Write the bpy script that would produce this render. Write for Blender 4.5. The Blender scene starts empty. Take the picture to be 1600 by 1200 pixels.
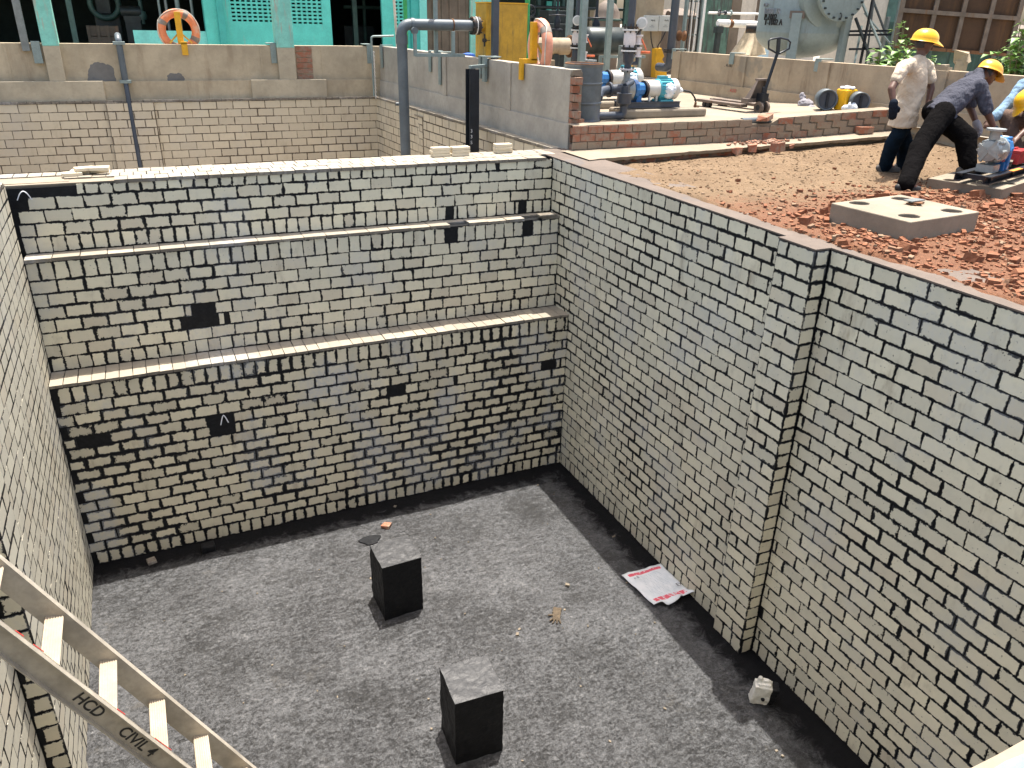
import bpy, math, random
from mathutils import Vector, Matrix, noise as mnoise
R = math.radians
scene = bpy.context.scene
COL = scene.collection

# ------------------------------------------------------------ camera
CAM = Vector((-5.1328, -9.7649, 1.7)); YAW, PITCH, ROLL, FPX = 0.44007, 0.43609, 0.024795, 1224.596
_cy, _sy = math.cos(YAW), math.sin(YAW)
FWD = Vector((_sy*math.cos(PITCH), _cy*math.cos(PITCH), -math.sin(PITCH)))
_r = Vector((_cy, -_sy, 0)); _u = _r.cross(FWD)
RGT = math.cos(ROLL)*_r + math.sin(ROLL)*_u
UPV = -math.sin(ROLL)*_r + math.cos(ROLL)*_u
cam_data = bpy.data.cameras.new('camera'); cam = bpy.data.objects.new('camera', cam_data); COL.objects.link(cam)
cam_data.sensor_width = 36; cam_data.lens = FPX/1600*36; cam_data.clip_start = 0.05; cam_data.clip_end = 1000
cam.matrix_world = Matrix(((RGT.x, UPV.x, -FWD.x, CAM.x), (RGT.y, UPV.y, -FWD.y, CAM.y), (RGT.z, UPV.z, -FWD.z, CAM.z), (0, 0, 0, 1)))
scene.camera = cam
# ------------------------------------------------------------ sky and sun
SUN = Vector((0.135, 0.169, 1.0)).normalized()
SUN_EL = math.asin(SUN.z); SUN_AZ = math.atan2(SUN.x, SUN.y)
world = bpy.data.worlds.new('World'); scene.world = world; world.use_nodes = True
wn = world.node_tree.nodes; wl = world.node_tree.links
sky = wn.new('ShaderNodeTexSky'); sky.sky_type = 'NISHITA'; sky.sun_disc = False
sky.sun_elevation = SUN_EL; sky.sun_rotation = SUN_AZ; sky.dust_density = 4.0; sky.air_density = 1.0
bg = wn['Background']; bg.inputs['Strength'].default_value = 0.14
warm = wn.new('ShaderNodeMix'); warm.data_type = 'RGBA'; warm.blend_type = 'MULTIPLY'; warm.inputs[0].default_value = 1.0
warm.inputs[7].default_value = (1.0, 0.95, 0.87, 1)          # hazy, dusty summer sky
wl.new(sky.outputs['Color'], warm.inputs[6]); wl.new(warm.outputs[2], bg.inputs['Color'])
sl = bpy.data.lights.new('sun', 'SUN'); sl.energy = 3.6; sl.angle = R(0.55); sl.color = (1.0, 0.95, 0.87)
so = bpy.data.objects.new('sun', sl); COL.objects.link(so); so.rotation_euler = SUN.to_track_quat('Z', 'Y').to_euler()
so.location = (20, 25, 60)
scene.view_settings.view_transform = 'Standard'; scene.view_settings.look = 'None'
scene.view_settings.gamma = 1; scene.view_settings.use_curve_mapping = False
scene.view_settings.exposure = 1.47
scene.render.engine = 'CYCLES'
random.seed(7)
V = Vector

# measuring helpers: the point on a real plane (z, y or x constant, or at a depth) that a sight line meets
def _ray(u, v): return FWD + RGT*((u-800)/FPX) - UPV*((v-600)/FPX)
def AZ(u, v, z=0.0): d = _ray(u, v); return CAM + d*((z-CAM.z)/d.z)
def AY(u, v, y): d = _ray(u, v); return CAM + d*((y-CAM.y)/d.y)
def AX(u, v, x): d = _ray(u, v); return CAM + d*((x-CAM.x)/d.x)
def AD(u, v, k): return CAM + _ray(u, v)*k
def depth(p): return (V(p)-CAM).dot(FWD)

# ------------------------------------------------------------ mesh builder
OFF = {}
def off(o): return OFF.get(o.name, V((0, 0, 0))) if o else V((0, 0, 0))
def tag(o, label=None, cat=None, group=None, kind=None):
    if label: o['label'] = label
    if cat: o['category'] = cat
    if group: o['group'] = group
    if kind: o['kind'] = kind
    return o
def thing(name, loc, label, cat, group=None):
    o = bpy.data.objects.new(name, None); COL.objects.link(o); o.empty_display_size = 0.1
    o.location = loc; OFF[o.name] = V(loc)
    return tag(o, label, cat, group)
def frame(d):
    d = V(d).normalized(); a = V((0, 0, 1)) if abs(d.z) < 0.9 else V((1, 0, 0))
    u = a.cross(d).normalized(); return u, d.cross(u).normalized(), d

class MB:
    def __init__(s): s.v = []; s.f = []; s.m = []
    def add(s, vs, fs, mi=0):
        b = len(s.v); s.v += [V(p) for p in vs]
        for f in fs: s.f.append([b+i for i in f]); s.m.append(mi)
        return s
    BOXF = [(0, 3, 2, 1), (4, 5, 6, 7), (0, 1, 5, 4), (1, 2, 6, 5), (2, 3, 7, 6), (3, 0, 4, 7)]
    def box(s, x0, x1, y0, y1, z0, z1, mi=0, jit=0):
        vs = [V(p) for p in ((x0, y0, z0), (x1, y0, z0), (x1, y1, z0), (x0, y1, z0), (x0, y0, z1), (x1, y0, z1), (x1, y1, z1), (x0, y1, z1))]
        if jit: vs = [p+V((random.uniform(-jit, jit), random.uniform(-jit, jit), random.uniform(-jit, jit))) for p in vs]
        return s.add(vs, s.BOXF, mi)
    def obox(s, c, hx, hy, hz, mi=0, jit=0):
        c = V(c); hx, hy, hz = V(hx), V(hy), V(hz); vs = []
        for k in (-1, 1):
            for i, j in ((-1, -1), (1, -1), (1, 1), (-1, 1)):
                p = c+hx*i+hy*j+hz*k
                if jit: p += V((random.uniform(-jit, jit), random.uniform(-jit, jit), random.uniform(-jit, jit)))
                vs.append(p)
        return s.add(vs, s.BOXF, mi)
    def beam(s, a, b, w, h, up=(0, 0, 1), mi=0):
        a, b = V(a), V(b); d = (b-a).normalized(); up = V(up)
        if abs(d.dot(up)) > 0.98: up = V((0, 1, 0))
        sd = d.cross(up).normalized(); uu = sd.cross(d).normalized()
        return s.obox((a+b)/2, (b-a)/2, sd*w/2, uu*h/2, mi)
    def angle(s, a, b, w, t, up=(0, 0, 1), mi=0):   # L section bar
        a, b = V(a), V(b); d = (b-a).normalized(); up = V(up)
        if abs(d.dot(up)) > 0.98: up = V((0, 1, 0))
        sd = d.cross(up).normalized(); uu = sd.cross(d).normalized()
        s.obox((a+b)/2+uu*w/2, (b-a)/2, sd*t/2, uu*w/2, mi); s.obox((a+b)/2+sd*(w/2+t/2), (b-a)/2, sd*w/2, uu*t/2, mi); return s
    def tube(s, pts, r, n=12, mi=0, caps=True):
        pts = [V(p) for p in pts]; rs = r if isinstance(r, (list, tuple)) else [r]*len(pts)
        b = len(s.v); t0 = (pts[1]-pts[0]).normalized(); u = frame(t0)[0]
        for i, p in enumerate(pts):
            t = (pts[min(i+1, len(pts)-1)]-pts[max(i-1, 0)]).normalized()
            u = (u-t*u.dot(t)).normalized(); w = t.cross(u)
            for k in range(n):
                a = 2*math.pi*k/n; s.v.append(p+(u*math.cos(a)+w*math.sin(a))*rs[i])
        for i in range(len(pts)-1):
            for k in range(n):
                s.f.append([b+i*n+k, b+i*n+(k+1) % n, b+(i+1)*n+(k+1) % n, b+(i+1)*n+k]); s.m.append(mi)
        if caps:
            s.f.append([b+k for k in reversed(range(n))]); s.m.append(mi)
            e = b+(len(pts)-1)*n; s.f.append([e+k for k in range(n)]); s.m.append(mi)
        return s
    def cyl(s, a, b, r, r2=None, n=20, mi=0): return s.tube([a, b], [r, r if r2 is None else r2], n, mi)
    def lathe(s, prof, a, d, n=24, mi=0):
        a = V(a); u, w, d = frame(d); b = len(s.v)
        for (r, t) in prof:
            for k in range(n):
                g = 2*math.pi*k/n; s.v.append(a+d*t+(u*math.cos(g)+w*math.sin(g))*max(r, 1e-4))
        for i in range(len(prof)-1):
            for k in range(n):
                s.f.append([b+i*n+k, b+i*n+(k+1) % n, b+(i+1)*n+(k+1) % n, b+(i+1)*n+k]); s.m.append(mi)
        s.f.append([b+k for k in reversed(range(n))]); s.m.append(mi)
        e = b+(len(prof)-1)*n; s.f.append([e+k for k in range(n)]); s.m.append(mi)
        return s
    def torus(s, c, axis, RR, r, n=32, m=12, mi=0, a0=0, a1=360):
        u, w, d = frame(axis); full = abs(a1-a0) >= 360; cnt = n if full else n+1
        pts = [V(c)+(u*math.cos(R(a0+(a1-a0)*i/n))+w*math.sin(R(a0+(a1-a0)*i/n)))*RR for i in range(cnt)]
        b = len(s.v)
        for p in pts:
            rd = (p-V(c)).normalized()
            for k in range(m):
                g = 2*math.pi*k/m; s.v.append(p+rd*r*math.cos(g)+d*r*math.sin(g))
        for i in range(n):
            j = (i+1) % cnt
            for k in range(m):
                s.f.append([b+i*m+k, b+j*m+k, b+j*m+(k+1) % m, b+i*m+(k+1) % m]); s.m.append(mi)
        return s
    def ell(s, c, rx, ry, rz, n=16, m=10, mi=0, axes=None):
        ax = axes or (V((1, 0, 0)), V((0, 1, 0)), V((0, 0, 1))); b = len(s.v); c = V(c)
        for i in range(1, m):
            th = math.pi*i/m
            for k in range(n):
                g = 2*math.pi*k/n
                s.v.append(c+ax[0]*rx*math.sin(th)*math.cos(g)+ax[1]*ry*math.sin(th)*math.sin(g)+ax[2]*rz*math.cos(th))
        for i in range(m-2):
            for k in range(n):
                s.f.append([b+i*n+k, b+(i+1)*n+k, b+(i+1)*n+(k+1) % n, b+i*n+(k+1) % n]); s.m.append(mi)
        t = len(s.v); s.v.append(c+ax[2]*rz); bo = len(s.v); s.v.append(c-ax[2]*rz); e = b+(m-2)*n
        for k in range(n):
            s.f.append([t, b+k, b+(k+1) % n]); s.m.append(mi); s.f.append([bo, e+(k+1) % n, e+k]); s.m.append(mi)
        return s
    def prism(s, pts, vec, mi=0):
        n = len(pts); pts = [V(p) for p in pts]; vec = V(vec)
        s.add(pts+[p+vec for p in pts], [list(reversed(range(n))), [n+i for i in range(n)]]+[[i, (i+1) % n, n+(i+1) % n, n+i] for i in range(n)], mi); return s
    def loft(s, secs, n=24, mi=0):            # closed skin through elliptical sections (centre, axis a, ra, axis b, rb)
        b = len(s.v)
        for c, a, ra, d, rb in secs:
            for k in range(n): g = 2*math.pi*k/n; s.v.append(V(c)+V(a)*ra*math.cos(g)+V(d)*rb*math.sin(g))
        for i in range(len(secs)-1):
            for k in range(n): s.f.append([b+i*n+k, b+i*n+(k+1) % n, b+(i+1)*n+(k+1) % n, b+(i+1)*n+k]); s.m.append(mi)
        s.f.append([b+k for k in reversed(range(n))]); s.m.append(mi); e = b+(len(secs)-1)*n; s.f.append([e+k for k in range(n)]); s.m.append(mi); return s
    def capsule(s, a, b, ra, rb, n=14, mi=0):
        a, b = V(a), V(b); L = (b-a).length
        if L < 1e-5: return s.ell(a, ra, ra, ra, n, 8, mi)
        pr = []
        for i in range(5): t = math.pi/2*(1-i/4); pr.append((ra*math.cos(t), -ra*math.sin(t)))
        for i in range(5): t = math.pi/2*i/4; pr.append((rb*math.cos(t), L+rb*math.sin(t)))
        return s.lathe(pr, a, b-a, n, mi)
    def build(s, name, mats, parent=None, smooth=None, bevel=0, origin=None, seg=2):
        me = bpy.data.meshes.new(name)
        o0 = off(parent) if parent else (V(origin) if origin is not None else V((0, 0, 0)))
        me.from_pydata([tuple(p-o0) for p in s.v], [], s.f)
        mats = mats if isinstance(mats, (list, tuple)) else [mats]
        for m in mats: me.materials.append(m)
        if len(mats) > 1: me.polygons.foreach_set('material_index', s.m)
        if smooth is not None:
            me.polygons.foreach_set('use_smooth', [True]*len(me.polygons)); me.set_sharp_from_angle(angle=R(smooth))
        me.update(); o = bpy.data.objects.new(name, me); COL.objects.link(o)
        OFF[o.name] = o0
        if parent: o.parent = parent
        else: o.location = o0
        if bevel:
            b = o.modifiers.new('bevel', 'BEVEL'); b.width = bevel; b.segments = seg; b.limit_method = 'ANGLE'; b.angle_limit = R(40)
        return o

def bake(o):                       # replace a modified mesh by its evaluated result
    dg = bpy.context.evaluated_depsgraph_get(); dg.update()
    me = bpy.data.meshes.new_from_object(o.evaluated_get(dg)); o.modifiers.clear(); o.data = me; return o
def blob(mb, name, mat, parent=None, voxel=0.012, it=6, origin=None, fac=0.5, tex=None):
    o = mb.build(name, mat, parent, origin=origin)
    m = o.modifiers.new('r', 'REMESH'); m.mode = 'VOXEL'; m.voxel_size = voxel
    s = o.modifiers.new('s', 'SMOOTH'); s.factor = fac; s.iterations = it
    if tex:
        d = o.modifiers.new('d', 'DISPLACE'); d.texture = tex[0]; d.strength = tex[1]; d.mid_level = 0.5; d.texture_coords = 'LOCAL'
    bake(o); me = o.data; me.polygons.foreach_set('use_smooth', [True]*len(me.polygons)); me.update()
    if not me.materials: me.materials.append(mat)
    return o
def cloud(size, depth_=2):
    t = bpy.data.textures.new('folds', 'CLOUDS'); t.noise_scale = size; t.noise_depth = depth_; return t
def bez(pts, n=8):                 # smooth curve through points
    pts = [V(p) for p in pts]; out = []
    for i in range(len(pts)-1):
        p0 = pts[max(i-1, 0)]; p1, p2 = pts[i], pts[i+1]; p3 = pts[min(i+2, len(pts)-1)]
        for k in range(n):
            t = k/n; out.append(0.5*((2*p1)+(p2-p0)*t+(2*p0-5*p1+4*p2-p3)*t*t+(3*p1-p0-3*p2+p3)*t**3))
    return out+[pts[-1]]
def elbow(a, c, b, r, n=6):        # pipe path from a to b with a rounded corner at c
    a, b, c = V(a), V(b), V(c); p = c+(a-c).normalized()*r; q = c+(b-c).normalized()*r
    return [a]+[(1-t)**2*p+2*t*(1-t)*c+t*t*q for t in [i/n for i in range(n+1)]]+[b]
def text(s, size, O, u, v, mat, parent, name='lettering', depth_=0.002, align='LEFT', bold=0.0):
    c = bpy.data.curves.new('t', 'FONT'); c.body = s; c.size = size; c.align_x = align; c.extrude = depth_/2; c.offset = bold
    o = bpy.data.objects.new('t', c); COL.objects.link(o)
    dg = bpy.context.evaluated_depsgraph_get(); dg.update(); me = bpy.data.meshes.new_from_object(o.evaluated_get(dg))
    bpy.data.objects.remove(o); u, v = V(u).normalized(), V(v).normalized(); n = u.cross(v); b = off(parent)
    for q in me.vertices: q.co = V(O)+u*q.co.x+v*q.co.y+n*q.co.z-b
    me.materials.clear(); me.materials.append(mat); me.name = name
    t = bpy.data.objects.new(name, me); COL.objects.link(t); OFF[t.name] = b
    if parent: t.parent = parent
    return t

# ------------------------------------------------------------ materials
class NT:
    def __init__(s, name):
        s.mat = bpy.data.materials.new(name); s.mat.use_nodes = True; s.t = s.mat.node_tree; s.n = s.t.nodes; s.l = s.t.links
        s.p = s.n['Principled BSDF']; s.tc = s.n.new('ShaderNodeTexCoord').outputs['Object']
    def set(s, sock, val):
        if isinstance(val, bpy.types.NodeSocket): s.l.new(val, sock)
        else:
            if hasattr(sock, 'default_value') and not isinstance(val, (int, float)) and len(val) == 3 and sock.type == 'RGBA': val = (*val, 1)
            sock.default_value = val
    def noise(s, scale, detail=3, rough=0.55, vec=None, dist=0):
        n = s.n.new('ShaderNodeTexNoise'); n.inputs['Scale'].default_value = scale; n.inputs['Detail'].default_value = detail
        n.inputs['Roughness'].default_value = rough; n.inputs['Distortion'].default_value = dist; s.l.new(vec or s.tc, n.inputs['Vector']); return n.outputs['Fac']
    def voro(s, scale, vec=None, out='Distance', feat='F1'):
        n = s.n.new('ShaderNodeTexVoronoi'); n.feature = feat; n.inputs['Scale'].default_value = scale; s.l.new(vec or s.tc, n.inputs['Vector']); return n.outputs[out]
    def math(s, op, a, b=0.0, c=0.0):
        n = s.n.new('ShaderNodeMath'); n.operation = op
        for i, x in enumerate((a, b, c)): s.set(n.inputs[i], x)
        return n.outputs[0]
    def ramp(s, f, a, b, lo=0.0, hi=1.0):
        n = s.n.new('ShaderNodeMapRange'); n.interpolation_type = 'SMOOTHSTEP'
        for i, x in enumerate((f, a, b, lo, hi)): s.set(n.inputs[i], x)
        return n.outputs[0]
    def mix(s, f, a, b, mode='MIX'):
        n = s.n.new('ShaderNodeMix'); n.data_type = 'RGBA'; n.blend_type = mode
        s.set(n.inputs[0], f); s.set(n.inputs[6], a); s.set(n.inputs[7], b); return n.outputs[2]
    def scale_vec(s, sx, sy, sz, vec=None):
        n = s.n.new('ShaderNodeMapping'); n.inputs['Scale'].default_value = (sx, sy, sz); s.l.new(vec or s.tc, n.inputs['Vector']); return n.outputs[0]
    def uv(s, name):
        n = s.n.new('ShaderNodeUVMap'); n.uv_map = name; x = s.n.new('ShaderNodeSeparateXYZ'); s.l.new(n.outputs[0], x.inputs[0]); return x.outputs[0], x.outputs[1], n.outputs[0]
    def xyz(s):
        x = s.n.new('ShaderNodeSeparateXYZ'); s.l.new(s.tc, x.inputs[0]); return x.outputs
    def bump(s, h, strength=0.4, dist=0.01):
        n = s.n.new('ShaderNodeBump'); n.inputs['Strength'].default_value = strength; n.inputs['Distance'].default_value = dist
        s.l.new(h, n.inputs['Height']); s.l.new(n.outputs[0], s.p.inputs['Normal'])
    def out(s, col, rough=0.6, metal=0.0, spec=None):
        s.set(s.p.inputs['Base Color'], col); s.set(s.p.inputs['Roughness'], rough); s.set(s.p.inputs['Metallic'], metal)
        if spec is not None: s.set(s.p.inputs['Specular IOR Level'], spec)
        return s.mat

def sc(c, k): return tuple(min(1, max(0, x*k)) for x in c)
def paint(name, col, rough=0.5, metal=0.0, var=0.25, scale=6, dirt=None, dirt_amt=0.5, streak=False, bump=0.15, bscale=40, bdist=0.004, fine=0.12):
    """weathered single colour surface: broad tone changes, fine grain, optional dirt or rust patches"""
    t = NT(name); n1 = t.noise(scale, 5, 0.6); n2 = t.noise(scale*9, 3, 0.6)
    c = t.mix(t.ramp(n1, 0.3, 0.7), sc(col, 1-var), sc(col, 1+var)); c = t.mix(t.math('MULTIPLY', t.ramp(n2, 0.35, 0.75), fine*2), c, sc(col, 0.55))
    if dirt:
        vec = t.scale_vec(3.5, 3.5, 0.45) if streak else None
        d = t.noise(scale*0.8, 6, 0.7, vec); c = t.mix(t.ramp(d, 0.62-0.2*dirt_amt, 0.80-0.2*dirt_amt), c, dirt)
    if bump: t.bump(t.noise(bscale, 4, 0.65), bump, bdist)
    return t.out(c, rough, metal)
def tile_mat(name, c1, c2, joint, thr, amp, stain=0.5, film=0.5, low=None, speck=0.5, jrough=0.45):
    t = NT(name)
    u, v, uvv = t.uv('luv'); w, h, _ = t.uv('dim'); r1, r2, _ = t.uv('rnd')
    d = t.math('MINIMUM', t.math('MINIMUM', u, t.math('SUBTRACT', w, u)), t.math('MINIMUM', v, t.math('SUBTRACT', h, v)))
    na = t.noise(16, 2, 0.6); nb = t.noise(70, 3, 0.65)
    n = t.math('ADD', t.math('MULTIPLY', t.math('SUBTRACT', na, 0.5), amp*1.6), t.math('MULTIPLY', t.math('SUBTRACT', nb, 0.5), amp))
    n = t.math('MULTIPLY', n, t.math('ADD', 1.0, t.ramp(r1, 0.78, 0.97, 0.0, 1.3)))     # a few bricks are badly chipped
    big = t.math('MULTIPLY', t.ramp(t.noise(0.8, 4, 0.6), 0.40, 0.70), thr*1.5)
    th = t.math('ADD', t.math('ADD', thr*0.35, big), t.math('MULTIPLY', t.math('SUBTRACT', r2, 0.4), thr*0.6))
    if low:                                    # mortar squeezed out more thickly on the lowest courses
        z = t.xyz()[2]; th = t.math('ADD', th, t.ramp(z, low[0], low[1], low[2], 0.0))
    jm = t.ramp(t.math('SUBTRACT', t.math('ADD', d, n), th), -0.0022, 0.0022, 1.0, 0.0)
    c = t.mix(r1, c1, c2)
    c = t.mix(t.math('MULTIPLY', t.ramp(r2, 0.72, 1.0), 0.45), c, (0.50, 0.43, 0.32))
    c = t.mix(t.math('MULTIPLY', t.ramp(t.noise(9, 5, 0.65), 0.45, 0.8), 0.30), c, sc(c2, 0.72))
    if film:                                   # pale bluish lime bloom drying on the face, over joints too
        f = t.ramp(t.noise(1.3, 5, 0.62, t.scale_vec(1, 1, 0.8)), 0.49, 0.66, 0.0, film)
    if stain:
        s = t.ramp(t.noise(1.9, 5, 0.7, t.scale_vec(1.6, 1.6, 0.55)), 0.56, 0.80, 0.0, stain)
        c = t.mix(s, c, (0.20, 0.145, 0.085))
    sp = t.ramp(t.noise(45, 2, 0.5), 0.70, 0.76, 0.0, speck); c = t.mix(sp, c, (0.05, 0.045, 0.04))
    c = t.mix(jm, c, joint)
    if film: c = t.mix(t.math('MULTIPLY', f, t.ramp(t.noise(24, 3, 0.6), 0.35, 0.7, 0.35, 1.0)), c, (0.47, 0.48, 0.495))
    t.bump(t.math('ADD', t.math('MULTIPLY', nb, 0.35), t.math('MULTIPLY', jm, -0.8)), 0.45, 0.006)
    return t.out(c, t.math('ADD', t.math('MULTIPLY', jm, jrough-0.55), 0.55), 0, 0.28)

BIT = (0.011, 0.012, 0.014)
M = {}
M['tile_back'] = tile_mat('cream tile with tar joints', (0.735, 0.675, 0.50), (0.585, 0.54, 0.415), BIT, 0.0054, 0.021, 0.45, 0.35)
M['tile_low'] = tile_mat('cream tile with wide tar joints', (0.76, 0.68, 0.49), (0.56, 0.505, 0.37), BIT, 0.0115, 0.034, 0.75, 0.70, low=(-4.45, -3.2, 0.006))
M['tile_right'] = tile_mat('cream tile of long wall', (0.735, 0.675, 0.505), (0.585, 0.545, 0.42), BIT, 0.0058, 0.022, 0.6, 0.34, speck=0.8)
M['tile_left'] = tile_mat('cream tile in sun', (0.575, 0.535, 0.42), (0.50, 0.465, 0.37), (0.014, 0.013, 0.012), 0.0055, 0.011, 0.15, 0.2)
M['tile_old'] = tile_mat('worn tan tile', (0.60, 0.525, 0.385), (0.51, 0.445, 0.33), (0.065, 0.043, 0.028), 0.0045, 0.007, 0.3, 0.15, jrough=0.7)
M['tile_top'] = tile_mat('dusty coping tile', (0.33, 0.29, 0.225), (0.27, 0.24, 0.19), (0.15, 0.13, 0.105), 0.0015, 0.005, 0.25, 0.42)

def bitumen(name, a, b, rough, gloss_bump):
    t = NT(name); n = t.noise(18, 5, 0.7)
    c = t.mix(t.ramp(n, 0.35, 0.75), a, b); t.bump(t.noise(60, 5, 0.7), gloss_bump, 0.01)
    return t.out(c, rough, 0, 0.22 if a[0] < 0.03 else 0.4)
M['bitumen'] = bitumen('tar coating', (0.006, 0.0065, 0.008), (0.013, 0.014, 0.016), 0.5, 0.5)
def floor_mat():
    t = NT('tarred screed floor')
    a = t.noise(0.9, 4, 0.6); b = t.noise(5, 7, 0.75, None, 0.7); c_ = t.noise(34, 6, 0.82, None, 0.7); e = t.noise(130, 4, 0.8); md = t.noise(15, 5, 0.7, None, 0.8); st = t.noise(9, 6, 0.75, t.scale_vec(1.0, 2.4, 1.0), 0.8)
    g = t.math('ADD', t.math('MULTIPLY', c_, 0.6), t.math('MULTIPLY', e, 0.4)); g = t.math('ADD', g, t.math('MULTIPLY', t.math('SUBTRACT', st, 0.5), 0.38)); g = t.math('ADD', g, t.math('MULTIPLY', t.math('SUBTRACT', a, 0.5), 0.22)); g = t.math('ADD', g, t.math('MULTIPLY', t.math('SUBTRACT', b, 0.5), 0.13))
    g = t.math('ADD', g, t.math('MULTIPLY', t.math('SUBTRACT', md, 0.5), 0.26))
    col = t.mix(t.ramp(g, 0.40, 0.59), (0.007, 0.007, 0.0075), (0.112, 0.115, 0.121))
    col = t.mix(t.ramp(g, 0.57, 0.70, 0.0, 0.9), col, (0.25, 0.25, 0.245))
    r1 = t.noise(6.5, 8, 0.8, None, 1.6); ridge = t.math('ABSOLUTE', t.math('SUBTRACT', r1, 0.5)); cr = t.ramp(ridge, 0.0, 0.014, 1.0, 0.0)
    col = t.mix(t.math('MULTIPLY', cr, t.ramp(t.noise(1.4, 3), 0.42, 0.62, 0.0, 0.75)), col, (0.010, 0.010, 0.010))
    dk = t.ramp(t.math('ADD', t.math('MULTIPLY', t.noise(1.6, 5, 0.7), 0.7), t.math('MULTIPLY', b, 0.3)), 0.51, 0.61, 0.0, 0.9); col = t.mix(t.math('MULTIPLY', dk, t.ramp(g, 0.66, 0.44)), col, (0.010, 0.010, 0.010))
    col = t.mix(t.ramp(t.noise(1.3, 7, 0.78), 0.60, 0.72, 0.0, 0.40), col, (0.16, 0.145, 0.12))
    x = t.xyz(); edge = t.math('MINIMUM', t.math('SUBTRACT', 0.02, x[0]), t.math('SUBTRACT', -0.70, x[1]))   # tar colour darkened along the wall foot: painted wall shade
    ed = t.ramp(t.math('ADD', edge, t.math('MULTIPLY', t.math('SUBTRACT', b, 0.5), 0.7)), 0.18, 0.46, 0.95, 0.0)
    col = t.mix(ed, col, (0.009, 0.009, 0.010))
    t.bump(t.math('ADD', t.math('MULTIPLY', b, 0.5), t.math('ADD', t.math('MULTIPLY', c_, 0.8), t.math('MULTIPLY', e, 0.45))), 1.0, 0.03)
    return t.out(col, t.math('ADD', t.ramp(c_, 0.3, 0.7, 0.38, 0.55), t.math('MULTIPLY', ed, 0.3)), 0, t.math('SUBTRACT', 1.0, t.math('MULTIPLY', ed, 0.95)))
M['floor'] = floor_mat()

def concrete(name, c, stain=(0.20, 0.14, 0.09), amt=0.5, bump=0.35, streak=True, patch=None):
    t = NT(name); n1 = t.noise(1.6, 6, 0.65); n2 = t.noise(14, 5, 0.7); n3 = t.noise(90, 3, 0.7)
    col = t.mix(t.ramp(n1, 0.3, 0.72), sc(c, 0.80), sc(c, 1.15)); col = t.mix(t.ramp(n2, 0.45, 0.8, 0, 0.4), col, sc(c, 0.62))
    col = t.mix(t.ramp(n3, 0.62, 0.75, 0, 0.45), col, sc(c, 0.5))
    if amt:
        vv = t.scale_vec(2.2, 2.2, 0.35) if streak else None
        col = t.mix(t.ramp(t.noise(1.5, 6, 0.72, vv), 0.52, 0.80, 0, amt), col, stain)
    if patch: col = t.mix(t.ramp(t.noise(1.1, 4, 0.6), 0.60, 0.66, 0, 0.8), col, patch)
    t.bump(t.math('ADD', n2, t.math('MULTIPLY', n3, 0.5)), bump, 0.01)
    return t.out(col, 0.85)
M['conc_tan'] = concrete('old tan concrete', (0.43, 0.36, 0.25), (0.17, 0.11, 0.06), 0.55)
M['conc_old'] = concrete('speckled column concrete', (0.42, 0.365, 0.265), (0.22, 0.19, 0.14), 0.4)
M['conc_grey'] = concrete('new grey cement plaster', (0.36, 0.33, 0.275), (0.20, 0.18, 0.15), 0.5)
M['conc_rough'] = concrete('rough grey cement plinth', (0.37, 0.345, 0.295), (0.24, 0.24, 0.24), 0.6, 0.7)
M['conc_pale'] = concrete('sun bleached concrete', (0.255, 0.21, 0.152), (0.19, 0.145, 0.095), 0.45, 0.3, False)
M['conc_tanwall'] = concrete('stained tan parapet', (0.37, 0.295, 0.20), (0.15, 0.10, 0.06), 0.95, 0.5, True, (0.235, 0.205, 0.155))
M['conc_plinth'] = concrete('cast grey concrete block', (0.25, 0.21, 0.155), (0.17, 0.14, 0.10), 0.5, 0.5, False)
M['patch'] = concrete('dark cement patch', (0.155, 0.15, 0.14), (0.1, 0.1, 0.095), 0.3, 0.3, False)
M['turq'] = paint('turquoise wall paint', (0.10, 0.57, 0.495), 0.6, 0, 0.10, 3, (0.26, 0.42, 0.36), 0.25, True, 0.12)
M['turq_lt'] = paint('pale turquoise paint', (0.20, 0.66, 0.60), 0.6, 0, 0.10, 3, (0.30, 0.45, 0.40), 0.2, True, 0.12)
M['turq_dk'] = paint('deep turquoise trim', (0.05, 0.40, 0.36), 0.6, 0, 0.12, 3)
M['turq_col'] = paint('chalky turquoise column paint', (0.21, 0.56, 0.47), 0.7, 0, 0.14, 5, (0.36, 0.36, 0.29), 0.62, True, 0.2)
M['dark_in'] = paint('shade painted interior', (0.012, 0.026, 0.024), 0.8, 0, 0.4, 1.5)  # interior shade painted into the colour, near black
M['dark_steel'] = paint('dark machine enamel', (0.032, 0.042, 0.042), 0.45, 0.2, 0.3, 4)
M['dark_green'] = paint('dull green enamel', (0.05, 0.11, 0.095), 0.5, 0, 0.3, 4)
M['pvc'] = paint('weathered grey pvc', (0.098, 0.118, 0.132), 0.42, 0, 0.14, 3, (0.16, 0.18, 0.19), 0.3, False, 0.05)
M['pvc_dk'] = paint('dark slate pvc', (0.048, 0.058, 0.076), 0.4, 0, 0.15, 3, (0.12, 0.12, 0.12), 0.2, False, 0.05)
M['galv'] = paint('grey green painted steel', (0.215, 0.27, 0.26), 0.5, 0.15, 0.14, 5, (0.2, 0.13, 0.08), 0.15)
M['steel_grey'] = paint('grey steel', (0.20, 0.22, 0.215), 0.45, 0.35, 0.2, 6)
M['black_steel'] = paint('black primed steel', (0.014, 0.018, 0.025), 0.42, 0.2, 0.3, 5)
M['yellow'] = paint('mustard yellow paint', (0.50, 0.285, 0.022), 0.5, 0, 0.16, 5, (0.28, 0.17, 0.03), 0.45, True, 0.08)
M['yellow_b'] = paint('bright yellow paint', (0.68, 0.36, 0.012), 0.42, 0, 0.1, 5, (0.35, 0.2, 0.03), 0.25)
M['orange'] = paint('faded orange buoy', (0.72, 0.235, 0.10), 0.6, 0, 0.15, 5, (0.62, 0.36, 0.24), 0.45)
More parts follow.
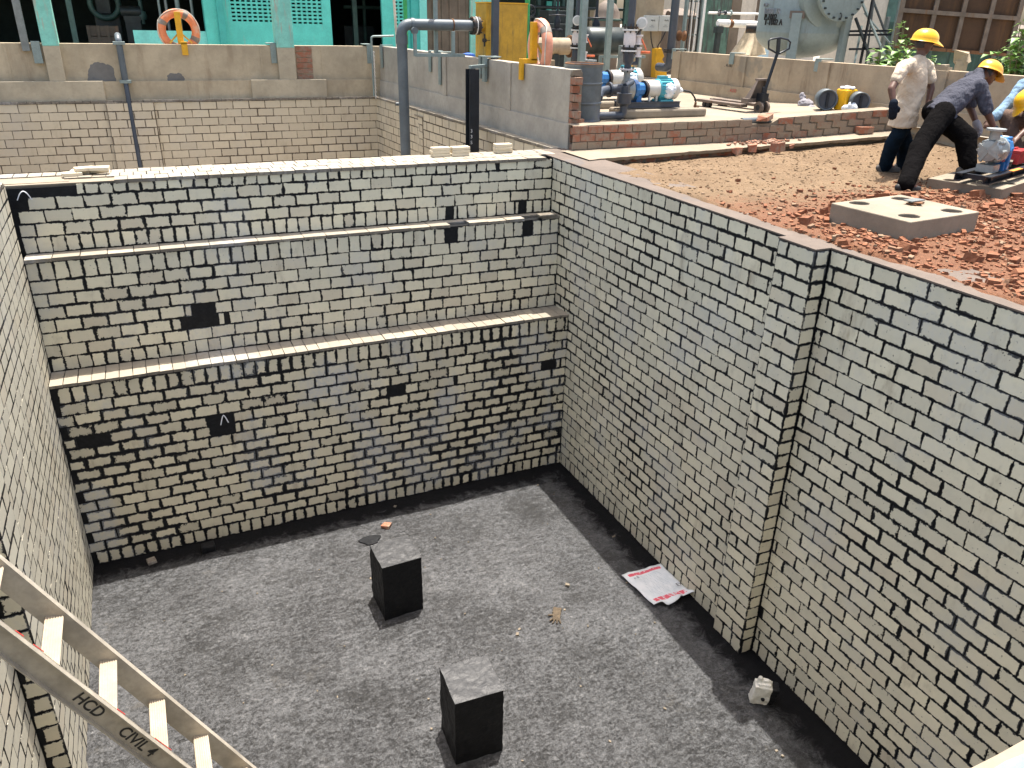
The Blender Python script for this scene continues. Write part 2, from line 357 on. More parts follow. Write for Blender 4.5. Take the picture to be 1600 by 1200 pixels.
M['pinkor'] = paint('sun faded pink buoy', (0.70, 0.30, 0.19), 0.65, 0, 0.12, 4, (0.72, 0.45, 0.34), 0.5)
M['bandgrey'] = paint('worn grey band', (0.22, 0.19, 0.16), 0.7)
M['rope'] = paint('pale rope', (0.55, 0.50, 0.42), 0.8)
M['rust'] = paint('rust', (0.165, 0.075, 0.03), 0.8, 0.1, 0.35, 5, (0.07, 0.035, 0.02), 0.6, True, 0.4)
M['rustplate'] = paint('rusted steel plate', (0.055, 0.026, 0.011), 0.75, 0.1, 0.35, 1.3, (0.10, 0.045, 0.015), 0.5, True, 0.3)
M['rustrib'] = paint('greyed steel rib', (0.15, 0.115, 0.09), 0.7, 0.1, 0.25, 5, (0.15, 0.08, 0.04), 0.5, True)
M['flange'] = paint('flange black', (0.03, 0.028, 0.027), 0.5, 0.3, 0.3, 10, (0.12, 0.06, 0.03), 0.5)
M['white'] = paint('white plastic', (0.74, 0.73, 0.70), 0.45, 0, 0.06, 6, (0.5, 0.46, 0.4), 0.2)
M['white_pink'] = paint('white lined valve body', (0.72, 0.66, 0.64), 0.5, 0, 0.08, 8)
M['boxgrey'] = paint('pale switch box', (0.52, 0.535, 0.51), 0.45, 0, 0.06, 5)
M['cable'] = paint('black cable', (0.012, 0.012, 0.012), 0.5, 0, 0.2, 5, bump=0)
M['blue'] = paint('blue pump enamel', (0.025, 0.155, 0.40), 0.4, 0, 0.1, 6)
M['teal'] = paint('teal motor enamel', (0.06, 0.34, 0.42), 0.35, 0, 0.12, 6)
M['motor_cream'] = paint('pale adaptor', (0.56, 0.55, 0.50), 0.5, 0, 0.08, 6)
M['plastic_wrap'] = paint('clear plastic wrap', (0.70, 0.74, 0.77), 0.22, 0, 0.12, 12, bump=0.8, bscale=14, bdist=0.02)
M['lever'] = paint('orange lever', (0.78, 0.17, 0.06), 0.45)
M['silver'] = paint('cast aluminium casing', (0.33, 0.35, 0.34), 0.4, 0.35, 0.15, 10)
M['drum'] = paint('dark grey drum paint', (0.105, 0.125, 0.135), 0.5, 0.2, 0.2, 4, (0.10, 0.12, 0.19), 0.5, False, 0.1)
M['tankpaint'] = paint('grey green tank paint', (0.225, 0.275, 0.27), 0.5, 0.05, 0.07, 2, (0.17, 0.19, 0.18), 0.35, True, 0.05)
M['burlap'] = paint('burlap sheet', (0.50, 0.41, 0.285), 0.95, 0, 0.18, 6, bump=0.6, bscale=120)
M['beige'] = paint('beige wall paint', (0.55, 0.50, 0.43), 0.8, 0, 0.08, 2, (0.42, 0.38, 0.33), 0.4, True)
M['brownplate'] = paint('brown tank cladding', (0.16, 0.125, 0.10), 0.7, 0, 0.2, 2, (0.10, 0.08, 0.07), 0.5, True)
M['greencorr'] = paint('flaking green sheet', (0.13, 0.24, 0.19), 0.7, 0, 0.3, 3, (0.10, 0.105, 0.095), 0.85, True, 0.3)
M['wood'] = paint('weathered planks', (0.145, 0.115, 0.085), 0.8, 0, 0.25, 2, (0.20, 0.12, 0.075), 0.5, True)
M['helmet'] = paint('yellow hard hat shell', (0.80, 0.44, 0.012), 0.3, 0, 0.04, 5, bump=0)
M['helmet_or'] = paint('amber hard hat shell', (0.76, 0.36, 0.02), 0.35, 0, 0.05, 5, bump=0)
M['skin'] = paint('dark brown skin', (0.105, 0.048, 0.030), 0.5, 0, 0.12, 8, bump=0.1)
M['hair'] = paint('greying black hair', (0.03, 0.027, 0.025), 0.7, 0, 0.4, 30)
def cloth(name, c, weave=0.2, var=0.07, check=None):
    t = NT(name); n = t.noise(5, 5, 0.6); col = t.mix(t.ramp(n, 0.3, 0.7), sc(c, 1-var), sc(c, 1+var))
    if check:
        s = t.ramp(t.math('FRACT', t.math('MULTIPLY', t.xyz()[0], 38)), 0.40, 0.62); col = t.mix(t.math('MULTIPLY', s, 0.4), col, check)
    t.bump(t.math('ADD', t.noise(11, 4, 0.6, None, 1.0), t.math('MULTIPLY', t.noise(160, 2), weave)), 0.6, 0.03); return t.out(col, 0.95, 0, 0.05)
M['shirt_cream'] = cloth('cream cotton shirt', (0.56, 0.47, 0.36)); M['shirt_grey'] = cloth('slate blue shirt', (0.060, 0.063, 0.080), 0.2, 0.12, (0.10, 0.10, 0.12))
M['shirt_blue'] = cloth('light blue work shirt', (0.19, 0.29, 0.40)); M['jeans'] = cloth('dark indigo jeans', (0.006, 0.014, 0.026), 0.4, 0.4)
M['black_cloth'] = cloth('black trousers', (0.0045, 0.004, 0.0042)); M['brown_cloth'] = cloth('brown work trousers', (0.12, 0.085, 0.07), 0.3, 0.3)
M['glove'] = cloth('navy knitted glove', (0.015, 0.02, 0.03)); M['glove_grey'] = cloth('grey knitted glove', (0.26, 0.25, 0.27)); M['shoe'] = paint('dusty grey shoe', (0.10, 0.09, 0.08), 0.8, 0, 0.3, 12)
M['shoe_blk'] = paint('black shoe', (0.014, 0.014, 0.015), 0.6)
def soil_mat():
    t = NT('dry tan soil'); a = t.noise(0.9, 5, 0.6); b = t.noise(9, 6, 0.7); c = t.noise(60, 4, 0.7)
    col = t.mix(t.ramp(a, 0.3, 0.7), (0.155, 0.098, 0.050), (0.21, 0.140, 0.077)); col = t.mix(t.ramp(b, 0.42, 0.72, 0, 0.55), col, (0.11, 0.068, 0.036))
    col = t.mix(t.ramp(c, 0.58, 0.72, 0, 0.6), col, (0.285, 0.21, 0.13))
    y = t.xyz()[1]; red = t.ramp(t.math('ADD', y, t.math('MULTIPLY', t.math('SUBTRACT', b, 0.5), 2.2)), -4.0, -2.8, 0.85, 0.0)
    col = t.mix(red, col, t.mix(t.ramp(c, 0.35, 0.7), (0.14, 0.052, 0.023), (0.21, 0.090, 0.042)))
    t.bump(t.math('ADD', b, t.math('MULTIPLY', c, 0.6)), 0.9, 0.04); return t.out(col, 0.95)
M['soil'] = soil_mat()
def brick_mat(name, c1, c2, dust, amt):
    t = NT(name); r1, r2, _ = t.uv('rnd'); c = t.mix(r1, c1, c2); n = t.noise(8, 5, 0.7)
    c = t.mix(t.ramp(n, 0.62-amt*0.4, 0.85-amt*0.4, 0, 0.85), c, dust); c = t.mix(t.ramp(t.noise(50, 3), 0.6, 0.75, 0, 0.4), c, sc(c1, 0.5))
    t.bump(t.noise(35, 5, 0.7), 0.6, 0.012); return t.out(c, 0.9)
M['redbrick'] = brick_mat('red clay brick', (0.32, 0.115, 0.06), (0.26, 0.12, 0.075), (0.27, 0.21, 0.155), 0.55)
M['dustbrick'] = brick_mat('dusty clay brick', (0.25, 0.135, 0.085), (0.27, 0.195, 0.135), (0.265, 0.215, 0.155), 0.78)
M['mortar'] = concrete('grey brick mortar', (0.19, 0.16, 0.12), (0.18, 0.14, 0.1), 0.4, 0.6, False)
def rubble_mat():
    t = NT('broken brick rubble'); r1, r2, _ = t.uv('rnd')
    c = t.mix(r1, (0.150, 0.050, 0.021), (0.235, 0.092, 0.042)); c = t.mix(t.ramp(r2, 0.80, 0.95), c, (0.21, 0.15, 0.095)); c = t.mix(t.ramp(t.noise(30, 4), 0.4, 0.8, 0, 0.5), c, (0.30, 0.17, 0.10))
    t.bump(t.noise(60, 4), 0.5, 0.01); return t.out(c, 0.95)
M['rubble'] = rubble_mat()
M['alu'] = paint('scuffed aluminium', (0.36, 0.325, 0.265), 0.55, 0.15, 0.25, 4, (0.42, 0.38, 0.31), 0.55, False, 0.2)
M['tread'] = paint('dusty ribbed tread', (0.34, 0.285, 0.21), 0.8, 0.0, 0.12, 8)
M['ink'] = paint('black marker ink', (0.012, 0.012, 0.012), 0.6, bump=0); M['redink'] = paint('red marker ink', (0.45, 0.04, 0.03), 0.6, bump=0)
M['whiteink'] = paint('white chalk paint', (0.75, 0.76, 0.78), 0.7, bump=0); M['greyink'] = paint('grey print', (0.20, 0.22, 0.24), 0.6, bump=0)
M['can'] = paint('grubby white plastic', (0.72, 0.70, 0.62), 0.45, 0, 0.08, 8, (0.22, 0.18, 0.13), 0.28)
M['gloveold'] = paint('tar stained glove', (0.075, 0.055, 0.034), 0.9, 0, 0.35, 20, bump=0.6)
M['leaf'] = paint('sunlit leaf', (0.115, 0.23, 0.04), 0.5, 0, 0.35, 8, (0.20, 0.30, 0.07), 0.5); M['stem'] = paint('green brown stem', (0.14, 0.125, 0.06), 0.7)
M['asph'] = concrete('yard concrete', (0.34, 0.30, 0.24), (0.25, 0.2, 0.15), 0.4, 0.4, False)
M['bucketY'] = paint('yellow plastic drum', (0.80, 0.42, 0.01), 0.4); M['bluedrum'] = paint('blue plastic', (0.02, 0.09, 0.40), 0.4); M['green_pole'] = paint('bright green paint', (0.03, 0.32, 0.09), 0.5)
M['skyish'] = paint('light blue sheet', (0.36, 0.52, 0.62), 0.5, 0, 0.06); M['redbox'] = paint('red tool box', (0.40, 0.03, 0.03), 0.4); M['orangepaint'] = paint('orange primer', (0.75, 0.25, 0.03), 0.5)
def paper_mat():
    t = NT('printed paper sack'); u, v, _ = t.uv('luv')
    col = t.mix(t.ramp(t.noise(9, 4), 0.3, 0.7), (0.66, 0.70, 0.72), (0.76, 0.78, 0.79))
    inu = t.math('MULTIPLY', t.math('GREATER_THAN', u, 0.10), t.math('LESS_THAN', u, 0.92))
    top = t.math('MULTIPLY', t.math('MULTIPLY', t.math('GREATER_THAN', v, 0.875), t.math('LESS_THAN', v, 0.945)), inu)
    dg = t.math('LESS_THAN', t.math('FRACT', t.math('MULTIPLY', t.math('ADD', u, t.math('MULTIPLY', v, 0.35)), 7.2)), 0.86)
    bot = t.math('MULTIPLY', t.math('MULTIPLY', t.math('GREATER_THAN', v, 0.09), t.math('LESS_THAN', v, 0.195)), t.math('MULTIPLY', inu, dg))
    red = t.math('MAXIMUM', top, bot); red = t.math('MULTIPLY', red, t.ramp(t.noise(26, 4, 0.7), 0.36, 0.46))
    col = t.mix(red, col, (0.72, 0.11, 0.15))
    ln = t.math('LESS_THAN', t.math('FRACT', t.math('MULTIPLY', v, 26)), 0.32)
    tx = t.math('MULTIPLY', ln, t.ramp(t.noise(1.0, 2, 0.5, t.scale_vec(60, 9, 1)), 0.46, 0.56)); tx = t.math('MULTIPLY', tx, t.math('MULTIPLY', t.math('GREATER_THAN', v, 0.24), t.math('LESS_THAN', v, 0.84)))
    tx = t.math('MULTIPLY', tx, t.math('MULTIPLY', t.math('GREATER_THAN', u, 0.22), t.math('LESS_THAN', u, 0.80)))
    col = t.mix(t.math('MULTIPLY', tx, 0.5), col, (0.28, 0.36, 0.42)); t.bump(t.noise(14, 5, 0.6), 0.5, 0.01); return t.out(col, 0.7)
M['paper'] = paper_mat()
M['pinkcap'] = concrete('dusty cement cap', (0.128, 0.100, 0.080), (0.075, 0.052, 0.037), 0.8, 0.6, False, (0.10, 0.09, 0.085))
# ============================================================ tanks
H = 4.465; W = 6.43; PIT_Y0 = -9.0
class TB:                                  # tile builder: every brick a slightly proud block with its own uv
    def __init__(s): s.v = []; s.f = []; s.uv = []; s.dim = []; s.rnd = []; s.m = []
    def brick(s, O, U, VV, N, u0, u1, v0, v1, t, jit, mi=0, d=0.0):
        P = [(u0, v0), (u1, v0), (u1, v1), (u0, v1)]
        P = [(a+random.uniform(-jit, jit), b+random.uniform(-jit, jit)) for a, b in P]; tt = t+random.uniform(-0.0015, 0.0015)+d
        fr = [O+U*a+VV*b+N*(tt+random.uniform(-0.001, 0.001)) for a, b in P]; bk = [O+U*a+VV*b-N*0.004 for a, b in P]
        b = len(s.v); s.v += fr+bk; w, h = u1-u0, v1-v0; r = (random.random(), random.random())
        c4 = [(0, 0), (w, 0), (w, h), (0, h)]
        s.f.append([b, b+1, b+2, b+3]); s.uv += c4; s.dim += [(w, h)]*4; s.rnd += [r]*4; s.m.append(mi)
        for i in range(4):
            j = (i+1) % 4; s.f.append([b+i, b+4+i, b+4+j, b+j]); s.uv += [(0, 0)]*4 if jit < 0.5 else c4; s.dim += [(w, h)]*4; s.rnd += [r]*4; s.m.append(mi)
    def build(s, name, mats, parent):
        me = bpy.data.meshes.new(name); o0 = off(parent)
        me.from_pydata([tuple(p-o0) for p in s.v], [], s.f)
        for nm, data in (('luv', s.uv), ('dim', s.dim), ('rnd', s.rnd)):
            l = me.uv_layers.new(name=nm); l.data.foreach_set('uv', [x for p in data for x in p])
        mats = mats if isinstance(mats, list) else [mats]
        for m in mats: me.materials.append(m)
        me.polygons.foreach_set('material_index', s.m); me.update()
        o = bpy.data.objects.new(name, me); COL.objects.link(o); OFF[o.name] = o0
        if parent: o.parent = parent
        return o
BL, SW = 0.268, 0.140
def courses(tb, O, U, VV, N, length, rows, j=0.0135, t=0.008, jit=0.0055, holes=(), start=0.0, end_cut=0.0, sag=0.0, L=BL, odd=None):
    """rows: list of (v0, v1, kind); holes: (u0,u1,v0,v1) boxes where bricks are missing (cut)"""
    O, U, VV, N = V(O), V(U), V(VV), V(N)
    for ri, (v0, v1, kind) in enumerate(rows):
        step = L if kind == 'st' else SW
        u = -(L*0.5 if (kind == 'st' and ri % 2) else 0.0) + random.uniform(-0.02, 0.02) + start
        while u < length:
            a, b = max(u+j/2, 0.006), min(u+step-j/2, length-0.006); u += step+random.uniform(-0.004, 0.004)
            if b-a < 0.035: continue
            segs = [(a, b)]
            for h in holes:
                if h[2] < (v0+v1)/2 < h[3]:
                    ns = []
                    for p, q in segs:
                        if q <= h[0] or p >= h[1]: ns.append((p, q))
                        else:
                            if h[0]-p > 0.04: ns.append((p, h[0]))
                            if q-h[1] > 0.04: ns.append((h[1], q))
                    segs = ns
            for p, q in segs:
                sg = sag*math.sin(math.pi*((p+q)/2)/max(length, 0.1))
                tb.brick(O, U, VV, N, p, q, v0+j/2+sg, v1-j/2+sg, t, jit)
def rowlist(z0, z1, bottom_sold=0.19, top_sold=0.0, pitch=0.1415):
    rows = []; z = z0
    if bottom_sold: rows.append((z, z+bottom_sold, 'so')); z += bottom_sold
    n = max(1, round((z1-top_sold-z)/pitch)); p = (z1-top_sold-z)/n
    for i in range(n): rows.append((z, z+p, 'st')); z += p
    if top_sold: rows.append((z, z1, 'so'))
    return rows
X, Y, Zv = V((1, 0, 0)), V((0, 1, 0)), V((0, 0, 1))
S1, H1, S2, H2 = 0.2636, 0.7447, 0.6694, 2.0445

def structure(o): o['kind'] = 'structure'; return o
# --- pit floor
g = MB(); nx, ny = 70, 92
for j in range(ny+1):
    for i in range(nx+1):
        x = -6.75+7.0*i/nx; y = -9.2+9.2*j/ny
        z = -H+0.010*mnoise.noise(V((x*1.1, y*1.1, 0)))+0.006*mnoise.noise(V((x*5, y*5, 3)))
        g.v.append(V((x, y, z)))
for j in range(ny):
    for i in range(nx): a = j*(nx+1)+i; g.f.append([a, a+1, a+nx+2, a+nx+1]); g.m.append(0)
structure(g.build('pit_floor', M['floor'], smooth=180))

# --- dividing wall between the two tanks, with its two steps
dw = thing('tank_wall', (-3.2, 0.33, -H), 'stepped dividing wall of cream tiles with two ledges and black joints', 'tank wall')
b = MB()
b.box(-7.3, 0.0, 0.008, 0.66, -H-0.2, -0.045); b.box(-6.75, 0.0, -S1+0.008, 0.008, -H-0.2, -H1-0.03); b.box(-6.75, 0.0, -S2+0.008, -S1+0.008, -H-0.2, -H2-0.03)
b.build('bitumen_lining', M['bitumen'], dw)
tb = TB()   # upper face
def X2U(x): return x+W
up_rows = [(-0.745, -0.565, 'so'), (-0.565, -0.424, 'st'), (-0.424, -0.283, 'st'), (-0.283, -0.142, 'st')]
hol = [(0, 0.17, -0.30, -0.01), (0, 0.30, -0.15, -0.0)]
hx = AY(703, 345, 0).x+W; hx2 = AY(816, 330, 0).x+W
courses(tb, (-W, 0.008, 0), X, Zv, -Y, W, up_rows, holes=[(hx-0.06, hx+0.06, -0.8, -0.57), (hx2-0.06, hx2+0.06, -0.8, -0.57), (0, 0.02, -0.43, -0.28), (0, 0.11, -0.29, -0.14)])
courses(tb, (-W, 0.008, 0), X, Zv, -Y, W-0.82, [(-0.142, -0.022, 'so')], holes=[(0, 0.62, -0.2, 0.05)])
courses(tb, (-0.80, 0.008, 0), X, Zv, -Y, 0.80, [(-0.142, -0.022, 'st')])
tb.build('upper_tiles', M['tile_back'], dw)
tb = TB()   # middle face
hm = AY(708, 368, -S1).x+W; hm2 = AY(826, 356, -S1).x+W
hu = lambda u, v: AY(u, v, -S1).x+W
z1_, z2_, p2 = AY(318, 488, -S1).z, AY(312, 506, -S1).z, AY(355, 500, -S1)
mr = rowlist(-H2, -H1-0.035, 0.165, 0.205)
courses(tb, (-W, -S1+0.008, 0), X, Zv, -Y, W, mr, holes=[(hm-0.065, hm+0.065, -0.98, -0.70), (hm2-0.065, hm2+0.065, -0.98, -0.70), (hu(299, 488), hu(338, 488), z1_-0.071, z1_+0.071), (hu(283, 507), hu(341, 503), z2_-0.071, z2_+0.071), (p2.x+W-0.035, p2.x+W+0.035, z2_-0.071, z2_+0.071)])
tb.build('middle_tiles', M['tile_back'], dw)
tb = TB()   # lower face
lr = rowlist(-H, -H2-0.035, 0.185, 0.205); hs = []
for (u, v, du, dz) in ((346, 657, 0.15, 0.15), (346, 668, 0.09, 0.05), (145, 684, 0.17, 0.06), (619, 604, 0.13, 0.07), (712, 601, 0.03, 0.07), (857, 577, 0.12, 0.07)):
    q = AY(u, v, -S2); hs.append((q.x+W-du, q.x+W+du, q.z-dz, q.z+dz))
courses(tb, (-W, -S2+0.008, 0), X, Zv, -Y, W, lr, holes=hs, j=0.020, jit=0.005, start=0.05)
tb.build('lower_tiles', M['tile_low'], dw)
tb = TB()   # ledge tops and coping
def flat(y0, y1, z, x0, x1, wid, j=0.006, brk=0.0, t=0.03, skip=(), jit=0.003):
    u = x0
    while u < x1:
        e = min(u+wid, x1)
        if not any(s0 < (u+e)/2 < s1 for s0, s1 in skip):
            tb.brick(V((0, 0, z-t)), X, Y, Zv, u+j/2, e-j/2, y0+random.uniform(-0.006, 0.006), y1, t, jit, d=random.uniform(-0.002, 0.003))
        u = e
sk1 = [(hx-W-0.02, hm-W+0.16), (hx2-W-0.04, hm2-W+0.08)]
flat(-S1-0.012, -0.13, -H1, -W, -0.0, BL, skip=sk1); flat(-0.128, 0.0, -H1-0.004, -W, 0.0, BL)
flat(-S2-0.012, -S2+0.22, -H2, -W, -0.0, SW); flat(-S2+0.222, -S1, -H2-0.006, -W, 0.0, SW)
flat(-0.012, 0.22, 0.0, -W+1.0, -0.11, SW, t=0.035); flat(0.222, 0.44, 0.002, -W+0.5, 0.16, SW, t=0.035); flat(0.442, 0.67, 0.0, -W-0.85, 0.30, SW, t=0.035)
tb.build('coping_tiles', M['tile_top'], dw)
b = MB(); b.box(-W-0.85, -W+1.0, 0.03, 0.30, -0.05, -0.018, jit=0.008); b.box(-W-0.85, -W+0.55, 0.10, 0.445, -0.05, -0.012, jit=0.008)
b.box(0.012, 0.16, 0.02, 0.22, -0.06, -0.022, jit=0.004)
b.build('mortar_bed', M['conc_pale'], dw)
tb = TB(); courses(tb, (0.33, 0.66, 0), -X, Zv, Y, 0.33+W, rowlist(-H, -0.04, 0.15), j=0.008, jit=0.002); tb.build('rear_tiles', M['tile_old'], dw)
b = MB()                                   # tar scrapings round the gaps: pale lime drips
def drip(pts, r=0.006): b.tube(bez(pts, 5), r, 6)
a0 = AY(27, 313, 0.0); a1 = AY(36, 299, 0.0); a2 = AY(50, 312, 0.0)
drip([a0, (a0+a1)/2+Zv*0.02, a1, (a1+a2)/2+Zv*0.02, a2], 0.006)
c0, c1, c2 = AY(345, 664, -S2), AY(349, 649, -S2), AY(357, 660, -S2); drip([c0, c1, c2], 0.007)
b.build('lime_streak', M['whiteink'], dw)

# --- long right wall with pilaster
RY0, RY1 = PIT_Y0, 0.0
PA, PB, D1, D2 = -4.5403, -4.9941, 0.0982, 0.0747
rw = thing('tank_wall', (0.2, -4.5, -H), 'long right tank wall of cream tiles with a shallow pilaster', 'tank wall')
b = MB(); b.box(0.008, 0.50, PA-0.02, 0.66, -H-0.2, -0.012); b.box(D2+0.008, 0.50, RY0-0.6, PA-0.02, -H-0.2, -0.012); b.build('bitumen_lining', M['bitumen'], rw)
rr = rowlist(-H, -0.012, 0.19); rr2 = rr
tb = TB(); courses(tb, (0.008, 0.0, 0), -Y, Zv, -X, -PA, rr, j=0.014, jit=0.005); tb.build('far_tiles', M['tile_right'], rw)
tb = TB(); courses(tb, (D2+0.008, PB, 0), -Y, Zv, -X, PB-RY0, rr, j=0.015, jit=0.005, start=-0.07); tb.build('near_tiles', M['tile_right'], rw)
pl = MB(); pl.box(-D1+0.008, D2+0.02, PB+0.008, PA-0.004, -H-0.05, -0.012); pil = pl.build('pilaster', M['bitumen'], rw)
tb = TB(); Lp = PA-PB
for i, (v0, v1, k) in enumerate(rr):
    cuts = ([0, .33, .66, 1] if k == 'so' else ([0, 0.62, 1] if i % 2 else [0, 0.30, 1]))
    for c0_, c1_ in zip(cuts, cuts[1:]): tb.brick(V((-D1+0.008, PA, 0)), -Y, Zv, -X, c0_*Lp+0.008, c1_*Lp-0.007, v0+0.008, v1-0.008, 0.008, 0.003)
    tb.brick(V((-D1, PB+0.008, 0)), X, Zv, -Y, (0.004 if i % 2 else 0.022), D1+D2-0.02, v0+0.008, v1-0.008, 0.008, 0.002)
tb.build('pilaster_tiles', M['tile_right'], pil)
b = MB()
cap = [V((-0.004, 0.66, -0.012)), V((-0.004, PA, -0.012)), V((-D1-0.004, PA, -0.012)), V((-D1-0.004, PB, -0.012)), V((D2-0.004, PB, -0.012)), V((D2-0.004, RY0-0.6, -0.012))]
b.prism(cap+[V((0.72, RY0-0.6, -0.012)), V((0.55, 0.66, -0.012))], V((0, 0, 0.014)))
b.build('cement_cap', M['pinkcap'], rw)

# --- sunlit left wall with pilaster
lw = thing('tank_wall', (-6.6, -4.5, -H), 'sunlit left tank wall of cream tiles with thin joints beside the ladder', 'tank wall')
LX = -W; LPX = -6.245; LNX = -6.385
b = MB(); b.box(-6.95, LX-0.008, PA, -S1-0.02, -H-0.2, 0.045); b.box(-6.95, LNX-0.008, RY0-0.6, PA, -H-0.2, 0.045); b.build('bitumen_lining', M['bitumen'], lw)
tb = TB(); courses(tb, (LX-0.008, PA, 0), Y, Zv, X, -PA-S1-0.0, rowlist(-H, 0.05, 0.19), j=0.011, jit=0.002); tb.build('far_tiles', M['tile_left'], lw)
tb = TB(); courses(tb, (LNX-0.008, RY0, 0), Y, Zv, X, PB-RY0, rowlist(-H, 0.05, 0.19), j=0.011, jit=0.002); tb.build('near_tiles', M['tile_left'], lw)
pl = MB(); pl.box(LX-0.05, LPX-0.008, PB+0.008, PA-0.008, -H-0.05, 0.05); pil = pl.build('pilaster', M['bitumen'], lw)
tb = TB()
for i, (v0, v1, k) in enumerate(rowlist(-H, 0.05, 0.19)):
    cuts = [0, 0.62, 1] if i % 2 else [0, 0.32, 1]
    for c0_, c1_ in zip(cuts, cuts[1:]): tb.brick(V((LPX-0.008, PB, 0)), Y, Zv, X, c0_*Lp+0.005, c1_*Lp-0.005, v0+0.006, v1-0.006, 0.008, 0.002)
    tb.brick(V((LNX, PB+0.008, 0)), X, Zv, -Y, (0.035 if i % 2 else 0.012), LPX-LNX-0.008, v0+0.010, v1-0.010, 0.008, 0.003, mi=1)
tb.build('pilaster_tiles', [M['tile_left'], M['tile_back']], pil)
tb = TB(); u = PA
while u < -S1-0.14:
    tb.brick(V((0, 0, 0.05)), Y, -X, Zv, u+0.003, u+SW-0.003, 6.43+0.0, 6.43+0.26, 0.035, 0.003); u += SW
tb.build('coping_tiles', M['tile_top'], lw)

# --- near wall under the photographer
nw = thing('tank_wall', (-3, -9.3, -H), 'near tank wall with a rough pale concrete edge and bluish screed', 'tank wall')
b = MB(); b.box(-6.95, 0.5, -9.6, PIT_Y0-0.008, -H-0.2, -0.03); b.build('bitumen_lining', M['bitumen'], nw)
tb = TB(); courses(tb, (0.07, PIT_Y0-0.008, 0), -X, Zv, Y, 6.5, rowlist(-H, -0.04, 0.19), j=0.012); tb.build('tiles', M['tile_back'], nw)
b = MB(); n = 60
for i in range(n+1):
    x = -6.6+6.7*i/n; e = 0.010*mnoise.noise(V((x*6, 1, 0)))
    b.v += [V((x, PIT_Y0+e, -0.03)), V((x, PIT_Y0+e*0.6, 0.0)), V((x, PIT_Y0-0.030+0.015*mnoise.noise(V((x*7, 5, 0))), 0.008)), V((x, -9.6, 0.004))]
for i in range(n):
    a = i*4
    for k in range(3): b.f.append([a+k, a+4+k, a+5+k, a+1+k]); b.m.append(1 if k == 2 else 0)
M['bluescreed'] = concrete('bluish wet screed', (0.17, 0.215, 0.27), (0.36, 0.38, 0.40), 0.8, 0.3, False)
b.build('edge_screed', [M['conc_pale'], M['bluescreed']], nw)

# --- second tank
TX0, TY1 = -9.5, 8.99
structure(MB().box(TX0, 0.4, 0.60, TY1+0.1, -2.3, -2.1).build('second_tank_bounce_floor', M['conc_pale']))  # unseen floor, set high and pale to bounce sun onto the far walls
bw = thing('tank_wall', (-4, 9.1, -H), 'far wall of the second tank in worn tan tiles under a concrete parapet', 'tank wall')
b = MB(); b.box(TX0, 0.35, TY1+0.008, 9.35, -H-0.2, -0.035); b.build('bitumen_lining', M['mortar'], bw)
tb = TB(); courses(tb, (TX0, TY1+0.008, 0), X, Zv, -Y, 0.06-TX0, rowlist(-H, -0.04, 0.17, pitch=0.163), j=0.008, jit=0.0015, L=0.335); tb.build('tiles', M['tile_old'], bw)
px0, px1 = AY(172, 200, TY1).x, AY(246, 200, TY1).x
b = MB(); b.box(px0, px1, TY1-0.052, TY1, -H, -0.036); pil = b.build('pilaster', M['mortar'], bw)
tb = TB(); courses(tb, (px0, TY1-0.052, 0), X, Zv, -Y, px1-px0, rowlist(-H, -0.04, 0.17, pitch=0.163), j=0.008, jit=0.0015, L=0.335)
for i, (v0, v1, k) in enumerate(rowlist(-H, -0.04, 0.17, pitch=0.163)):
    tb.brick(V((px1, TY1-0.056, 0)), Y, Zv, X, 0.004, 0.05, v0+.004, v1-.004, 0.008, 0.001)
tb.build('pilaster_tiles', M['tile_old'], pil)
tb = TB(); flat(TY1-0.015, TY1+0.12, 0.0, TX0, 0.05, SW, t=0.035); tb.build('coping_tiles', M['tile_top'], bw)
xr = lambda y: 0.385-(y-0.66)*0.0405
sw = thing('tank_wall', (0.3, 5, -H), 'right wall of the second tank in tan tiles with a short tiled pier', 'tank wall')
Ud = V((xr(0.66)-xr(9.0), 0.66-9.0, 0)).normalized(); Nn = V((Ud.y, -Ud.x, 0)); Lw = (V((xr(9), 9.0, 0))-V((xr(.66), .66, 0))).length
b = MB(); b.prism([V((xr(0.66)+0.008, 0.66, -H-0.2)), V((xr(9.0)+0.008, 9.0, -H-0.2)), V((0.75, 9.0, -H-0.2)), V((0.75, 0.66, -H-0.2))], V((0, 0, H+0.165))); b.build('bitumen_lining', M['mortar'], sw)
tb = TB(); courses(tb, V((xr(9.0)+0.004, 9.0, 0)), Ud, Zv, Nn, Lw, rowlist(-H, -0.04, 0.17, pitch=0.163), j=0.008, jit=0.0015, L=0.335); tb.build('tiles', M['tile_old'], sw)
q0 = AX(663, 185, 0.2); 
b = MB(); pyA, pyB = q0.y-0.02, q0.y+0.46
b.box(0.16, xr(pyA)+0.05, pyA, pyB, -H, -0.15); pil = b.build('pier', M['mortar'], sw)
tb = TB()
for i, (v0, v1, k) in enumerate(rowlist(-H, -0.15, 0.15, pitch=0.14)):
    tb.brick(V((0.16, pyA, 0)), X, Zv, -Y, 0.004, xr(pyA)-0.16-0.004, v0+.004, v1-.004, 0.008, 0.001)
    for c0_, c1_ in (((0, .6), (.6, 1)) if i % 2 else ((0, .4), (.4, 1))): tb.brick(V((0.16, pyB, 0)), -Y, Zv, -X, c0_*0.48+.004, c1_*0.48-.004, v0+.004, v1-.004, 0.008, 0.001)
tb.build('pier_tiles', M['tile_old'], pil)
b = MB(); b.box(0.14, xr(pyA), pyA-0.02, pyB, -0.15, -0.125); b.build('pier_cap', M['tile_top'] if False else M['conc_pale'], pil)
tb = TB(); u = 0.0
while u < Lw-0.1:
    tb.brick(V((xr(9.0), 9.0, -0.035)), Ud, -Nn, Zv, u+0.003, u+SW-0.003, -0.015, 0.14, 0.035, 0.003); u += SW
tb.build('coping_tiles', M['tile_top'], sw)
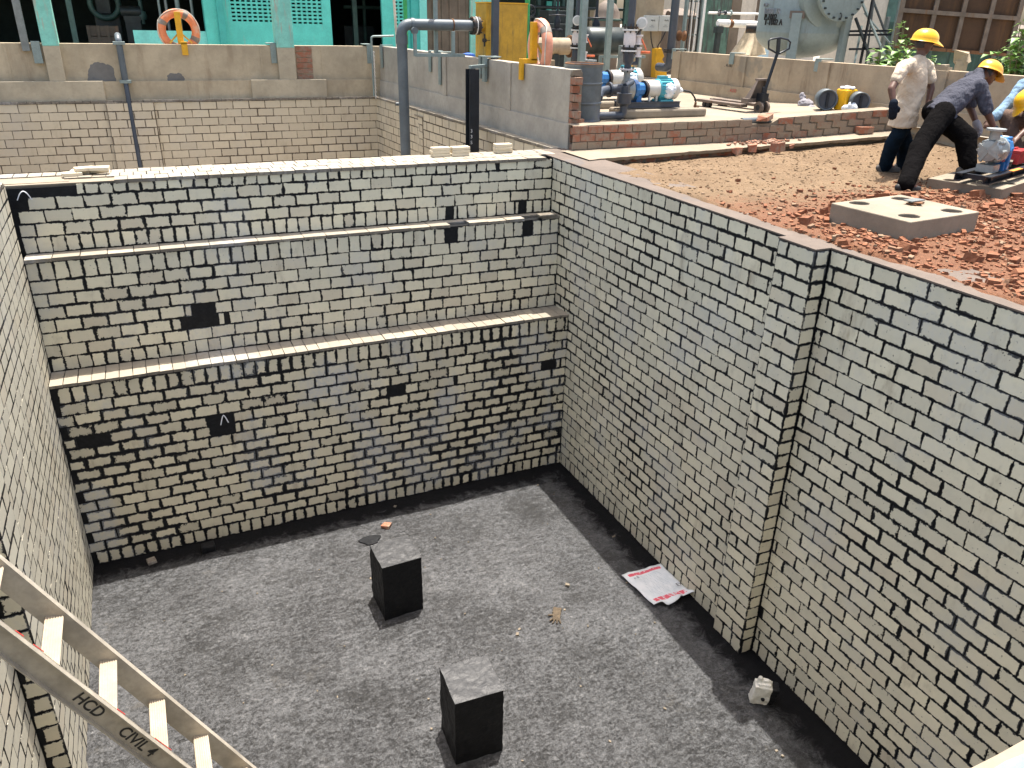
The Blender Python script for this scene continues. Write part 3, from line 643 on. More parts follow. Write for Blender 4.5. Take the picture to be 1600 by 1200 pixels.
# ============================================================ ground, foundation, low brick wall, parapets
def ftop(x): return -0.44+0.105*(x-0.4) if x < 4.05 else -0.057-0.32*(x-4.05)            # front edge of the foundation ledge
def wfront(x): return 0.30+0.02*(x-0.44) if x < 4.05 else 0.37-0.32*(x-4.05)
def wbase(x): return 0.03 if x < 4.05 else 0.03+0.085*(x-4.05)
# far ground: a sheet to the horizon, open over the tanks and the dug site
b = MB(); xs = [-400, -9.5, 6.0, 400]; ys = [-400, -9.6, 9.35, 400]
for i in range(3):
    for j in range(3):
        if i == 1 and j == 1: continue
        b.add([(xs[i], ys[j], 0.30), (xs[i+1], ys[j], 0.30), (xs[i+1], ys[j+1], 0.30), (xs[i], ys[j+1], 0.30)], [(0, 1, 2, 3)])
structure(b.build('ground', M['asph']))
b = MB(); b.box(-9.6, 6.0, -14, -9.6, -0.2, 0.0); structure(b.build('standing_strip', M['conc_pale']))
# dug soil beside the pit
def soil_h(x, y):
    h = 0.035*mnoise.noise(V((x*0.9, y*0.9, 1)))+0.022*mnoise.noise(V((x*3.1, y*3.1, 2)))+0.010*mnoise.noise(V((x*9, y*9, 5)))
    h += 0.012*max(0, min(1, (-y-2.5)/1.5)); h -= 0.09*max(0, min(1, 1-(ftop(x)-y)/0.9))
    if x > 4.05: h += 0.085*(x-4.05)*max(0, min(1, (y+2.6)/1.6))
    e = x-(0.05+0.09*mnoise.noise(V((y*1.3, 0, 7)))+0.05*mnoise.noise(V((y*5, 2, 7)))-0.02*(y+4)*0.5*(1 if y < -4 else 0))
    return h-0.16*max(0, min(1, 1-e/0.16))+0.005
b = MB(); nx, ny = 150, 230
for j in range(ny+1):
    for i in range(nx+1):
        x = 0.13+6.0*(i/nx)**1.15; y = -9.6+9.95*j/ny; b.v.append(V((x, y, soil_h(x, y))))
for j in range(ny):
    for i in range(nx): a = j*(nx+1)+i; b.f.append([a, a+1, a+nx+2, a+nx+1]); b.m.append(0)
structure(b.build('soil_ground', M['soil'], smooth=180))
# clods lying on the tan soil
def lump(b, uvs, c, r, flat=0.6, n=0):
    th = random.uniform(0, 6.28); ph = random.uniform(-0.5, 0.5)
    ax = V((math.cos(th), math.sin(th), ph*0.6)).normalized(); ay = Zv.cross(ax).normalized(); az = ax.cross(ay)
    a, bb, cc = r*random.uniform(0.8, 1.5), r*random.uniform(0.6, 1.1), r*flat*random.uniform(0.6, 1.2); i0 = len(b.v)
    for k in (-1, 1):
        for i, j in ((-1, -1), (1, -1), (1, 1), (-1, 1)):
            s = random.uniform(0.55, 1.0); b.v.append(c+ax*a*i*s+ay*bb*j*random.uniform(0.55, 1)+az*cc*k*random.uniform(0.6, 1))
    for f in MB.BOXF: b.f.append([i0+q for q in f]); b.m.append(0)
    rr_ = (random.random(), random.random()); uvs += [rr_]*24
def build_lumps(b, uvs, name, mat, kind=None, parent=None, origin=None):
    o = b.build(name, mat, parent, origin=origin); l = o.data.uv_layers.new(name='rnd'); l.data.foreach_set('uv', [q for p in uvs for q in p])
    if kind: o['kind'] = kind
    return o
b = MB(); uvs = []
P1C = V((1.26, -4.68, 0))
cnt = 0
while cnt < 13000:
    x = random.uniform(0.15, 5.2); y = random.uniform(-9.4, -1.6)
    dens = max(0, min(1, (-y-2.8)/1.4)) if x > 0.9 else max(0, min(1, (-y-3.2)/1.4))*0.9
    edge = x-(0.14+0.1*mnoise.noise(V((y*1.3, 0, 7)))+(0.10*(-y-4.4) if y < -4.4 else 0)*0.5)
    if edge < 0: continue
    if random.random() > dens+0.02: continue
    if 0.74 < x < 1.78 and -5.12 < y < -4.23: continue
    r = random.choice((0.006, 0.008, 0.010, 0.013, 0.017, 0.023))*random.uniform(0.6, 1.3)
    if y < -3.4 and random.random() < 0.09: r *= random.uniform(1.8, 2.6)
    lump(b, uvs, V((x, y, soil_h(x, y)+r*0.30)), r, 0.85); cnt += 1
build_lumps(b, uvs, 'brick_rubble', M['rubble'], 'stuff')
b = MB(); uvs = []
for k in range(2600):
    x = random.uniform(0.2, 5.9); y = random.uniform(-3.6, 0.2)
    if y > ftop(x)-0.02: continue
    r = random.choice((0.005, 0.007, 0.010, 0.014))*random.uniform(0.6, 1.3); lump(b, uvs, V((x, y, soil_h(x, y)+r*0.2)), r, 0.5)
build_lumps(b, uvs, 'soil_clods', M['soil'], 'stuff')

# foundation ledge under the brick wall, with its broken front
fd = thing('foundation_ledge', (3, -0.1, -0.2), 'broken pale concrete ledge running under the low brick wall', 'foundation')
b = MB(); n = 90; tops = []
for i in range(n+1):
    x = 0.30+5.75*i/n; e = 0.035*mnoise.noise(V((x*5, 3, 1)))+0.02*mnoise.noise(V((x*17, 3, 1))); z = wbase(x)-0.005+0.006*mnoise.noise(V((x*4, 0, 0)))
    b.v += [V((x, wfront(x)+0.05, z)), V((x, ftop(x)+e, z-0.004)), V((x, ftop(x)+e+0.015, z-0.05-0.02*mnoise.noise(V((x*11, 1, 1))))), V((x, ftop(x)+0.11+e, z-0.075)), V((x, ftop(x)+0.16, z-0.32))]
for i in range(n):
    a = i*5
    for k in range(4): b.f.append([a+k, a+k+1, a+6+k, a+5+k]); b.m.append(0 if k == 0 else 1 if k < 3 else 2)
b.build('ledge', [M['conc_pale'], M['conc_plinth'], M['mortar']], fd)
tb = TB(); u = 0.55
while u < 5.7:
    tb.brick(V((0, ftop(u)+0.15, 0)), X, Zv, -Y, u, u+0.235, -0.19+wbase(u), -0.055+wbase(u), 0.03, 0.008); u += 0.25
tb.build('exposed_footing', M['redbrick'], fd)

# low brick wall
lb = thing('brick_wall', (3, 0.3, 0.03), 'low dusty red brick wall edging the pump platform', 'brick wall')
b = MB(); npt = 40; fr = []
for i in range(npt+1): x = 0.47+5.55*i/npt; fr.append((x, wfront(x)+0.012, wbase(x)-0.03, wbase(x)+0.325+0.008*mnoise.noise(V((x*6, 1, 3)))))
for x, y, z0, z1 in fr: b.v += [V((x, y, z0)), V((x, y, z1)), V((x, y+0.24, z1+0.008))]
for i in range(npt):
    if 3.55 < fr[i][0] < 4.1:
        for q in (1, 2): b.v[i*3+q].z -= 0.075
    a = i*3
    for k in range(2): b.f.append([a+k, a+k+1, a+4+k, a+3+k]); b.m.append(1 if k else 0)
b.build('mortar', [M['mortar'], M['conc_pale']], lb)
tb = TB(); red = TB()
for r in range(3):
    x = 0.46-(0.125 if r % 2 else 0)
    while x < 5.95:
        e = x+0.235; a = max(x, 0.46); yy = wfront((a+e)/2)+0.012; zz = wbase((a+e)/2)+0.004+r*0.108
        if e-a > 0.06 and not (r == 2 and 3.5 < a < 4.02):
            sl = wfront(e)-wfront(a); Ub = V((e-a, sl, 0)).normalized(); NN = V((Ub.y, -Ub.x, 0))
            (red if a < 1.4 and r > 0 or random.random() < 0.16 else tb).brick(V((a, wfront(a)+0.012, zz)), Ub, Zv, NN, 0, e-a, 0.0, 0.096, 0.016, 0.007)
        x = e+0.014
tb.build('brick_face', M['dustbrick'], lb); red.build('clean_brick_face', M['redbrick'], lb)
b = MB(); q = AZ(1140, 186, 0.33); b.cyl(V((3.56, wfront(3.8)+0.10, wbase(3.8)+0.29)), V((4.10, wfront(3.8)+0.085, wbase(3.8)+0.295)), 0.05, n=16)
tag(b.build('pipe_stub', M['pvc'], origin=(3.8, wfront(3.8), 0.3), smooth=40), 'short grey pipe laid through the notch in the low brick wall', 'pipe')
# platform floor
def platz(x, y): return 0.335+0.075*max(0, x-4.3)*max(0, min(1, (3.0-y)/2.0))
b = MB(); nx, ny = 44, 40
for j in range(ny+1):
    for i in range(nx+1):
        x = 0.62+5.5*i/nx; y0_ = max(wfront(min(x, 6.0))+0.20, -0.1) if x > 4.05 else 0.55; y = y0_+(9.35-y0_)*(j/ny)**1.6; b.v.append(V((x, y, platz(x, y)+0.003*mnoise.noise(V((x*3, y*3, 0))))))
for j in range(ny):
    for i in range(nx): a = j*(nx+1)+i; b.f.append([a, a+1, a+nx+2, a+nx+1]); b.m.append(0)
structure(b.build('platform_floor', M['conc_pale'], smooth=180))

# loose bricks and brick pieces by the ledge
def brick_piece(c, s, yaw, label, name='broken_brick', cat='brick', mat='redbrick', jit=0.015, group=None, tilt=0.0):
    c = V(c); ax = V((math.cos(yaw), math.sin(yaw), tilt)).normalized(); ay = Zv.cross(ax).normalized(); az = ax.cross(ay)
    b = MB(); b.obox(c+Zv*s[2]/2, ax*s[0]/2, ay*s[1]/2, az*s[2]/2, jit=jit); o = b.build(name, M[mat], origin=c, bevel=0.004)
    l = o.data.uv_layers.new(name='rnd'); rr_ = (random.random(), random.random()*0.5); l.data.foreach_set('uv', [q for _ in range(len(o.data.loops)) for q in rr_])
    return tag(o, label, cat, group)
g1 = 'red brick pieces along the ledge'
for (u, v, s, yaw, lab) in ((1150, 240, (0.13, 0.10, 0.08), 0.4, 'small red brick lump at the near end of the broken ledge rubble'),
                            (1175, 236, (0.20, 0.11, 0.09), 1.0, 'half orange brick tipped against the ledge beside the biggest lump'),
                            (1213, 236, (0.19, 0.15, 0.12), 0.3, 'biggest rounded red brick lump on the soil in front of the ledge'),
                            (1236, 233, (0.12, 0.08, 0.07), 0.8, 'little red brick chip beyond the biggest lump')):
    p = AZ(u, v, -0.02); brick_piece(p, s, yaw, lab, group=g1, jit=0.02)
p = AY(1195, 190, wfront(4.2)+0.08); brick_piece((p.x, p.y, wbase(4.2)+0.30), (0.30, 0.16, 0.06), 0.5, 'bright red broken brick slab lying on top of the low wall by the notch', group=g1, jit=0.025)
p = V((5.50, wfront(5.5)-0.13, wbase(5.5)+0.005)); brick_piece(p, (0.24, 0.12, 0.10), -0.3, 'whole bright red brick standing on the ledge near the cream shirted man', 'brick', jit=0.006)
b = MB(); uvs = []
for k in range(110):
    x = random.gauss(3.75, 0.28); y = random.uniform(ftop(x)+0.12, wfront(x)-0.04); r = random.uniform(0.012, 0.035); lump(b, uvs, V((x, y, wbase(x)+r*0.3)), r)
build_lumps(b, uvs, 'brick_debris', M['redbrick'], 'stuff')

# concrete parapet on the tank's right side, ending in broken brickwork
cw = thing('concrete_parapet', (0.4, 4.8, 0), 'new grey cement parapet wall beside the second tank ending in broken brick', 'parapet wall'); cw['kind'] = 'thing'
cf = lambda y: xr(y)+0.135
b = MB()
b.prism([V((cf(0.56), 0.56, -0.02)), V((cf(9.1), 9.1, -0.02)), V((cf(9.1)+0.26, 9.1, -0.02)), V((cf(0.56)+0.22, 0.56, -0.02))], V((0, 0, 0.365)), 1)
b.prism([V((cf(0.62)+0.025, 0.62, 0.345)), V((cf(9.1)+0.025, 9.1, 0.345)), V((cf(9.1)+0.22, 9.1, 0.345)), V((cf(0.62)+0.205, 0.62, 0.345))], V((0, 0, 0.725)))
for u in (640, 706, 798):
    y = AX(u, 110, 0.5).y; b.box(cf(y)+0.004, cf(y)+0.03, y-0.10, y+0.10, 0.35, 1.062)
b.build('wall', [M['conc_grey'], M['conc_rough']], cw)
tb = TB(); zz = -0.02
for k in range(9):
    h_ = 0.098; wd = random.uniform(0.10, 0.20); y0 = 0.58-(0.105 if k % 2 == 0 else 0.045)+random.uniform(-0.012, 0.012)
    for xx in ((cf(.6)+0.03, cf(.6)+0.14),) if k > 3 else ((cf(.6)+0.03, cf(.6)+0.135), (cf(.6)+0.145, cf(.6)+0.24)):
        bb = MB.BOXF
        tb.brick(V((xx[0], y0, zz)), X, Zv, -Y, 0, xx[1]-xx[0], 0.006, h_, 0.0, 0.006)
        tb.brick(V((xx[0], 0.64, zz)), -Y, Zv, -X, 0, 0.64-y0, 0.006, h_, 0.002, 0.006); tb.brick(V((xx[1], y0, zz)), Y, Zv, X, 0, 0.64-y0, 0.006, h_, 0.002, 0.006)
        tb.brick(V((xx[0], y0, zz+h_)), X, Y, Zv, 0, xx[1]-xx[0], 0.0, 0.64-y0, 0.002, 0.004)
    zz += 0.112
tb.build('broken_brickwork', M['redbrick'], cw)
b = MB(); b.box(cf(.6)+0.035, cf(.6)+0.20, 0.588, 0.66, 0.0, 1.04); b.box(cf(.6)+0.03, cf(.6)+0.15, 0.55, 0.63, 0.99, 1.066, jit=0.01); b.build('mortar_core', M['mortar'], cw)

# far parapet of the second tank with columns
fp = thing('concrete_parapet', (-4, 9.2, 0), 'old tan concrete parapet behind the second tank with a dark patch', 'parapet wall'); fp['kind'] = 'thing'
b = MB(); FY = 9.10
b.box(TX0, 0.42, FY, 9.42, -0.02, 0.36); b.box(TX0, 0.40, FY+0.06, 9.40, 0.36, 1.06)
for u in (12, 130, 410, 505): x = AY(u, 100, FY).x; b.box(x-0.02, x+0.02, FY+0.05, FY+0.1, 0.362, 1.05)
x0, x1 = AY(50, 100, FY).x, AY(130, 100, FY).x
b.build('wall', M['conc_tan'], fp)
for (u0, u1) in ((-40, 163), (393, 510)):
    xa, xb = AY(u0, 140, FY).x, AY(u1, 140, FY).x; b = MB(); b.box(xa, xb, FY-0.07, FY+0.03, -0.0, 0.375); b.build('footing_block', M['conc_old'], fp, bevel=0.006)
def cpatch(u, w, h, sd):
    q = AY(u, 110, FY+0.06); n = 40; pts = []
    for i in range(n+1):
        a = math.pi*i/n; k = 1+0.28*mnoise.noise(V((math.cos(a)*1.7+sd, math.sin(a)*1.7, sd)))+0.10*mnoise.noise(V((math.cos(a)*6, math.sin(a)*6, sd)))
        sq = min(1.25, 1/max(abs(math.cos(a)), abs(math.sin(a)), 0.75)); pts.append(V((q.x+w*k*sq*math.cos(a), FY+0.056, 0.362+max(0, h*k*sq*math.sin(a)))))
    b = MB(); b.prism(list(reversed(pts)), V((0, 0.01, 0))); b.build('cement_patch', M['patch'], fp)
cpatch(157, 0.25, 0.33, 1.3); cpatch(272, 0.16, 0.13, 5.1)
xa, xb = AY(464, 100, FY).x, AY(489, 100, FY).x
tb = TB(); z = 0.38
while z < 1.04:
    tb.brick(V((xa, FY+0.048, 0)), X, Zv, -Y, 0.0, xb-xa, z, z+0.10, 0.006, 0.006); z += 0.113
tb.build('bare_brick_patch', M['redbrick'], fp)
cols = []
for (u0, u1, v, lab) in ((62, 106, 100, 'chalky turquoise and concrete column rising in front of the dark plant hall opening'), (434, 462, 100, 'slim pale turquoise column standing before the perforated wall')):
    xa, xb = AY(u0+10 if u0 < 100 else u0+1, v, FY-0.04).x, AY(u1-8 if u0 < 100 else u1, v, FY-0.04).x
    c = thing('column', ((xa+xb)/2, FY, 0.37), lab, 'column'); c['kind'] = 'thing'
    MB().box(xa, xb, FY-0.05, FY+0.28, 0.372, 1.02).build('concrete_base', M['conc_old'], c, bevel=0.008)
    MB().box(xa, xb, FY-0.052, FY+0.282, 1.02, 4.4).build('painted_shaft', M['turq_col'], c, bevel=0.008)

# stained parapet on the far side of the platform
rp = thing('concrete_parapet', (6, 2, 0.3), 'stained tan concrete parapet behind the pallet truck and buckets', 'parapet wall'); rp['kind'] = 'thing'
rf = lambda y: 6.09-0.042*(y+0.02)
ye = AX(1062, 90, 5.88).y
b = MB()
def rseg(y0, y1, o, th, z0, z1, mi=0): b.prism([V((rf(y0)+o, y0, z0)), V((rf(y0)+o+th, y0, z0)), V((rf(y1)+o+th, y1, z0)), V((rf(y1)+o, y1, z0))], V((0, 0, z1-z0)), mi)
rseg(-9, ye, 0.03, 0.20, 0.57, 1.135); rseg(-9, ye, -0.03, 0.28, -0.1, 0.57)
for u in (1063, 1160, 1284, 1460): y = AX(u, 110, 6.0).y; rseg(y-0.13, y+0.13, 0.0, 0.05, 0.571, 1.131)
b.build('wall', M['conc_tanwall'], rp)
def wallmark(s, u, v, size, mat): p = AX(u, v, rf(2)-0.0); return p
for s, u, v, z in (('. 4.333', 1138, 143, 0), ('. 4.333', 1132, 104, 0.06)):
    y = AX(u, v, 6.0).y; p = AX(u, v, rf(y)+(-0.033 if z == 0 else 0.027)); text(s, 0.085, p, V((0.042, -1, 0)), Zv, M['redink'] if z == 0 else M['ink'], rp)
def clamp(y, front, th, top, drop, w, sgn, lab, drop2=0.25, arm=0.0):
    """grey flat bar bent over a parapet top"""
    t = thing('steel_bracket', (front, y, top), lab, 'bracket', 'grey brackets hooked over parapets')
    MB().box(front-0.018, front-0.002, y-w/2, y+w/2, top-drop, top+0.03).build('front_plate', M['galv'], t, bevel=0.003)
    MB().box(front-0.018, front+th+0.25*arm, y-w/2, y+w/2, top+0.03, top+0.048).build('top_plate', M['galv'], t, bevel=0.003)
    return t
for u, lab in ((1060, 'grey bracket over the far end of the tan parapet'), (1147, 'grey bracket on the tan parapet below the burlap sheet'), (1277, 'grey bracket on the tan parapet in front of the big tank')):
    y = AX(u, 90, rf(2)).y; clamp(y, rf(y)+0.03-(0.0), 0.28, 1.137, 0.17, 0.14, 1, lab)
# ============================================================ plinths, the pump being set and the workers
def plinth_with_holes(name, pts, z0, z1, holes, lab, hr=0.075):
    b = MB(); c = sum((V(p) for p in pts), V())/len(pts)
    b.prism([V((p[0], p[1], z0)) for p in pts], V((0, 0, z1-z0)))
    o = b.build(name, M['conc_plinth'], origin=(c.x, c.y, z0))
    k = MB()
    for h in holes:
        nrm = [hr*(1+0.12*mnoise.noise(V((h[0]*9+math.cos(a)*2, math.sin(a)*2, 0)))) for a in [2*math.pi*i/20 for i in range(20)]]
        k.prism([V((h[0]+nrm[i]*1.15*math.cos(2*math.pi*i/20), h[1]+nrm[i]*0.95*math.sin(2*math.pi*i/20), z1-0.24)) for i in range(20)], V((0, 0, 0.5)))
    ko = k.build('cutter', M['conc_plinth'])
    m = o.modifiers.new('b', 'BOOLEAN'); m.operation = 'DIFFERENCE'; m.object = ko; m.solver = 'EXACT'
    bv = o.modifiers.new('bv', 'BEVEL'); bv.width = 0.008; bv.segments = 2; bv.limit_method = 'ANGLE'; bv.angle_limit = R(50)
    bake(o); bpy.data.objects.remove(ko)
    return tag(o, lab, 'plinth')
A0, B0, C0, D0 = AZ(1299, 317, .2), AZ(1423, 347, .2), AZ(1531, 331, .2), AZ(1408, 304, .2)
hs = [AZ(u, v, .2) for u, v in ((1343, 317), (1408, 310), (1487, 329), (1421, 337))]
plinth_with_holes('concrete_plinth', [A0, B0, C0, D0], -0.08, 0.2, hs, 'free concrete plinth with four bolt pockets among the brick rubble', 0.088)
# steel shims lying on the free plinth
pc = AZ(1430, 318, .205)
for k, (dx, dy, dz, yw, lab) in enumerate(((0, 0, 0, .3, 'lowest rusty shim plate of the little pile on the plinth'), (0.01, 0.005, .012, .9, 'middle shim plate of the little pile on the plinth'), (-0.01, 0.01, .024, 0.1, 'topmost pale shim plate of the little pile on the plinth'))):
    b = MB(); ax = V((math.cos(yw), math.sin(yw), 0)); ay = V((-ax.y, ax.x, 0)); b.obox(pc+V((dx, dy, dz+0.006)), ax*0.10, ay*0.045, Zv*0.005)
    tag(b.build('shim_plate', M['rust'] if k < 2 else M['steel_grey'], origin=pc), lab, 'shim plate', 'shims on the plinth')
A2 = V((3.18, -3.35, 0)); B2 = V((3.42, -4.12, 0)); e2 = V((0.77, 0.24, 0)).normalized()*1.7
ZP = 0.125
plinth_with_holes('concrete_plinth', [A2, B2, B2+e2, A2+e2], -0.08, ZP, [A2+V((.17, -.18, 0)), B2+V((0.40, 0.24, 0))], 'concrete plinth with the steel pump base under the bending man', 0.085)

# pump set on its black base
DP = depth(A2+V((0.6, -0.35, 0)))
pm = thing('pump_set', tuple(A2+V((0.6, -0.35, ZP))), 'blue and silver pump on a black steel base held by the workers', 'pump')
q = lambda u, v, d=0.0: AD(u, v, DP+d)
def zfix(p, z): p = V(p); p.z = z; return p
b = MB()
n0, n1 = AZ(1476, 266, ZP+0.06), AZ(1600, 283, ZP+0.06); f0 = n0+V((0.35, 0.12, 0)); 
bx = V((0.955, 0.295, 0)); by = V((-0.295, 0.955, 0)); bc = V((3.50, -3.82, ZP))
def P_(a, c, z): return bc+bx*a+by*c+Zv*z
for c in (-0.13, 0.17):
    b.beam(P_(-0.34, c, 0.125), P_(1.5, c, 0.125), 0.07, 0.012); b.beam(P_(-0.34, c, 0.055), P_(1.5, c, 0.055), 0.07, 0.012); b.beam(P_(-0.34, c+0.03, 0.09), P_(1.5, c+0.03, 0.09), 0.012, 0.06)
for a in (-0.18, 0.5, 1.2): b.beam(P_(a, -0.13, 0.09), P_(a, 0.17, 0.09), 0.05, 0.05)
b.build('base_frame', M['black_steel'], pm)
b = MB(); b.beam(P_(0.30, -0.155, 0.134), P_(0.62, -0.155, 0.134), 0.05, 0.006); b.build('orange_mark', M['orangepaint'], pm)
b = MB(); cc = P_(0.06, 0.02, 0.36)
b.lathe([(0.06, -0.13), (0.11, -0.12), (0.125, -0.06), (0.115, -0.04), (0.12, 0.04), (0.15, 0.06), (0.15, 0.10), (0.11, 0.12)], cc, bx, 12)
for a in range(4): g = a*math.pi/2+0.5; b.beam(cc-bx*0.125, cc-bx*0.11+(by*math.cos(g)+Zv*math.sin(g))*0.13, 0.03, 0.03)
for a in range(8): g = a*math.pi/4; b.cyl(cc+bx*(-0.08)+by*0.125*math.cos(g)+Zv*0.125*math.sin(g), cc+bx*0.09+by*0.125*math.cos(g)+Zv*0.125*math.sin(g), 0.016, n=8)
b.cyl(cc+bx*(-0.04)+Zv*0.12, cc+bx*(-0.04)+Zv*0.22, 0.055, n=16); b.lathe([(0.10, 0), (0.10, 0.022)], cc+bx*(-0.04)+Zv*0.215, Zv, 20)
b.obox(cc+bx*0.0+Zv*(-0.19), bx*0.10, by*0.09, Zv*0.04); b.build('casing', M['silver'], pm, smooth=35)
b = MB(); cb = P_(0.27, 0.02, 0.36)
b.lathe([(0.10, -0.10), (0.15, -0.08), (0.15, -0.03), (0.12, 0.0), (0.115, 0.14), (0.09, 0.16)], cb, bx, 8); b.obox(cb+bx*0.06+Zv*0.10, bx*0.08, by*0.07, Zv*0.03); b.obox(cb+bx*0.04-Zv*0.19, bx*0.05, by*0.10, Zv*0.05); b.obox(cb+bx*0.06-by*0.10-Zv*0.10, bx*0.03, by*0.02, Zv*0.12)
b.build('bearing_housing', M['blue'], pm, bevel=0.008)
b = MB(); b.obox(cb+bx*0.08+Zv*0.131, bx*0.04, by*0.035, Zv*0.002); b.build('name_plate', M['white'], pm)
b = MB(); b.obox(P_(0.95, 0.05, 0.20), bx*0.14, by*0.10, Zv*0.06); b.obox(P_(0.95, 0.05, 0.28), bx*0.14, by*0.11, Zv*0.02); b.obox(P_(0.95, 0.05, 0.31), bx*0.05, by*0.012, Zv*0.012)
tag(b.build('tool_box', M['redbox'], origin=P_(0.95, 0.05, 0.13), bevel=0.006), 'red tool box sitting on the pump base behind the blue housing', 'tool box')
b = MB(); b.beam(P_(0.62, -0.02, 0.150), P_(0.98, 0.08, 0.150), 0.05, 0.03); b.beam(P_(0.62, -0.02, 0.186), P_(0.98, 0.08, 0.186), 0.06, 0.012)
tag(b.build('timber_offcut', M['wood'], origin=P_(0.8, 0.03, 0.14)), 'short timber offcut under the pump shaft on the black base', 'timber')

FT = cloud(0.13, 3)
def helmet(center, up, fwd, mat, parent, r=0.128):
    up, fwd = V(up).normalized(), V(fwd); fwd = (fwd-up*fwd.dot(up)).normalized(); sd = up.cross(fwd)
    b = MB(); n, m = 28, 9; c = V(center)
    for i in range(m):
        th = math.pi/2*(1-i/(m-1)); 
        for k in range(n):
            g = 2*math.pi*k/n; e = 1.16 if True else 1
            b.v.append(c+fwd*r*e*math.sin(th)*math.cos(g)+sd*r*0.98*math.sin(th)*math.sin(g)+up*(r*0.98*math.cos(th)+(0.012 if abs(math.sin(g)) < 0.25 else 0)*math.sin(th)))
    for i in range(m-1):
        for k in range(n): b.f.append([i*n+k, i*n+(k+1) % n, (i+1)*n+(k+1) % n, (i+1)*n+k]); b.m.append(0)
    b0 = len(b.v)                                        # brim all round, long peak in front
    for k in range(n):
        g = 2*math.pi*k/n; pk = max(0, math.cos(g))**2.2; ex = 0.012+0.075*pk
        p = c+fwd*(r*1.16+ex)*math.cos(g)+sd*(r*0.98+0.014)*math.sin(g)-up*(0.012+0.035*pk); b.v.append(p)
    for k in range(n): b.f.append([k, b0+k, b0+(k+1) % n, (k+1) % n]); b.m.append(0)
    b1 = len(b.v)
    for k in range(n):
        g = 2*math.pi*k/n; b.v.append(c+fwd*(r*1.10)*math.cos(g)+sd*(r*0.92)*math.sin(g)-up*0.014)
    for k in range(n): b.f.append([b0+k, b1+k, b1+(k+1) % n, b0+(k+1) % n]); b.m.append(0)
    o = b.build('hard_hat', mat, parent, smooth=50); s = o.modifiers.new('solid', 'SOLIDIFY'); s.thickness = 0.004
    s2 = MB(); s2.torus(c+up*0.022, up, r*1.085, 0.006, 28, 6)
    return o
def head(b, c, up, fwd, r=0.1):
    """skull, jaw, nose, brow, ears as overlapping forms of the one body mesh"""
    up, fwd = V(up).normalized(), V(fwd).normalized(); fwd = (fwd-up*fwd.dot(up)).normalized(); sd = up.cross(fwd); c = V(c)
    b.ell(c, 0.098, 0.078, 0.112, 20, 14, axes=(fwd, sd, up))
    b.ell(c+fwd*0.035-up*0.062, 0.062, 0.058, 0.062, 16, 10, axes=(fwd, sd, up)); b.ell(c+fwd*0.068-up*0.095, 0.026, 0.028, 0.022, 12, 8, axes=(fwd, sd, up))
    b.capsule(c+fwd*0.092+up*0.01, c+fwd*0.112-up*0.032, 0.010, 0.017, 10); b.ell(c+fwd*0.086+up*0.022, 0.016, 0.055, 0.013, 12, 8, axes=(fwd, sd, up))
    b.ell(c+fwd*0.092-up*0.066, 0.012, 0.026, 0.009, 12, 8, axes=(fwd, sd, up))
    for s in (-1, 1): b.ell(c+sd*s*0.080-fwd*0.008-up*0.012, 0.020, 0.010, 0.032, 10, 8, axes=(fwd, sd, up))
    return sd
def hand(b, w, d, palm, L=0.085, curl=0.5, side=1):
    """palm and five bent fingers growing from wrist w in direction d; palm is the palm normal"""
    d = V(d).normalized(); palm = V(palm); palm = (palm-d*palm.dot(d)).normalized(); sd = d.cross(palm)*side; w = V(w)
    b.obox(w+d*0.045, d*0.045, sd*0.036, palm*0.013); b.capsule(w, w+d*0.06, 0.028, 0.026, 10)
    for i, (o_, ln) in enumerate(((-0.030, 0.075), (-0.010, 0.085), (0.010, 0.080), (0.029, 0.062))):
        p = w+d*0.085+sd*o_; d1 = (d+palm*curl*0.5).normalized(); d2 = (d+palm*curl*1.5).normalized(); p1 = p+d1*ln*0.5; b.capsule(p, p1, 0.0105, 0.0095, 8); b.capsule(p1, p1+d2*ln*0.5, 0.0095, 0.008, 8)
    t0 = w+d*0.025-sd*0.034; t1 = t0+(d*0.6-sd*0.7+palm*0.3).normalized()*0.045; b.capsule(t0, t1, 0.013, 0.011, 8); b.capsule(t1, t1+(d+palm*0.5).normalized()*0.035, 0.011, 0.009, 8)
def chain(b, pts):
    for (p, r), (q_, s) in zip(pts, pts[1:]): b.capsule(p, q_, r, s, 16)
def shoe(name, heel, toe, mat, parent, h=0.085):
    heel, toe = V(heel), V(toe); d = (toe-heel).normalized(); b = MB()
    b.capsule(heel+Zv*0.045, heel+d*0.10+Zv*0.05, 0.044, 0.046, 12); b.capsule(heel+d*0.10+Zv*0.042, toe-d*0.03+Zv*0.03, 0.046, 0.034, 12); sd = d.cross(Zv)
    b.obox(heel+d*((toe-heel).length*0.46)+Zv*0.011, d*((toe-heel).length*0.5), sd*0.040, Zv*0.012)
    return blob(b, name, mat, parent, 0.008, 4)

# ---- worker 1: standing, cream shirt
d1 = 10.1
J = lambda u, v, k=0.0: AD(u, v, d1+k)
ftR, ftL = AZ(1381, 268, 0.0), AZ(1409, 266, 0.0)
fc = V((0.80, -0.45, 0)).normalized(); lat = V((-fc.y, fc.x, 0))         # facing; lat points to his left
hip = AD(1411, 186, depth((ftR+ftL)/2)); hip.z = 0.88; hip = V((3.80, -2.44, 0.87))
def fit(u, v, ref): return AD(u, v, depth(ref))
hip = fit(1411, 187, V((3.76, -2.45, 0.87)))
neck = fit(1437, 92, hip+V((0.14, -0.03, 0.6))); hd = fit(1445, 67, neck+fc*0.04+Zv*0.15)
shR = fit(1411, 104, neck-lat*0.19); shL = fit(1450, 104, neck+lat*0.19)
elR = fit(1393, 139, shR-lat*0.05); wrR = fit(1396, 163, elR+fc*0.06); elL = fit(1455, 138, shL+lat*0.05); wrL = fit(1449, 166, elL+fc*0.08)
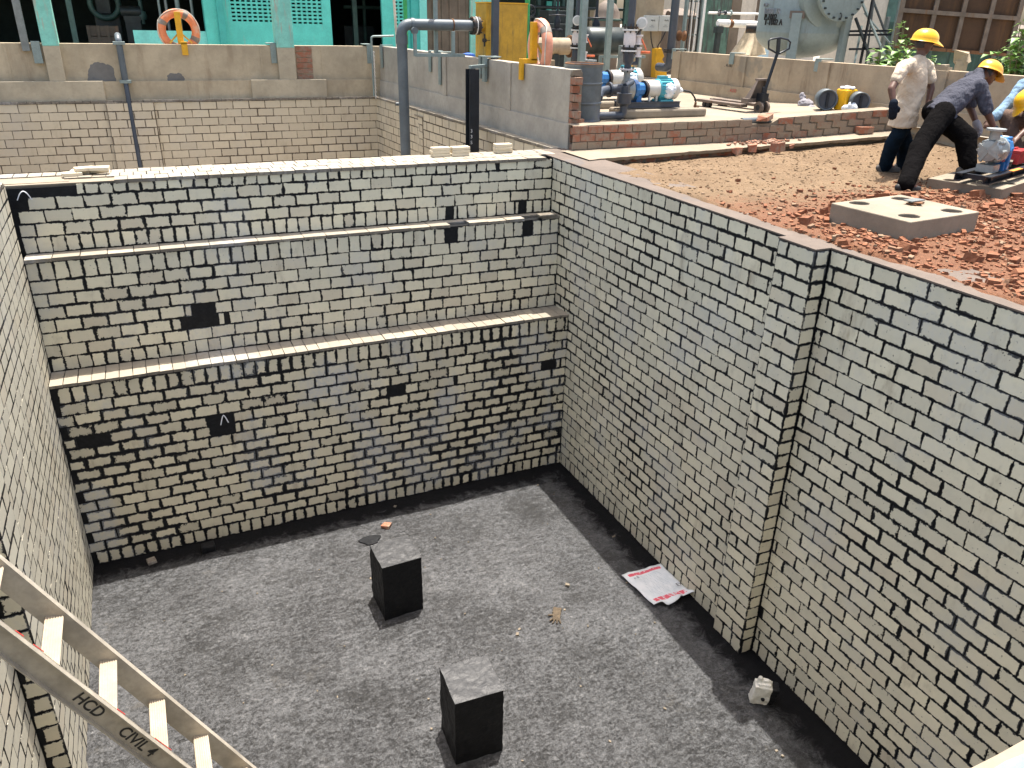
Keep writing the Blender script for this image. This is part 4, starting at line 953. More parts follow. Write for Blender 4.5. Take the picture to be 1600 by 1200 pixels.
hpR = hip-lat*0.09; hpL = hip+lat*0.09; knR = fit(1394, 226, (hpR+ftR)/2+fc*0.04); knL = fit(1414, 226, (hpL+ftL)/2+fc*0.05)
anR = ftR+Zv*0.09; anL = ftL+Zv*0.09
b = MB(); upn = (hd-neck).normalized(); lookdir = (fc*1.0-Zv*0.35)
sdv = head(b, hd, Zv*1.0+fc*0.30, lookdir)
chain(b, [(neck-Zv*0.02, 0.058), (hd-Zv*0.06-fc*0.01, 0.054)]); chest = neck*0.62+hip*0.38
b.ell(neck*0.65+hip*0.35, 0.145, 0.09, 0.18, axes=(lat, fc, Zv)); b.ell(hip*0.75+neck*0.25, 0.145, 0.10, 0.18, axes=(lat, fc, Zv)); b.ell(hip, 0.155, 0.105, 0.12, axes=(lat, fc, Zv)); chain(b, [(shR-Zv*0.02, 0.045), (shL-Zv*0.02, 0.045)]); chain(b, [(shR-Zv*0.02, 0.045), (neck-Zv*0.03, 0.045)]); chain(b, [(shL-Zv*0.02, 0.045), (neck-Zv*0.03, 0.045)])
chain(b, [(shR-Zv*0.02, 0.048), (elR, 0.044), (wrR, 0.030)]); chain(b, [(shL-Zv*0.02, 0.048), (elL, 0.044), (wrL, 0.030)])
chain(b, [(hpR, 0.085), (knR, 0.055), (anR, 0.038), (ftR+fc*0.12+Zv*0.04, 0.032)]); chain(b, [(hpL, 0.085), (knL, 0.055), (anL, 0.038), (ftL+fc*0.12+Zv*0.04, 0.032)])
hand(b, wrR, V((0, 0, -1))+fc*0.2, lat, curl=0.5, side=-1); hand(b, wrL, V((0, 0, -1))+fc*0.25, -lat, curl=0.5, side=1)
w1 = blob(b, 'person', M['skin'], None, 0.008, 5, origin=(ftR+ftL)/2)
tag(w1, 'standing man in a cream short sleeved shirt and dark jeans wearing a yellow hard hat', 'person')
b = MB()                                             # shirt, worn loose
tz = (neck-hip); b.loft([(hip-Zv*0.085, lat, 0.205, fc, 0.165), (hip+tz*0.10, lat, 0.20, fc, 0.158), (hip+tz*0.35, lat, 0.185, fc, 0.142), (hip+tz*0.60, lat, 0.195, fc, 0.145), (hip+tz*0.80, lat, 0.195, fc, 0.125), (hip+tz*0.92, lat, 0.150, fc, 0.09), (hip+tz*1.0, lat, 0.075, fc, 0.068)]); chain(b, [(shR-Zv*0.01, 0.075), (shL-Zv*0.01, 0.075)]); chain(b, [(shR, 0.07), (neck-Zv*0.02, 0.068)]); chain(b, [(shL, 0.07), (neck-Zv*0.02, 0.068)])
b.torus(neck-Zv*0.005+fc*0.004, Zv+fc*0.2, 0.066, 0.024, 24, 8)
slR = shR*0.42+elR*0.58; slL = shL*0.42+elL*0.58; chain(b, [(shR-Zv*0.01, 0.078), (slR, 0.070)]); chain(b, [(shL-Zv*0.01, 0.078), (slL, 0.070)])
sh = blob(b, 'shirt', M['shirt_cream'], w1, 0.010, 5, tex=(FT, 0.050))
b = MB(); nk = neck+Zv*0.012                        # collar flaps, placket, pocket
for s in (-1, 1): b.prism([nk+lat*s*0.015+fc*0.085-Zv*0.035, nk+lat*s*0.070+fc*0.055-Zv*0.05, nk+lat*s*0.075-fc*0.01+Zv*0.02, nk+lat*s*0.045+fc*0.035+Zv*0.02], fc*0.008+Zv*0.004)
b.build('collar', M['shirt_cream'], sh)
b = MB(); chain(b, [(hpR-Zv*0.05, 0.100), (knR, 0.096), (anR-Zv*0.02, 0.084)]); chain(b, [(hpL-Zv*0.05, 0.100), (knL, 0.096), (anL-Zv*0.02, 0.084)]); b.ell(hip-Zv*0.04, 0.158, 0.112, 0.13, axes=(lat, fc, Zv))
blob(b, 'jeans', M['jeans'], w1, 0.010, 4, tex=(FT, 0.020))
shoe('shoe', ftR-fc*0.07, ftR+fc*0.20, M['shoe'], w1); shoe('shoe', ftL-fc*0.07, ftL+fc*0.20, M['shoe'], w1)
b = MB(); chain(b, [(wrR+Zv*0.015, 0.038), (wrR-Zv*0.02, 0.038)]); hand(b, wrR-Zv*0.01, V((0, 0, -1))+fc*0.2, lat, curl=0.5, side=-1); o = blob(b, 'work_glove', M['glove'], w1, 0.007, 2); m = o.modifiers.new('fat', 'DISPLACE'); m.strength = 0.012; m.mid_level = 0; bake(o)
helmet(hd+Zv*0.028-fc*0.005, Zv*1.0+fc*0.10+V((0.0, 0, 0)), fc, M['helmet'], w1, 0.135)
b = MB(); u_ = (Zv+fc*0.1).normalized(); b.ell(hd-fc*0.025-Zv*0.005, 0.088, 0.084, 0.075, 16, 10, axes=(fc, lat, Zv)); b.build('hair', M['hair'], w1, smooth=180)

# ---- worker 2: bending over the pump, slate shirt
fb = AZ(1413, 299, 0.0); ff = AZ(1508, 272, ZP)
f2 = V((0.93, -0.36, 0)).normalized(); l2 = V((-f2.y, f2.x, 0))
dB, dF = depth(fb), depth(ff)
D2_ = 9.45
hip2 = AD(1466, 176, D2_); hR = hip2-l2*0.10; hL = hip2+l2*0.10
knB = AD(1438, 230, (dB+D2_)/2); knF = AD(1509, 214, D2_-0.05)
sho = AD(1527, 124, D2_+0.12); neck2 = AD(1532, 112, D2_+0.14); hd2 = AD(1545, 115, D2_+0.17)
sR = AD(1531, 135, D2_-0.07); sL = AD(1519, 122, D2_+0.30); eR = AD(1543, 176, D2_-0.03); wR = AD(1555, 205, D2_+0.05); eL = AD(1516, 168, D2_+0.38); wL = AD(1527, 196, D2_+0.32)
anB = fb+Zv*0.10; anF = ff+Zv*0.10
tdir = (sho-hip2).normalized(); bk = tdir.cross(l2)*-1
if bk.z < 0: bk = -bk
b = MB(); hup = (-f2*0.05+tdir*0.55+Zv*0.75); hfw = (f2*0.75-Zv*0.85)
head(b, hd2, hup, hfw); chain(b, [(sho, 0.06), (hd2-f2*0.03, 0.056)])
b.ell(hip2*0.3+sho*0.7, 0.17, 0.11, 0.20, axes=(l2, bk, tdir)); b.ell(hip2*0.7+sho*0.3, 0.15, 0.11, 0.2, axes=(l2, bk, tdir)); b.ell(hip2, 0.155, 0.12, 0.13, axes=(l2, bk, tdir)); chain(b, [(sR, 0.06), (sho, 0.07), (sL, 0.06)])
chain(b, [(sR, 0.058), (eR, 0.045), (wR, 0.031)]); chain(b, [(sL, 0.058), (eL, 0.045), (wL, 0.031)])
chain(b, [(hR, 0.09), (knB, 0.058), (anB, 0.04), (fb+f2*0.12+Zv*0.04, 0.032)]); chain(b, [(hL, 0.09), (knF, 0.058), (anF, 0.04), (ff+f2*0.12+Zv*0.04, 0.032)])
hand(b, wR, (wR-eR).normalized()+f2*0.2, -l2*0.0-f2-Zv*0.2, curl=0.7); hand(b, wL, (wL-eL).normalized(), -f2-Zv*0.1, curl=0.8, side=-1)
w2 = blob(b, 'person', M['skin'], None, 0.008, 5, origin=fb)
tag(w2, 'bending man in a slate blue shirt and black trousers leaning over the pump', 'person')
b = MB(); b.ell(hip2*0.28+sho*0.72, 0.20, 0.135, 0.20, 20, 12, axes=(l2, bk, tdir)); tz = sho-hip2; b.loft([(hip2-tz*0.12-bk*0.02, l2, 0.20, bk, 0.165), (hip2+tz*0.1, l2, 0.205, bk, 0.17), (hip2+tz*0.4, l2, 0.205, bk, 0.165), (hip2+tz*0.7, l2, 0.21, bk, 0.15), (hip2+tz*0.95, l2, 0.16, bk, 0.10)])
chain(b, [(sR, 0.08), (sho-tdir*0.03, 0.095), (sL, 0.08)]); chain(b, [(sho-tdir*0.02, 0.08), (neck2-tdir*0.02, 0.066)]); chain(b, [(sR, 0.085), (sR*0.1+eR*0.9, 0.070)]); chain(b, [(sL, 0.085), (sL*0.1+eL*0.9, 0.070)])
tail = hip2+f2*0.10-Zv*0.10; b.ell(tail+Zv*0.03-l2*0.07, 0.13, 0.09, 0.10, axes=(f2, l2, Zv))
blob(b, 'shirt', M['shirt_grey'], w2, 0.010, 4, tex=(FT, 0.055))
b = MB(); chain(b, [(hR, 0.14), (knB, 0.118), (anB-Zv*0.02, 0.095)]); chain(b, [(hL, 0.14), (knF, 0.125), (anF+Zv*0.02, 0.10)]); b.ell(hip2, 0.19, 0.16, 0.16, axes=(l2, bk, tdir))
blob(b, 'trousers', M['black_cloth'], w2, 0.010, 4, tex=(FT, 0.022))
shoe('shoe', fb-f2*0.08, fb+f2*0.19, M['shoe_blk'], w2); shoe('shoe', ff-f2*0.08, ff+(f2+V((0.2, 0.1, 0))).normalized()*0.22, M['shoe'], w2)
b = MB(); hand(b, wR, (wR-eR).normalized()+f2*0.2, -f2-Zv*0.2, curl=0.7); chain(b, [(wR-(wR-eR).normalized()*0.03, 0.036), (wR+(wR-eR).normalized()*0.03, 0.036)]); o = blob(b, 'work_glove', M['glove'], w2, 0.007, 2); m = o.modifiers.new('fat', 'DISPLACE'); m.strength = 0.012; m.mid_level = 0; bake(o)
b = MB(); hand(b, wL, (wL-eL).normalized(), -f2-Zv*0.1, curl=0.8, side=-1); chain(b, [(wL-(wL-eL).normalized()*0.03, 0.036), (wL+(wL-eL).normalized()*0.03, 0.036)]); o = blob(b, 'work_glove', M['glove_grey'], w2, 0.007, 2); m = o.modifiers.new('fat', 'DISPLACE'); m.strength = 0.012; m.mid_level = 0; bake(o)
hu = (hup.normalized()*0.9).normalized()
helmet(hd2+hu*0.028, hu, hfw, M['helmet_or'], w2, 0.135)
b = MB(); b.ell(hd2-hfw.normalized()*0.02, 0.090, 0.083, 0.085, 16, 10, axes=(hfw.normalized(), l2, hu)); b.build('hair', M['hair'], w2, smooth=180)

# ---- worker 3: crouching at the far end, mostly cut by the picture edge
D3 = 9.95
hip3 = AD(1652, 205, D3); sh3 = AD(1616, 140, D3-0.05); hd3 = AD(1606, 160, D3-0.28); f3 = V((-0.9, -0.25, 0)).normalized(); l3 = V((-f3.y, f3.x, 0))
sR3 = sh3-l3*0.17; sL3 = sh3+l3*0.17; sA = AD(1600, 133, D3); eA = AD(1572, 166, D3+0.02); wA = AD(1551, 186, D3-0.05); eB = AD(1612, 195, D3-0.3); wB = AD(1590, 215, D3-0.35)
kn3 = AD(1572, 182, D3-0.02); ft3 = AZ(1588, 262, 0.13); kn3b = AD(1600, 232, D3+0.25); ft3b = V((kn3b.x+0.45, kn3b.y+0.2, 0.06))
t3 = (sh3-hip3).normalized(); bk3 = t3.cross(l3); bk3 = bk3 if bk3.z > 0 else -bk3
b = MB(); head(b, hd3, t3*0.8+Zv*0.1, f3*0.6-Zv*0.8); chain(b, [(sh3, 0.06), (hd3, 0.055)])
b.ell(hip3*0.3+sh3*0.7, 0.17, 0.11, 0.2, axes=(l3, bk3, t3)); b.ell(hip3*0.7+sh3*0.3, 0.15, 0.11, 0.2, axes=(l3, bk3, t3)); b.ell(hip3, 0.155, 0.13, 0.14, axes=(l3, bk3, t3)); chain(b, [(sA, 0.06), (sh3, 0.07), (sL3, 0.06)])
chain(b, [(sA, 0.058), (eA, 0.045), (wA, 0.03)]); chain(b, [(sL3, 0.058), (eB, 0.045), (wB, 0.03)])
chain(b, [(hip3, 0.09), (kn3, 0.062), (ft3+Zv*0.1, 0.04), (ft3+f3*0.12+Zv*0.04, 0.032)]); chain(b, [(hip3, 0.09), (kn3b, 0.06), (ft3b+Zv*0.06, 0.04)])
hand(b, wA, (wA-eA).normalized(), -Zv, curl=0.6); hand(b, wB, (wB-eB).normalized(), -Zv, curl=0.6)
w3 = blob(b, 'person', M['skin'], None, 0.009, 5, origin=ft3)
tag(w3, 'crouching man in a light blue shirt beyond the pump at the picture edge', 'person')
b = MB(); b.ell(hip3*0.28+sh3*0.72, 0.20, 0.135, 0.2, axes=(l3, bk3, t3)); b.ell(hip3*0.65+sh3*0.35, 0.19, 0.14, 0.24, axes=(l3, bk3, t3)); chain(b, [(sA, 0.085), (sh3, 0.10), (sL3, 0.085)]); chain(b, [(sA, 0.082), (eA, 0.068), (wA*0.9+eA*0.1, 0.058)]); chain(b, [(sL3, 0.082), (eB, 0.066)])
blob(b, 'shirt', M['shirt_blue'], w3, 0.011, 4, tex=(FT, 0.045))
b = MB(); chain(b, [(hip3, 0.13), (kn3, 0.095), (ft3+Zv*0.12, 0.075)]); chain(b, [(hip3, 0.13), (kn3b, 0.09), (ft3b+Zv*0.06, 0.07)]); b.ell(hip3, 0.18, 0.15, 0.16, axes=(l3, bk3, t3)); blob(b, 'trousers', M['brown_cloth'], w3, 0.011, 4, tex=(FT, 0.022))
shoe('shoe', ft3-f3*0.08, ft3+f3*0.19, M['shoe_blk'], w3)
helmet(hd3+(f3*0.25+t3*0.8).normalized()*0.03, t3*0.85+f3*0.2, f3*0.5-Zv*0.9, M['helmet'], w3, 0.135)
# ============================================================ plant hall behind the second tank
FB = 12.2
structure(MB().box(-40, 40, 9.44, 60, 0.28, 0.32).build('hall_yard', M['asph']))
xa = lambda u, v=50, y=FB: AY(u, v, y).x
hall = thing('plant_hall', (-2, FB, 0.32), 'turquoise plant hall with perforated wall panels and dark open bays', 'building')
def panel(x0, x1, z0, z1, y0, y1, mat, name, parent): o = MB().box(x0, x1, y0, y1, z0, z1).build(name, mat, parent); return o
# solid wall with two perforated grids: built as bars round the openings so the holes are real
def perforated(x0, x1, z0, z1, gx0, gx1, gz0, gz1, nx, nz, name, parent):
    b = MB(); y0, y1 = FB, FB+0.10
    b.box(x0, gx0, y0, y1, z0, z1); b.box(gx1, x1, y0, y1, z0, z1); b.box(gx0, gx1, y0, y1, z0, gz0); b.box(gx0, gx1, y0, y1, gz1, z1)
    o = b.build(name, M['turq'], parent)
    c = MB(); px, pz = (gx1-gx0)/nx, (gz1-gz0)/nz
    for k in range(nz):
        zc_ = gz0+pz*k; c.box(gx0, gx1, y0+0.003, y1-0.003, zc_, zc_+pz*0.52)
        for i in range(nx): x = gx0+px*i; c.box(x, x+px*0.34, y0+0.006, y1-0.006, zc_+pz*0.52, zc_+pz)
    c.box(gx1-0.004, gx1, y0+0.003, y1-0.003, gz0, gz1)
    g = c.build('perforated_screen', M['turq'], o); return o
xL, xM, xR = xa(378), xa(446), xa(519)
zt = 4.2
zg0 = AY(400, 37, FB).z
perforated(xL, xM, 0.32, zt, xa(358, 20)+0.02, xa(428, 20), zg0, zg0+16*0.066, 12, 16, 'wall_panel', hall) if False else None
xg0, xg1 = xa(359, 20), xa(426, 20); xg2, xg3 = xa(454, 20), xa(503, 20)
pz = (AY(400, 3, FB).z-AY(400, 33.5, FB).z)/5
perforated(xa(346), xa(440), 0.32, zt, xg0, xg1, zg0, zg0+pz*14, 8, 14, 'wall_panel', hall)
perforated(xa(440), xR, 0.32, zt, xg2, xg3, zg0-pz*0.3, zg0+pz*13.7, 6, 14, 'wall_panel', hall)
b = MB(); b.box(xa(345)-0.05, xa(352), FB-0.22, FB-0.003, 0.32, zt); b.build('pier', M['turq_dk'], hall)
b = MB(); b.box(xa(322), xa(345)-0.05, FB-0.12, FB+0.2, 0.32, zt); b.build('pier', M['turq'], hall)
b = MB(); b.box(xa(208), xa(322), FB-0.05, FB+0.15, 0.32, AY(260, 48, FB).z); b.build('dwarf_wall', M['turq_lt'], hall)
perforated(xa(598), xa(641), 0.32, zt, xa(614, 20), xa(637, 20), AY(620, 42, FB).z, AY(620, 42, FB).z+pz*13, 3, 13, 'wall_panel', hall)
b = MB(); b.box(xa(641), xa(653), FB-0.15, FB+0.1, 0.32, zt); b.build('pier', M['turq_dk'], hall); b = MB(); b.box(xa(653), xa(664), FB-0.2, FB+0.1, 0.32, zt); b.build('pier', M['turq_lt'], hall)
b = MB(); b.box(xa(664), xa(733), FB+0.0, FB+0.12, 0.32, zt)
for u in (664, 676, 690, 702, 716, 728): b.box(xa(u), xa(u)+0.05, FB-0.03, FB, 0.32, zt)
b.build('plank_door', M['wood'], hall)
b = MB(); b.box(xa(733), xa(776), FB-0.1, FB+0.2, 0.32, zt); b.build('wall_panel', M['turq_col'], hall)
b = MB(); b.box(-14, 4.6, FB+0.1, FB+9, zt, zt+0.25); b.build('roof', M['conc_old'], hall)
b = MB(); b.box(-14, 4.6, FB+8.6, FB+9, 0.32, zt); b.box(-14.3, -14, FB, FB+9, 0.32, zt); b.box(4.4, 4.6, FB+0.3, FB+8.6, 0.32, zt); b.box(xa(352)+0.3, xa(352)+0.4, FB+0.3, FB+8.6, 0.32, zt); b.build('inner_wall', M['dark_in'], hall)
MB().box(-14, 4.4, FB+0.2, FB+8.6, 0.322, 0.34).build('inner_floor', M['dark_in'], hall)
b = MB(); b.box(-14, xa(322), FB, FB+0.2, 3.1, zt); b.box(xR, xa(598), FB, FB+0.2, 2.9, zt); b.build('lintel', M['turq'], hall)
# things seen inside the dark bays
MI = FB+2.6
def inn(u, v, k=MI): return AY(u, v, k)
def sit(name, parts, label, cat, loc): pass
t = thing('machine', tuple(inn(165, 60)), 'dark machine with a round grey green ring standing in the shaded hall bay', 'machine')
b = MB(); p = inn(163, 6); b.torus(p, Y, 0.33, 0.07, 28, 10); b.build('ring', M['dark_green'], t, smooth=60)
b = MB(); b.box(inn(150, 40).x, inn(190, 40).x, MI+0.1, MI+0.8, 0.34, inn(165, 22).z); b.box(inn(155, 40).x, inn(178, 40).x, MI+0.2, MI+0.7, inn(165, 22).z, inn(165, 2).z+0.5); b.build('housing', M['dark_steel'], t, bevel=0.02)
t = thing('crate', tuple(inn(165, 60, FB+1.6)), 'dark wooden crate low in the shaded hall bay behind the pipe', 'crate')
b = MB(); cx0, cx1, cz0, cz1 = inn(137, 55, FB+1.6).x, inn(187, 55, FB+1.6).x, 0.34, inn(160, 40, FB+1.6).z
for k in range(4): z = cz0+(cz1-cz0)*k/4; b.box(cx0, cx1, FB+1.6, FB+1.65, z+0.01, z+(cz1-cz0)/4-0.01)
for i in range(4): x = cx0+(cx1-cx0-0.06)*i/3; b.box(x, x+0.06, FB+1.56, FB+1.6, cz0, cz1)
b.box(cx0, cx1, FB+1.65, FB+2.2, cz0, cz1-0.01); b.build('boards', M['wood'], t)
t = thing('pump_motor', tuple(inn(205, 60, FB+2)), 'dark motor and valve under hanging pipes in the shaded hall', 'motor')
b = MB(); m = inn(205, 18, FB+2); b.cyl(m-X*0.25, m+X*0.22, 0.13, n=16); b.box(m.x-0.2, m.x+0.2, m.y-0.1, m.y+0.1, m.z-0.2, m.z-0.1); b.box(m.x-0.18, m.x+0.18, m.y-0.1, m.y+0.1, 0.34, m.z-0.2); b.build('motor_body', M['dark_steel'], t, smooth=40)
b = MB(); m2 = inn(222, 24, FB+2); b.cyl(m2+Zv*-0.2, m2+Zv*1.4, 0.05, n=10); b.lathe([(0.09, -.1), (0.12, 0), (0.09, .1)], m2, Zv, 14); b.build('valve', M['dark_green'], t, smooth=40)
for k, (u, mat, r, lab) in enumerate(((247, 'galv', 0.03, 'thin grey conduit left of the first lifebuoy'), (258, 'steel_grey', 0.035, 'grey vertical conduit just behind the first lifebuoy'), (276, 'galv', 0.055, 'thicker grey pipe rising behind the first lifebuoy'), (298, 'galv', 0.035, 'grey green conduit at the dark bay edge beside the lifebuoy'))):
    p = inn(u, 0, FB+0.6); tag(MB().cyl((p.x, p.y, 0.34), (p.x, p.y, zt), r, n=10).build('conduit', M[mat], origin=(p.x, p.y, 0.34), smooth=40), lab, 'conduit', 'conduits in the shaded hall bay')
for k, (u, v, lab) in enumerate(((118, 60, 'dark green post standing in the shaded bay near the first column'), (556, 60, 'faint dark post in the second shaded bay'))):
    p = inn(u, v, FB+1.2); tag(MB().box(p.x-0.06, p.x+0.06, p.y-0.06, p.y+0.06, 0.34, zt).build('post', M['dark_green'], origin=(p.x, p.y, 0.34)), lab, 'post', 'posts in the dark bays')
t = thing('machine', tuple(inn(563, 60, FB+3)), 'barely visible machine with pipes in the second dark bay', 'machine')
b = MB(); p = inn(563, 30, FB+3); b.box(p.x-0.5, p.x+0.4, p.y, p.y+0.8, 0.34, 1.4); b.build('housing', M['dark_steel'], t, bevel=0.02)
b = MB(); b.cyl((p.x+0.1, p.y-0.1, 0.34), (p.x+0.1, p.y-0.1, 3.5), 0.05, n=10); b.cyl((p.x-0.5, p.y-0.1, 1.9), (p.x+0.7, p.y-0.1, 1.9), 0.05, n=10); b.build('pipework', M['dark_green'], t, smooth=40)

# steel post and box leaning by the first column
t = thing('steel_post', tuple(AY(45, 90, FY-0.02)), 'weathered grey steel channel post beside the first turquoise column', 'post')
p0, p1 = AY(42, 78, FY+0.0), AY(20, -5, FY+0.0); b = MB(); d = (p0-p1); x = p0.x; b.box(x-0.075, x+0.055, FY-0.02, FY+0.06, 0.92, 4.0); b.build('channel', M['steel_grey'], t, bevel=0.005)
b = MB(); q_ = AY(55, 75, FY); b.box(q_.x-0.06, q_.x+0.09, FY-0.03, FY+0.05, 0.70, 1.10); b.build('bracket_plate', M['galv'], t, bevel=0.004)
# brackets hooked on the far parapet
for u, w_, lab in ((427, 0.12, 'grey bracket on the far parapet beside the slim column'), (577, 0.12, 'grey bracket at the corner of the two parapets')):
    x = AY(u, 80, FY+0.06).x; t = thing('steel_bracket', (x, FY+0.05, 1.06), lab, 'bracket', 'grey brackets hooked over parapets')
    MB().box(x-w_/2, x+w_/2, FY+0.035, FY+0.055, 0.70, 1.09).build('front_plate', M['galv'], t, bevel=0.003); MB().box(x-w_/2-0.05, x+w_/2, FY+0.035, FY+0.4, 1.09, 1.108).build('top_plate', M['galv'], t, bevel=0.003)
# brackets hanging on the grey parapet
for u, z0, lab in ((612, 0.62, 'grey hanging plate on the grey parapet behind the big pipe'), (680, 0.72, 'short grey hanging plate under the pipe support'), (694, 0.52, 'long grey hanging plate under the pipe support')):
    y = AX(u, 90, 0.42).y; f = cf(y)+0.012; t = thing('steel_bracket', (f, y, 1.06), lab, 'bracket', 'grey brackets hooked over parapets')
    MB().box(f-0.02, f-0.002, y-0.07, y+0.07, z0, 1.09).build('front_plate', M['galv'], t, bevel=0.003); MB().box(f-0.02, f+0.24, y-0.07, y+0.07, 1.09, 1.105).build('top_plate', M['galv'], t, bevel=0.003)

# grey pipe down the far wall of the second tank
t = thing('drain_pipe', tuple(AY(185, 58, FY-0.05)), 'slim grey pipe bent over the far parapet and running down into the second tank', 'pipe')
a = AY(183, 56, FY+0.02); x0 = AY(187, 75, FY-0.06).x
xb = AY(205, 150, FY-0.12).x
b = MB(); b.tube(bez([V((x0, FY+0.35, a.z-0.02)), V((x0, FY+0.15, a.z+0.0)), V((x0, FY-0.02, a.z-0.06)), V((x0, FY-0.05, a.z-0.2)), V((x0, FY-0.06, 0.32))], 6), 0.062, 14); b.build('upper_pipe', M['pvc'], t, smooth=40)
b = MB(); b.tube([V((x0, FY-0.06, 0.36)), V((x0, FY-0.14, 0.10)), V((x0, FY-0.17, -4.3))], 0.048, 14); b.build('lower_pipe', M['pvc_dk'], t, smooth=60)
for z, nm in ((a.z-0.13, 'clamp'), (0.36, 'clamp')): MB().box(x0-0.11, x0+0.11, FY-0.125, FY-0.02, z-0.03, z+0.03).build(nm, M['galv'], t, bevel=0.004)
# thin chain pipe at the parapet corner
t = thing('thin_pipe', tuple(AY(582, 60, 8.8)), 'thin grey handrail pipe bending down in the tank corner', 'pipe')
a, c_, e = AY(615, 56, 8.85), AY(580, 57, 8.85), AY(588, 148, 8.85); e.x = c_.x+0.0
MB().tube(elbow(a, c_, V((c_.x+0.0, 8.85, 0.02)), 0.06), 0.022, 10).build('pipe', M['galv'], t, smooth=60)
b = MB()
for k in range(24): z = 0.95-k*0.042; b.torus(V((c_.x+0.035, 8.84, z)), X if k % 2 else Y, 0.016, 0.005, 10, 6)
b.build('chain', M['white'], t)

# lifebuoys on yellow stands
def lifebuoy(name, c, axis, up, RR, r, mat, lab, bands=4, a_off=20):
    t = thing(name, tuple(c), lab, 'lifebuoy'); u, w, d = frame(axis)
    MB().torus(c, axis, RR, r, 40, 14).build('ring', mat, t, smooth=180)
    b = MB()
    for k in range(bands): a0 = a_off+360/bands*k; b.torus(c, axis, RR, r*1.03, 4, 14, a0=a0, a1=a0+16)
    b.build('band', M['bandgrey'], t, smooth=180)
    b = MB(); pts = []
    for k in range(bands*6+1): a_ = R(a_off+8+360/bands*k/6); s = math.sin(math.pi*(k % 6)/6); pts.append(V(c)+(u*math.cos(a_)+w*math.sin(a_))*(RR+r*(1.05-0.25*s))-d*r*(0.25+0.5*s))
    b.tube(bez(pts, 3), 0.010, 6); b.build('rope', M['rope'], t, smooth=180); return t
LB = FY+0.42; cb1 = AY(279.5, 48, LB)
lifebuoy('lifebuoy', cb1, Y, Zv, 0.335, 0.085, M['orange'], 'orange lifebuoy ring with grey bands above the far parapet')
t = thing('lifebuoy_stand', (cb1.x, FY, 0.9), 'yellow lifebuoy post with two braces bolted on the far parapet', 'stand')
b = MB(); b.box(cb1.x-0.06, cb1.x+0.06, FY+0.23, FY+0.30, 1.06, cb1.z+0.36); b.build('post', M['yellow_b'], t, bevel=0.004)
b = MB(); b.box(cb1.x-0.02, cb1.x+0.10, FY+0.02, FY+0.055, 0.86, 1.12); b.box(cb1.x-0.02, cb1.x+0.10, FY+0.02, FY+0.32, 1.065, 1.09); b.build('base_hook', M['yellow_b'], t, bevel=0.004)
for s in (-1, 1): MB().beam(V((cb1.x, FY+0.27, cb1.z-0.02)), V((cb1.x+s*0.22, FY+0.27, 1.08)), 0.045, 0.03).build('brace', M['yellow'], t)

# big grey pipe out of the second tank to the yellow box
YP = 4.05
E0 = AY(627, 38, YP); F0 = AY(742, 40, YP); zc_ = (E0.z+F0.z)/2
t = thing('process_pipe', (E0.x, YP, 1), 'large grey pipe rising from the second tank and elbowing across to the yellow box', 'pipe')
pr = 0.088
MB().tube(elbow(V((E0.x, YP, -4.4)), V((E0.x, YP, zc_)), V((F0.x-0.02, YP, zc_)), 0.17, 10), pr, 20).build('pipe_run', M['pvc'], t, smooth=60)
b = MB(); b.cyl(V((E0.x, YP, zc_-0.30)), V((E0.x, YP, zc_-0.16)), pr+0.012, n=20); b.cyl(V((E0.x+0.16, YP, zc_)), V((E0.x+0.22, YP, zc_)), pr+0.012, n=20); b.build('elbow_socket', M['pvc'], t, smooth=40)
xk = AY(707, 40, YP).x; b = MB(); b.torus(V((xk, YP, zc_)), X, pr+0.006, 0.012, 24, 8); b.cyl(V((xk, YP, zc_-0.16)), V((xk, YP, zc_-0.08)), 0.02, n=8); b.build('rusty_clamp', M['rust'], t, smooth=60)
for k, (dx, m_) in enumerate(((0.0, 'flange'), (0.062, 'white'), (0.09, 'flange'))):
    b = MB(); b.lathe([(0.145, 0), (0.145, 0.045 if k != 1 else 0.014)], V((F0.x-0.06+dx, YP, zc_)), X, 24)
    if k != 1:
        for a_ in range(8): g_ = a_*math.pi/4+0.2; cpt = V((F0.x-0.06+dx, YP+0.128*math.cos(g_), zc_+0.128*math.sin(g_))); b.cyl(cpt-X*0.025, cpt+X*0.07, 0.014, n=6)
    b.build('flange' if k != 1 else 'gasket', M[m_], t, smooth=35)
# support frame under it, on the parapet
t = thing('pipe_support', (AY(645, 80, YP-0.25).x, YP-0.25, 1.06), 'grey angle steel frame holding the large pipe above the parapet', 'pipe support')
yS = YP-0.14
def S_(u, v): return AY(u, v, yS)
b = MB(); a_, c_, e_ = S_(648, 52), S_(648, 86), S_(726, 86); zb = c_.z
b.beam(V((a_.x, yS, a_.z)), V((a_.x, yS, zb-0.02)), 0.05, 0.06, up=Y); b.build('upright', M['galv'], t, bevel=0.003)
MB().beam(V((a_.x, yS, zb)), V((e_.x, yS, zb)), 0.05, 0.05).build('rail', M['galv'], t, bevel=0.003)
u2 = S_(708, 60); MB().beam(V((u2.x, yS, zc_-0.09)), V((u2.x, yS, zb-0.0)), 0.05, 0.06, up=Y).build('upright', M['galv'], t, bevel=0.003)
u3 = S_(688, 0); MB().beam(V((u3.x, yS+0.25, 3.2)), V((u3.x, yS+0.25, zb)), 0.06, 0.06, up=Y).build('tall_post', M['galv'], t, bevel=0.003)
MB().cyl(S_(648, 48)-Y*0.03, S_(648, 48)+Y*0.05, 0.055, n=18).build('end_cap', M['pvc'], t, smooth=40)
# stub pipe low on the parapet
p = AX(648, 162, 0.40); tag(MB().cyl(V((p.x-0.42, p.y, p.z)), V((p.x+0.0, p.y-0.0, p.z)), 0.035, n=12).build('pipe_stub', M['pvc'], origin=p, smooth=40), 'short dark grey pipe stub poking from the grey parapet foot', 'pipe')

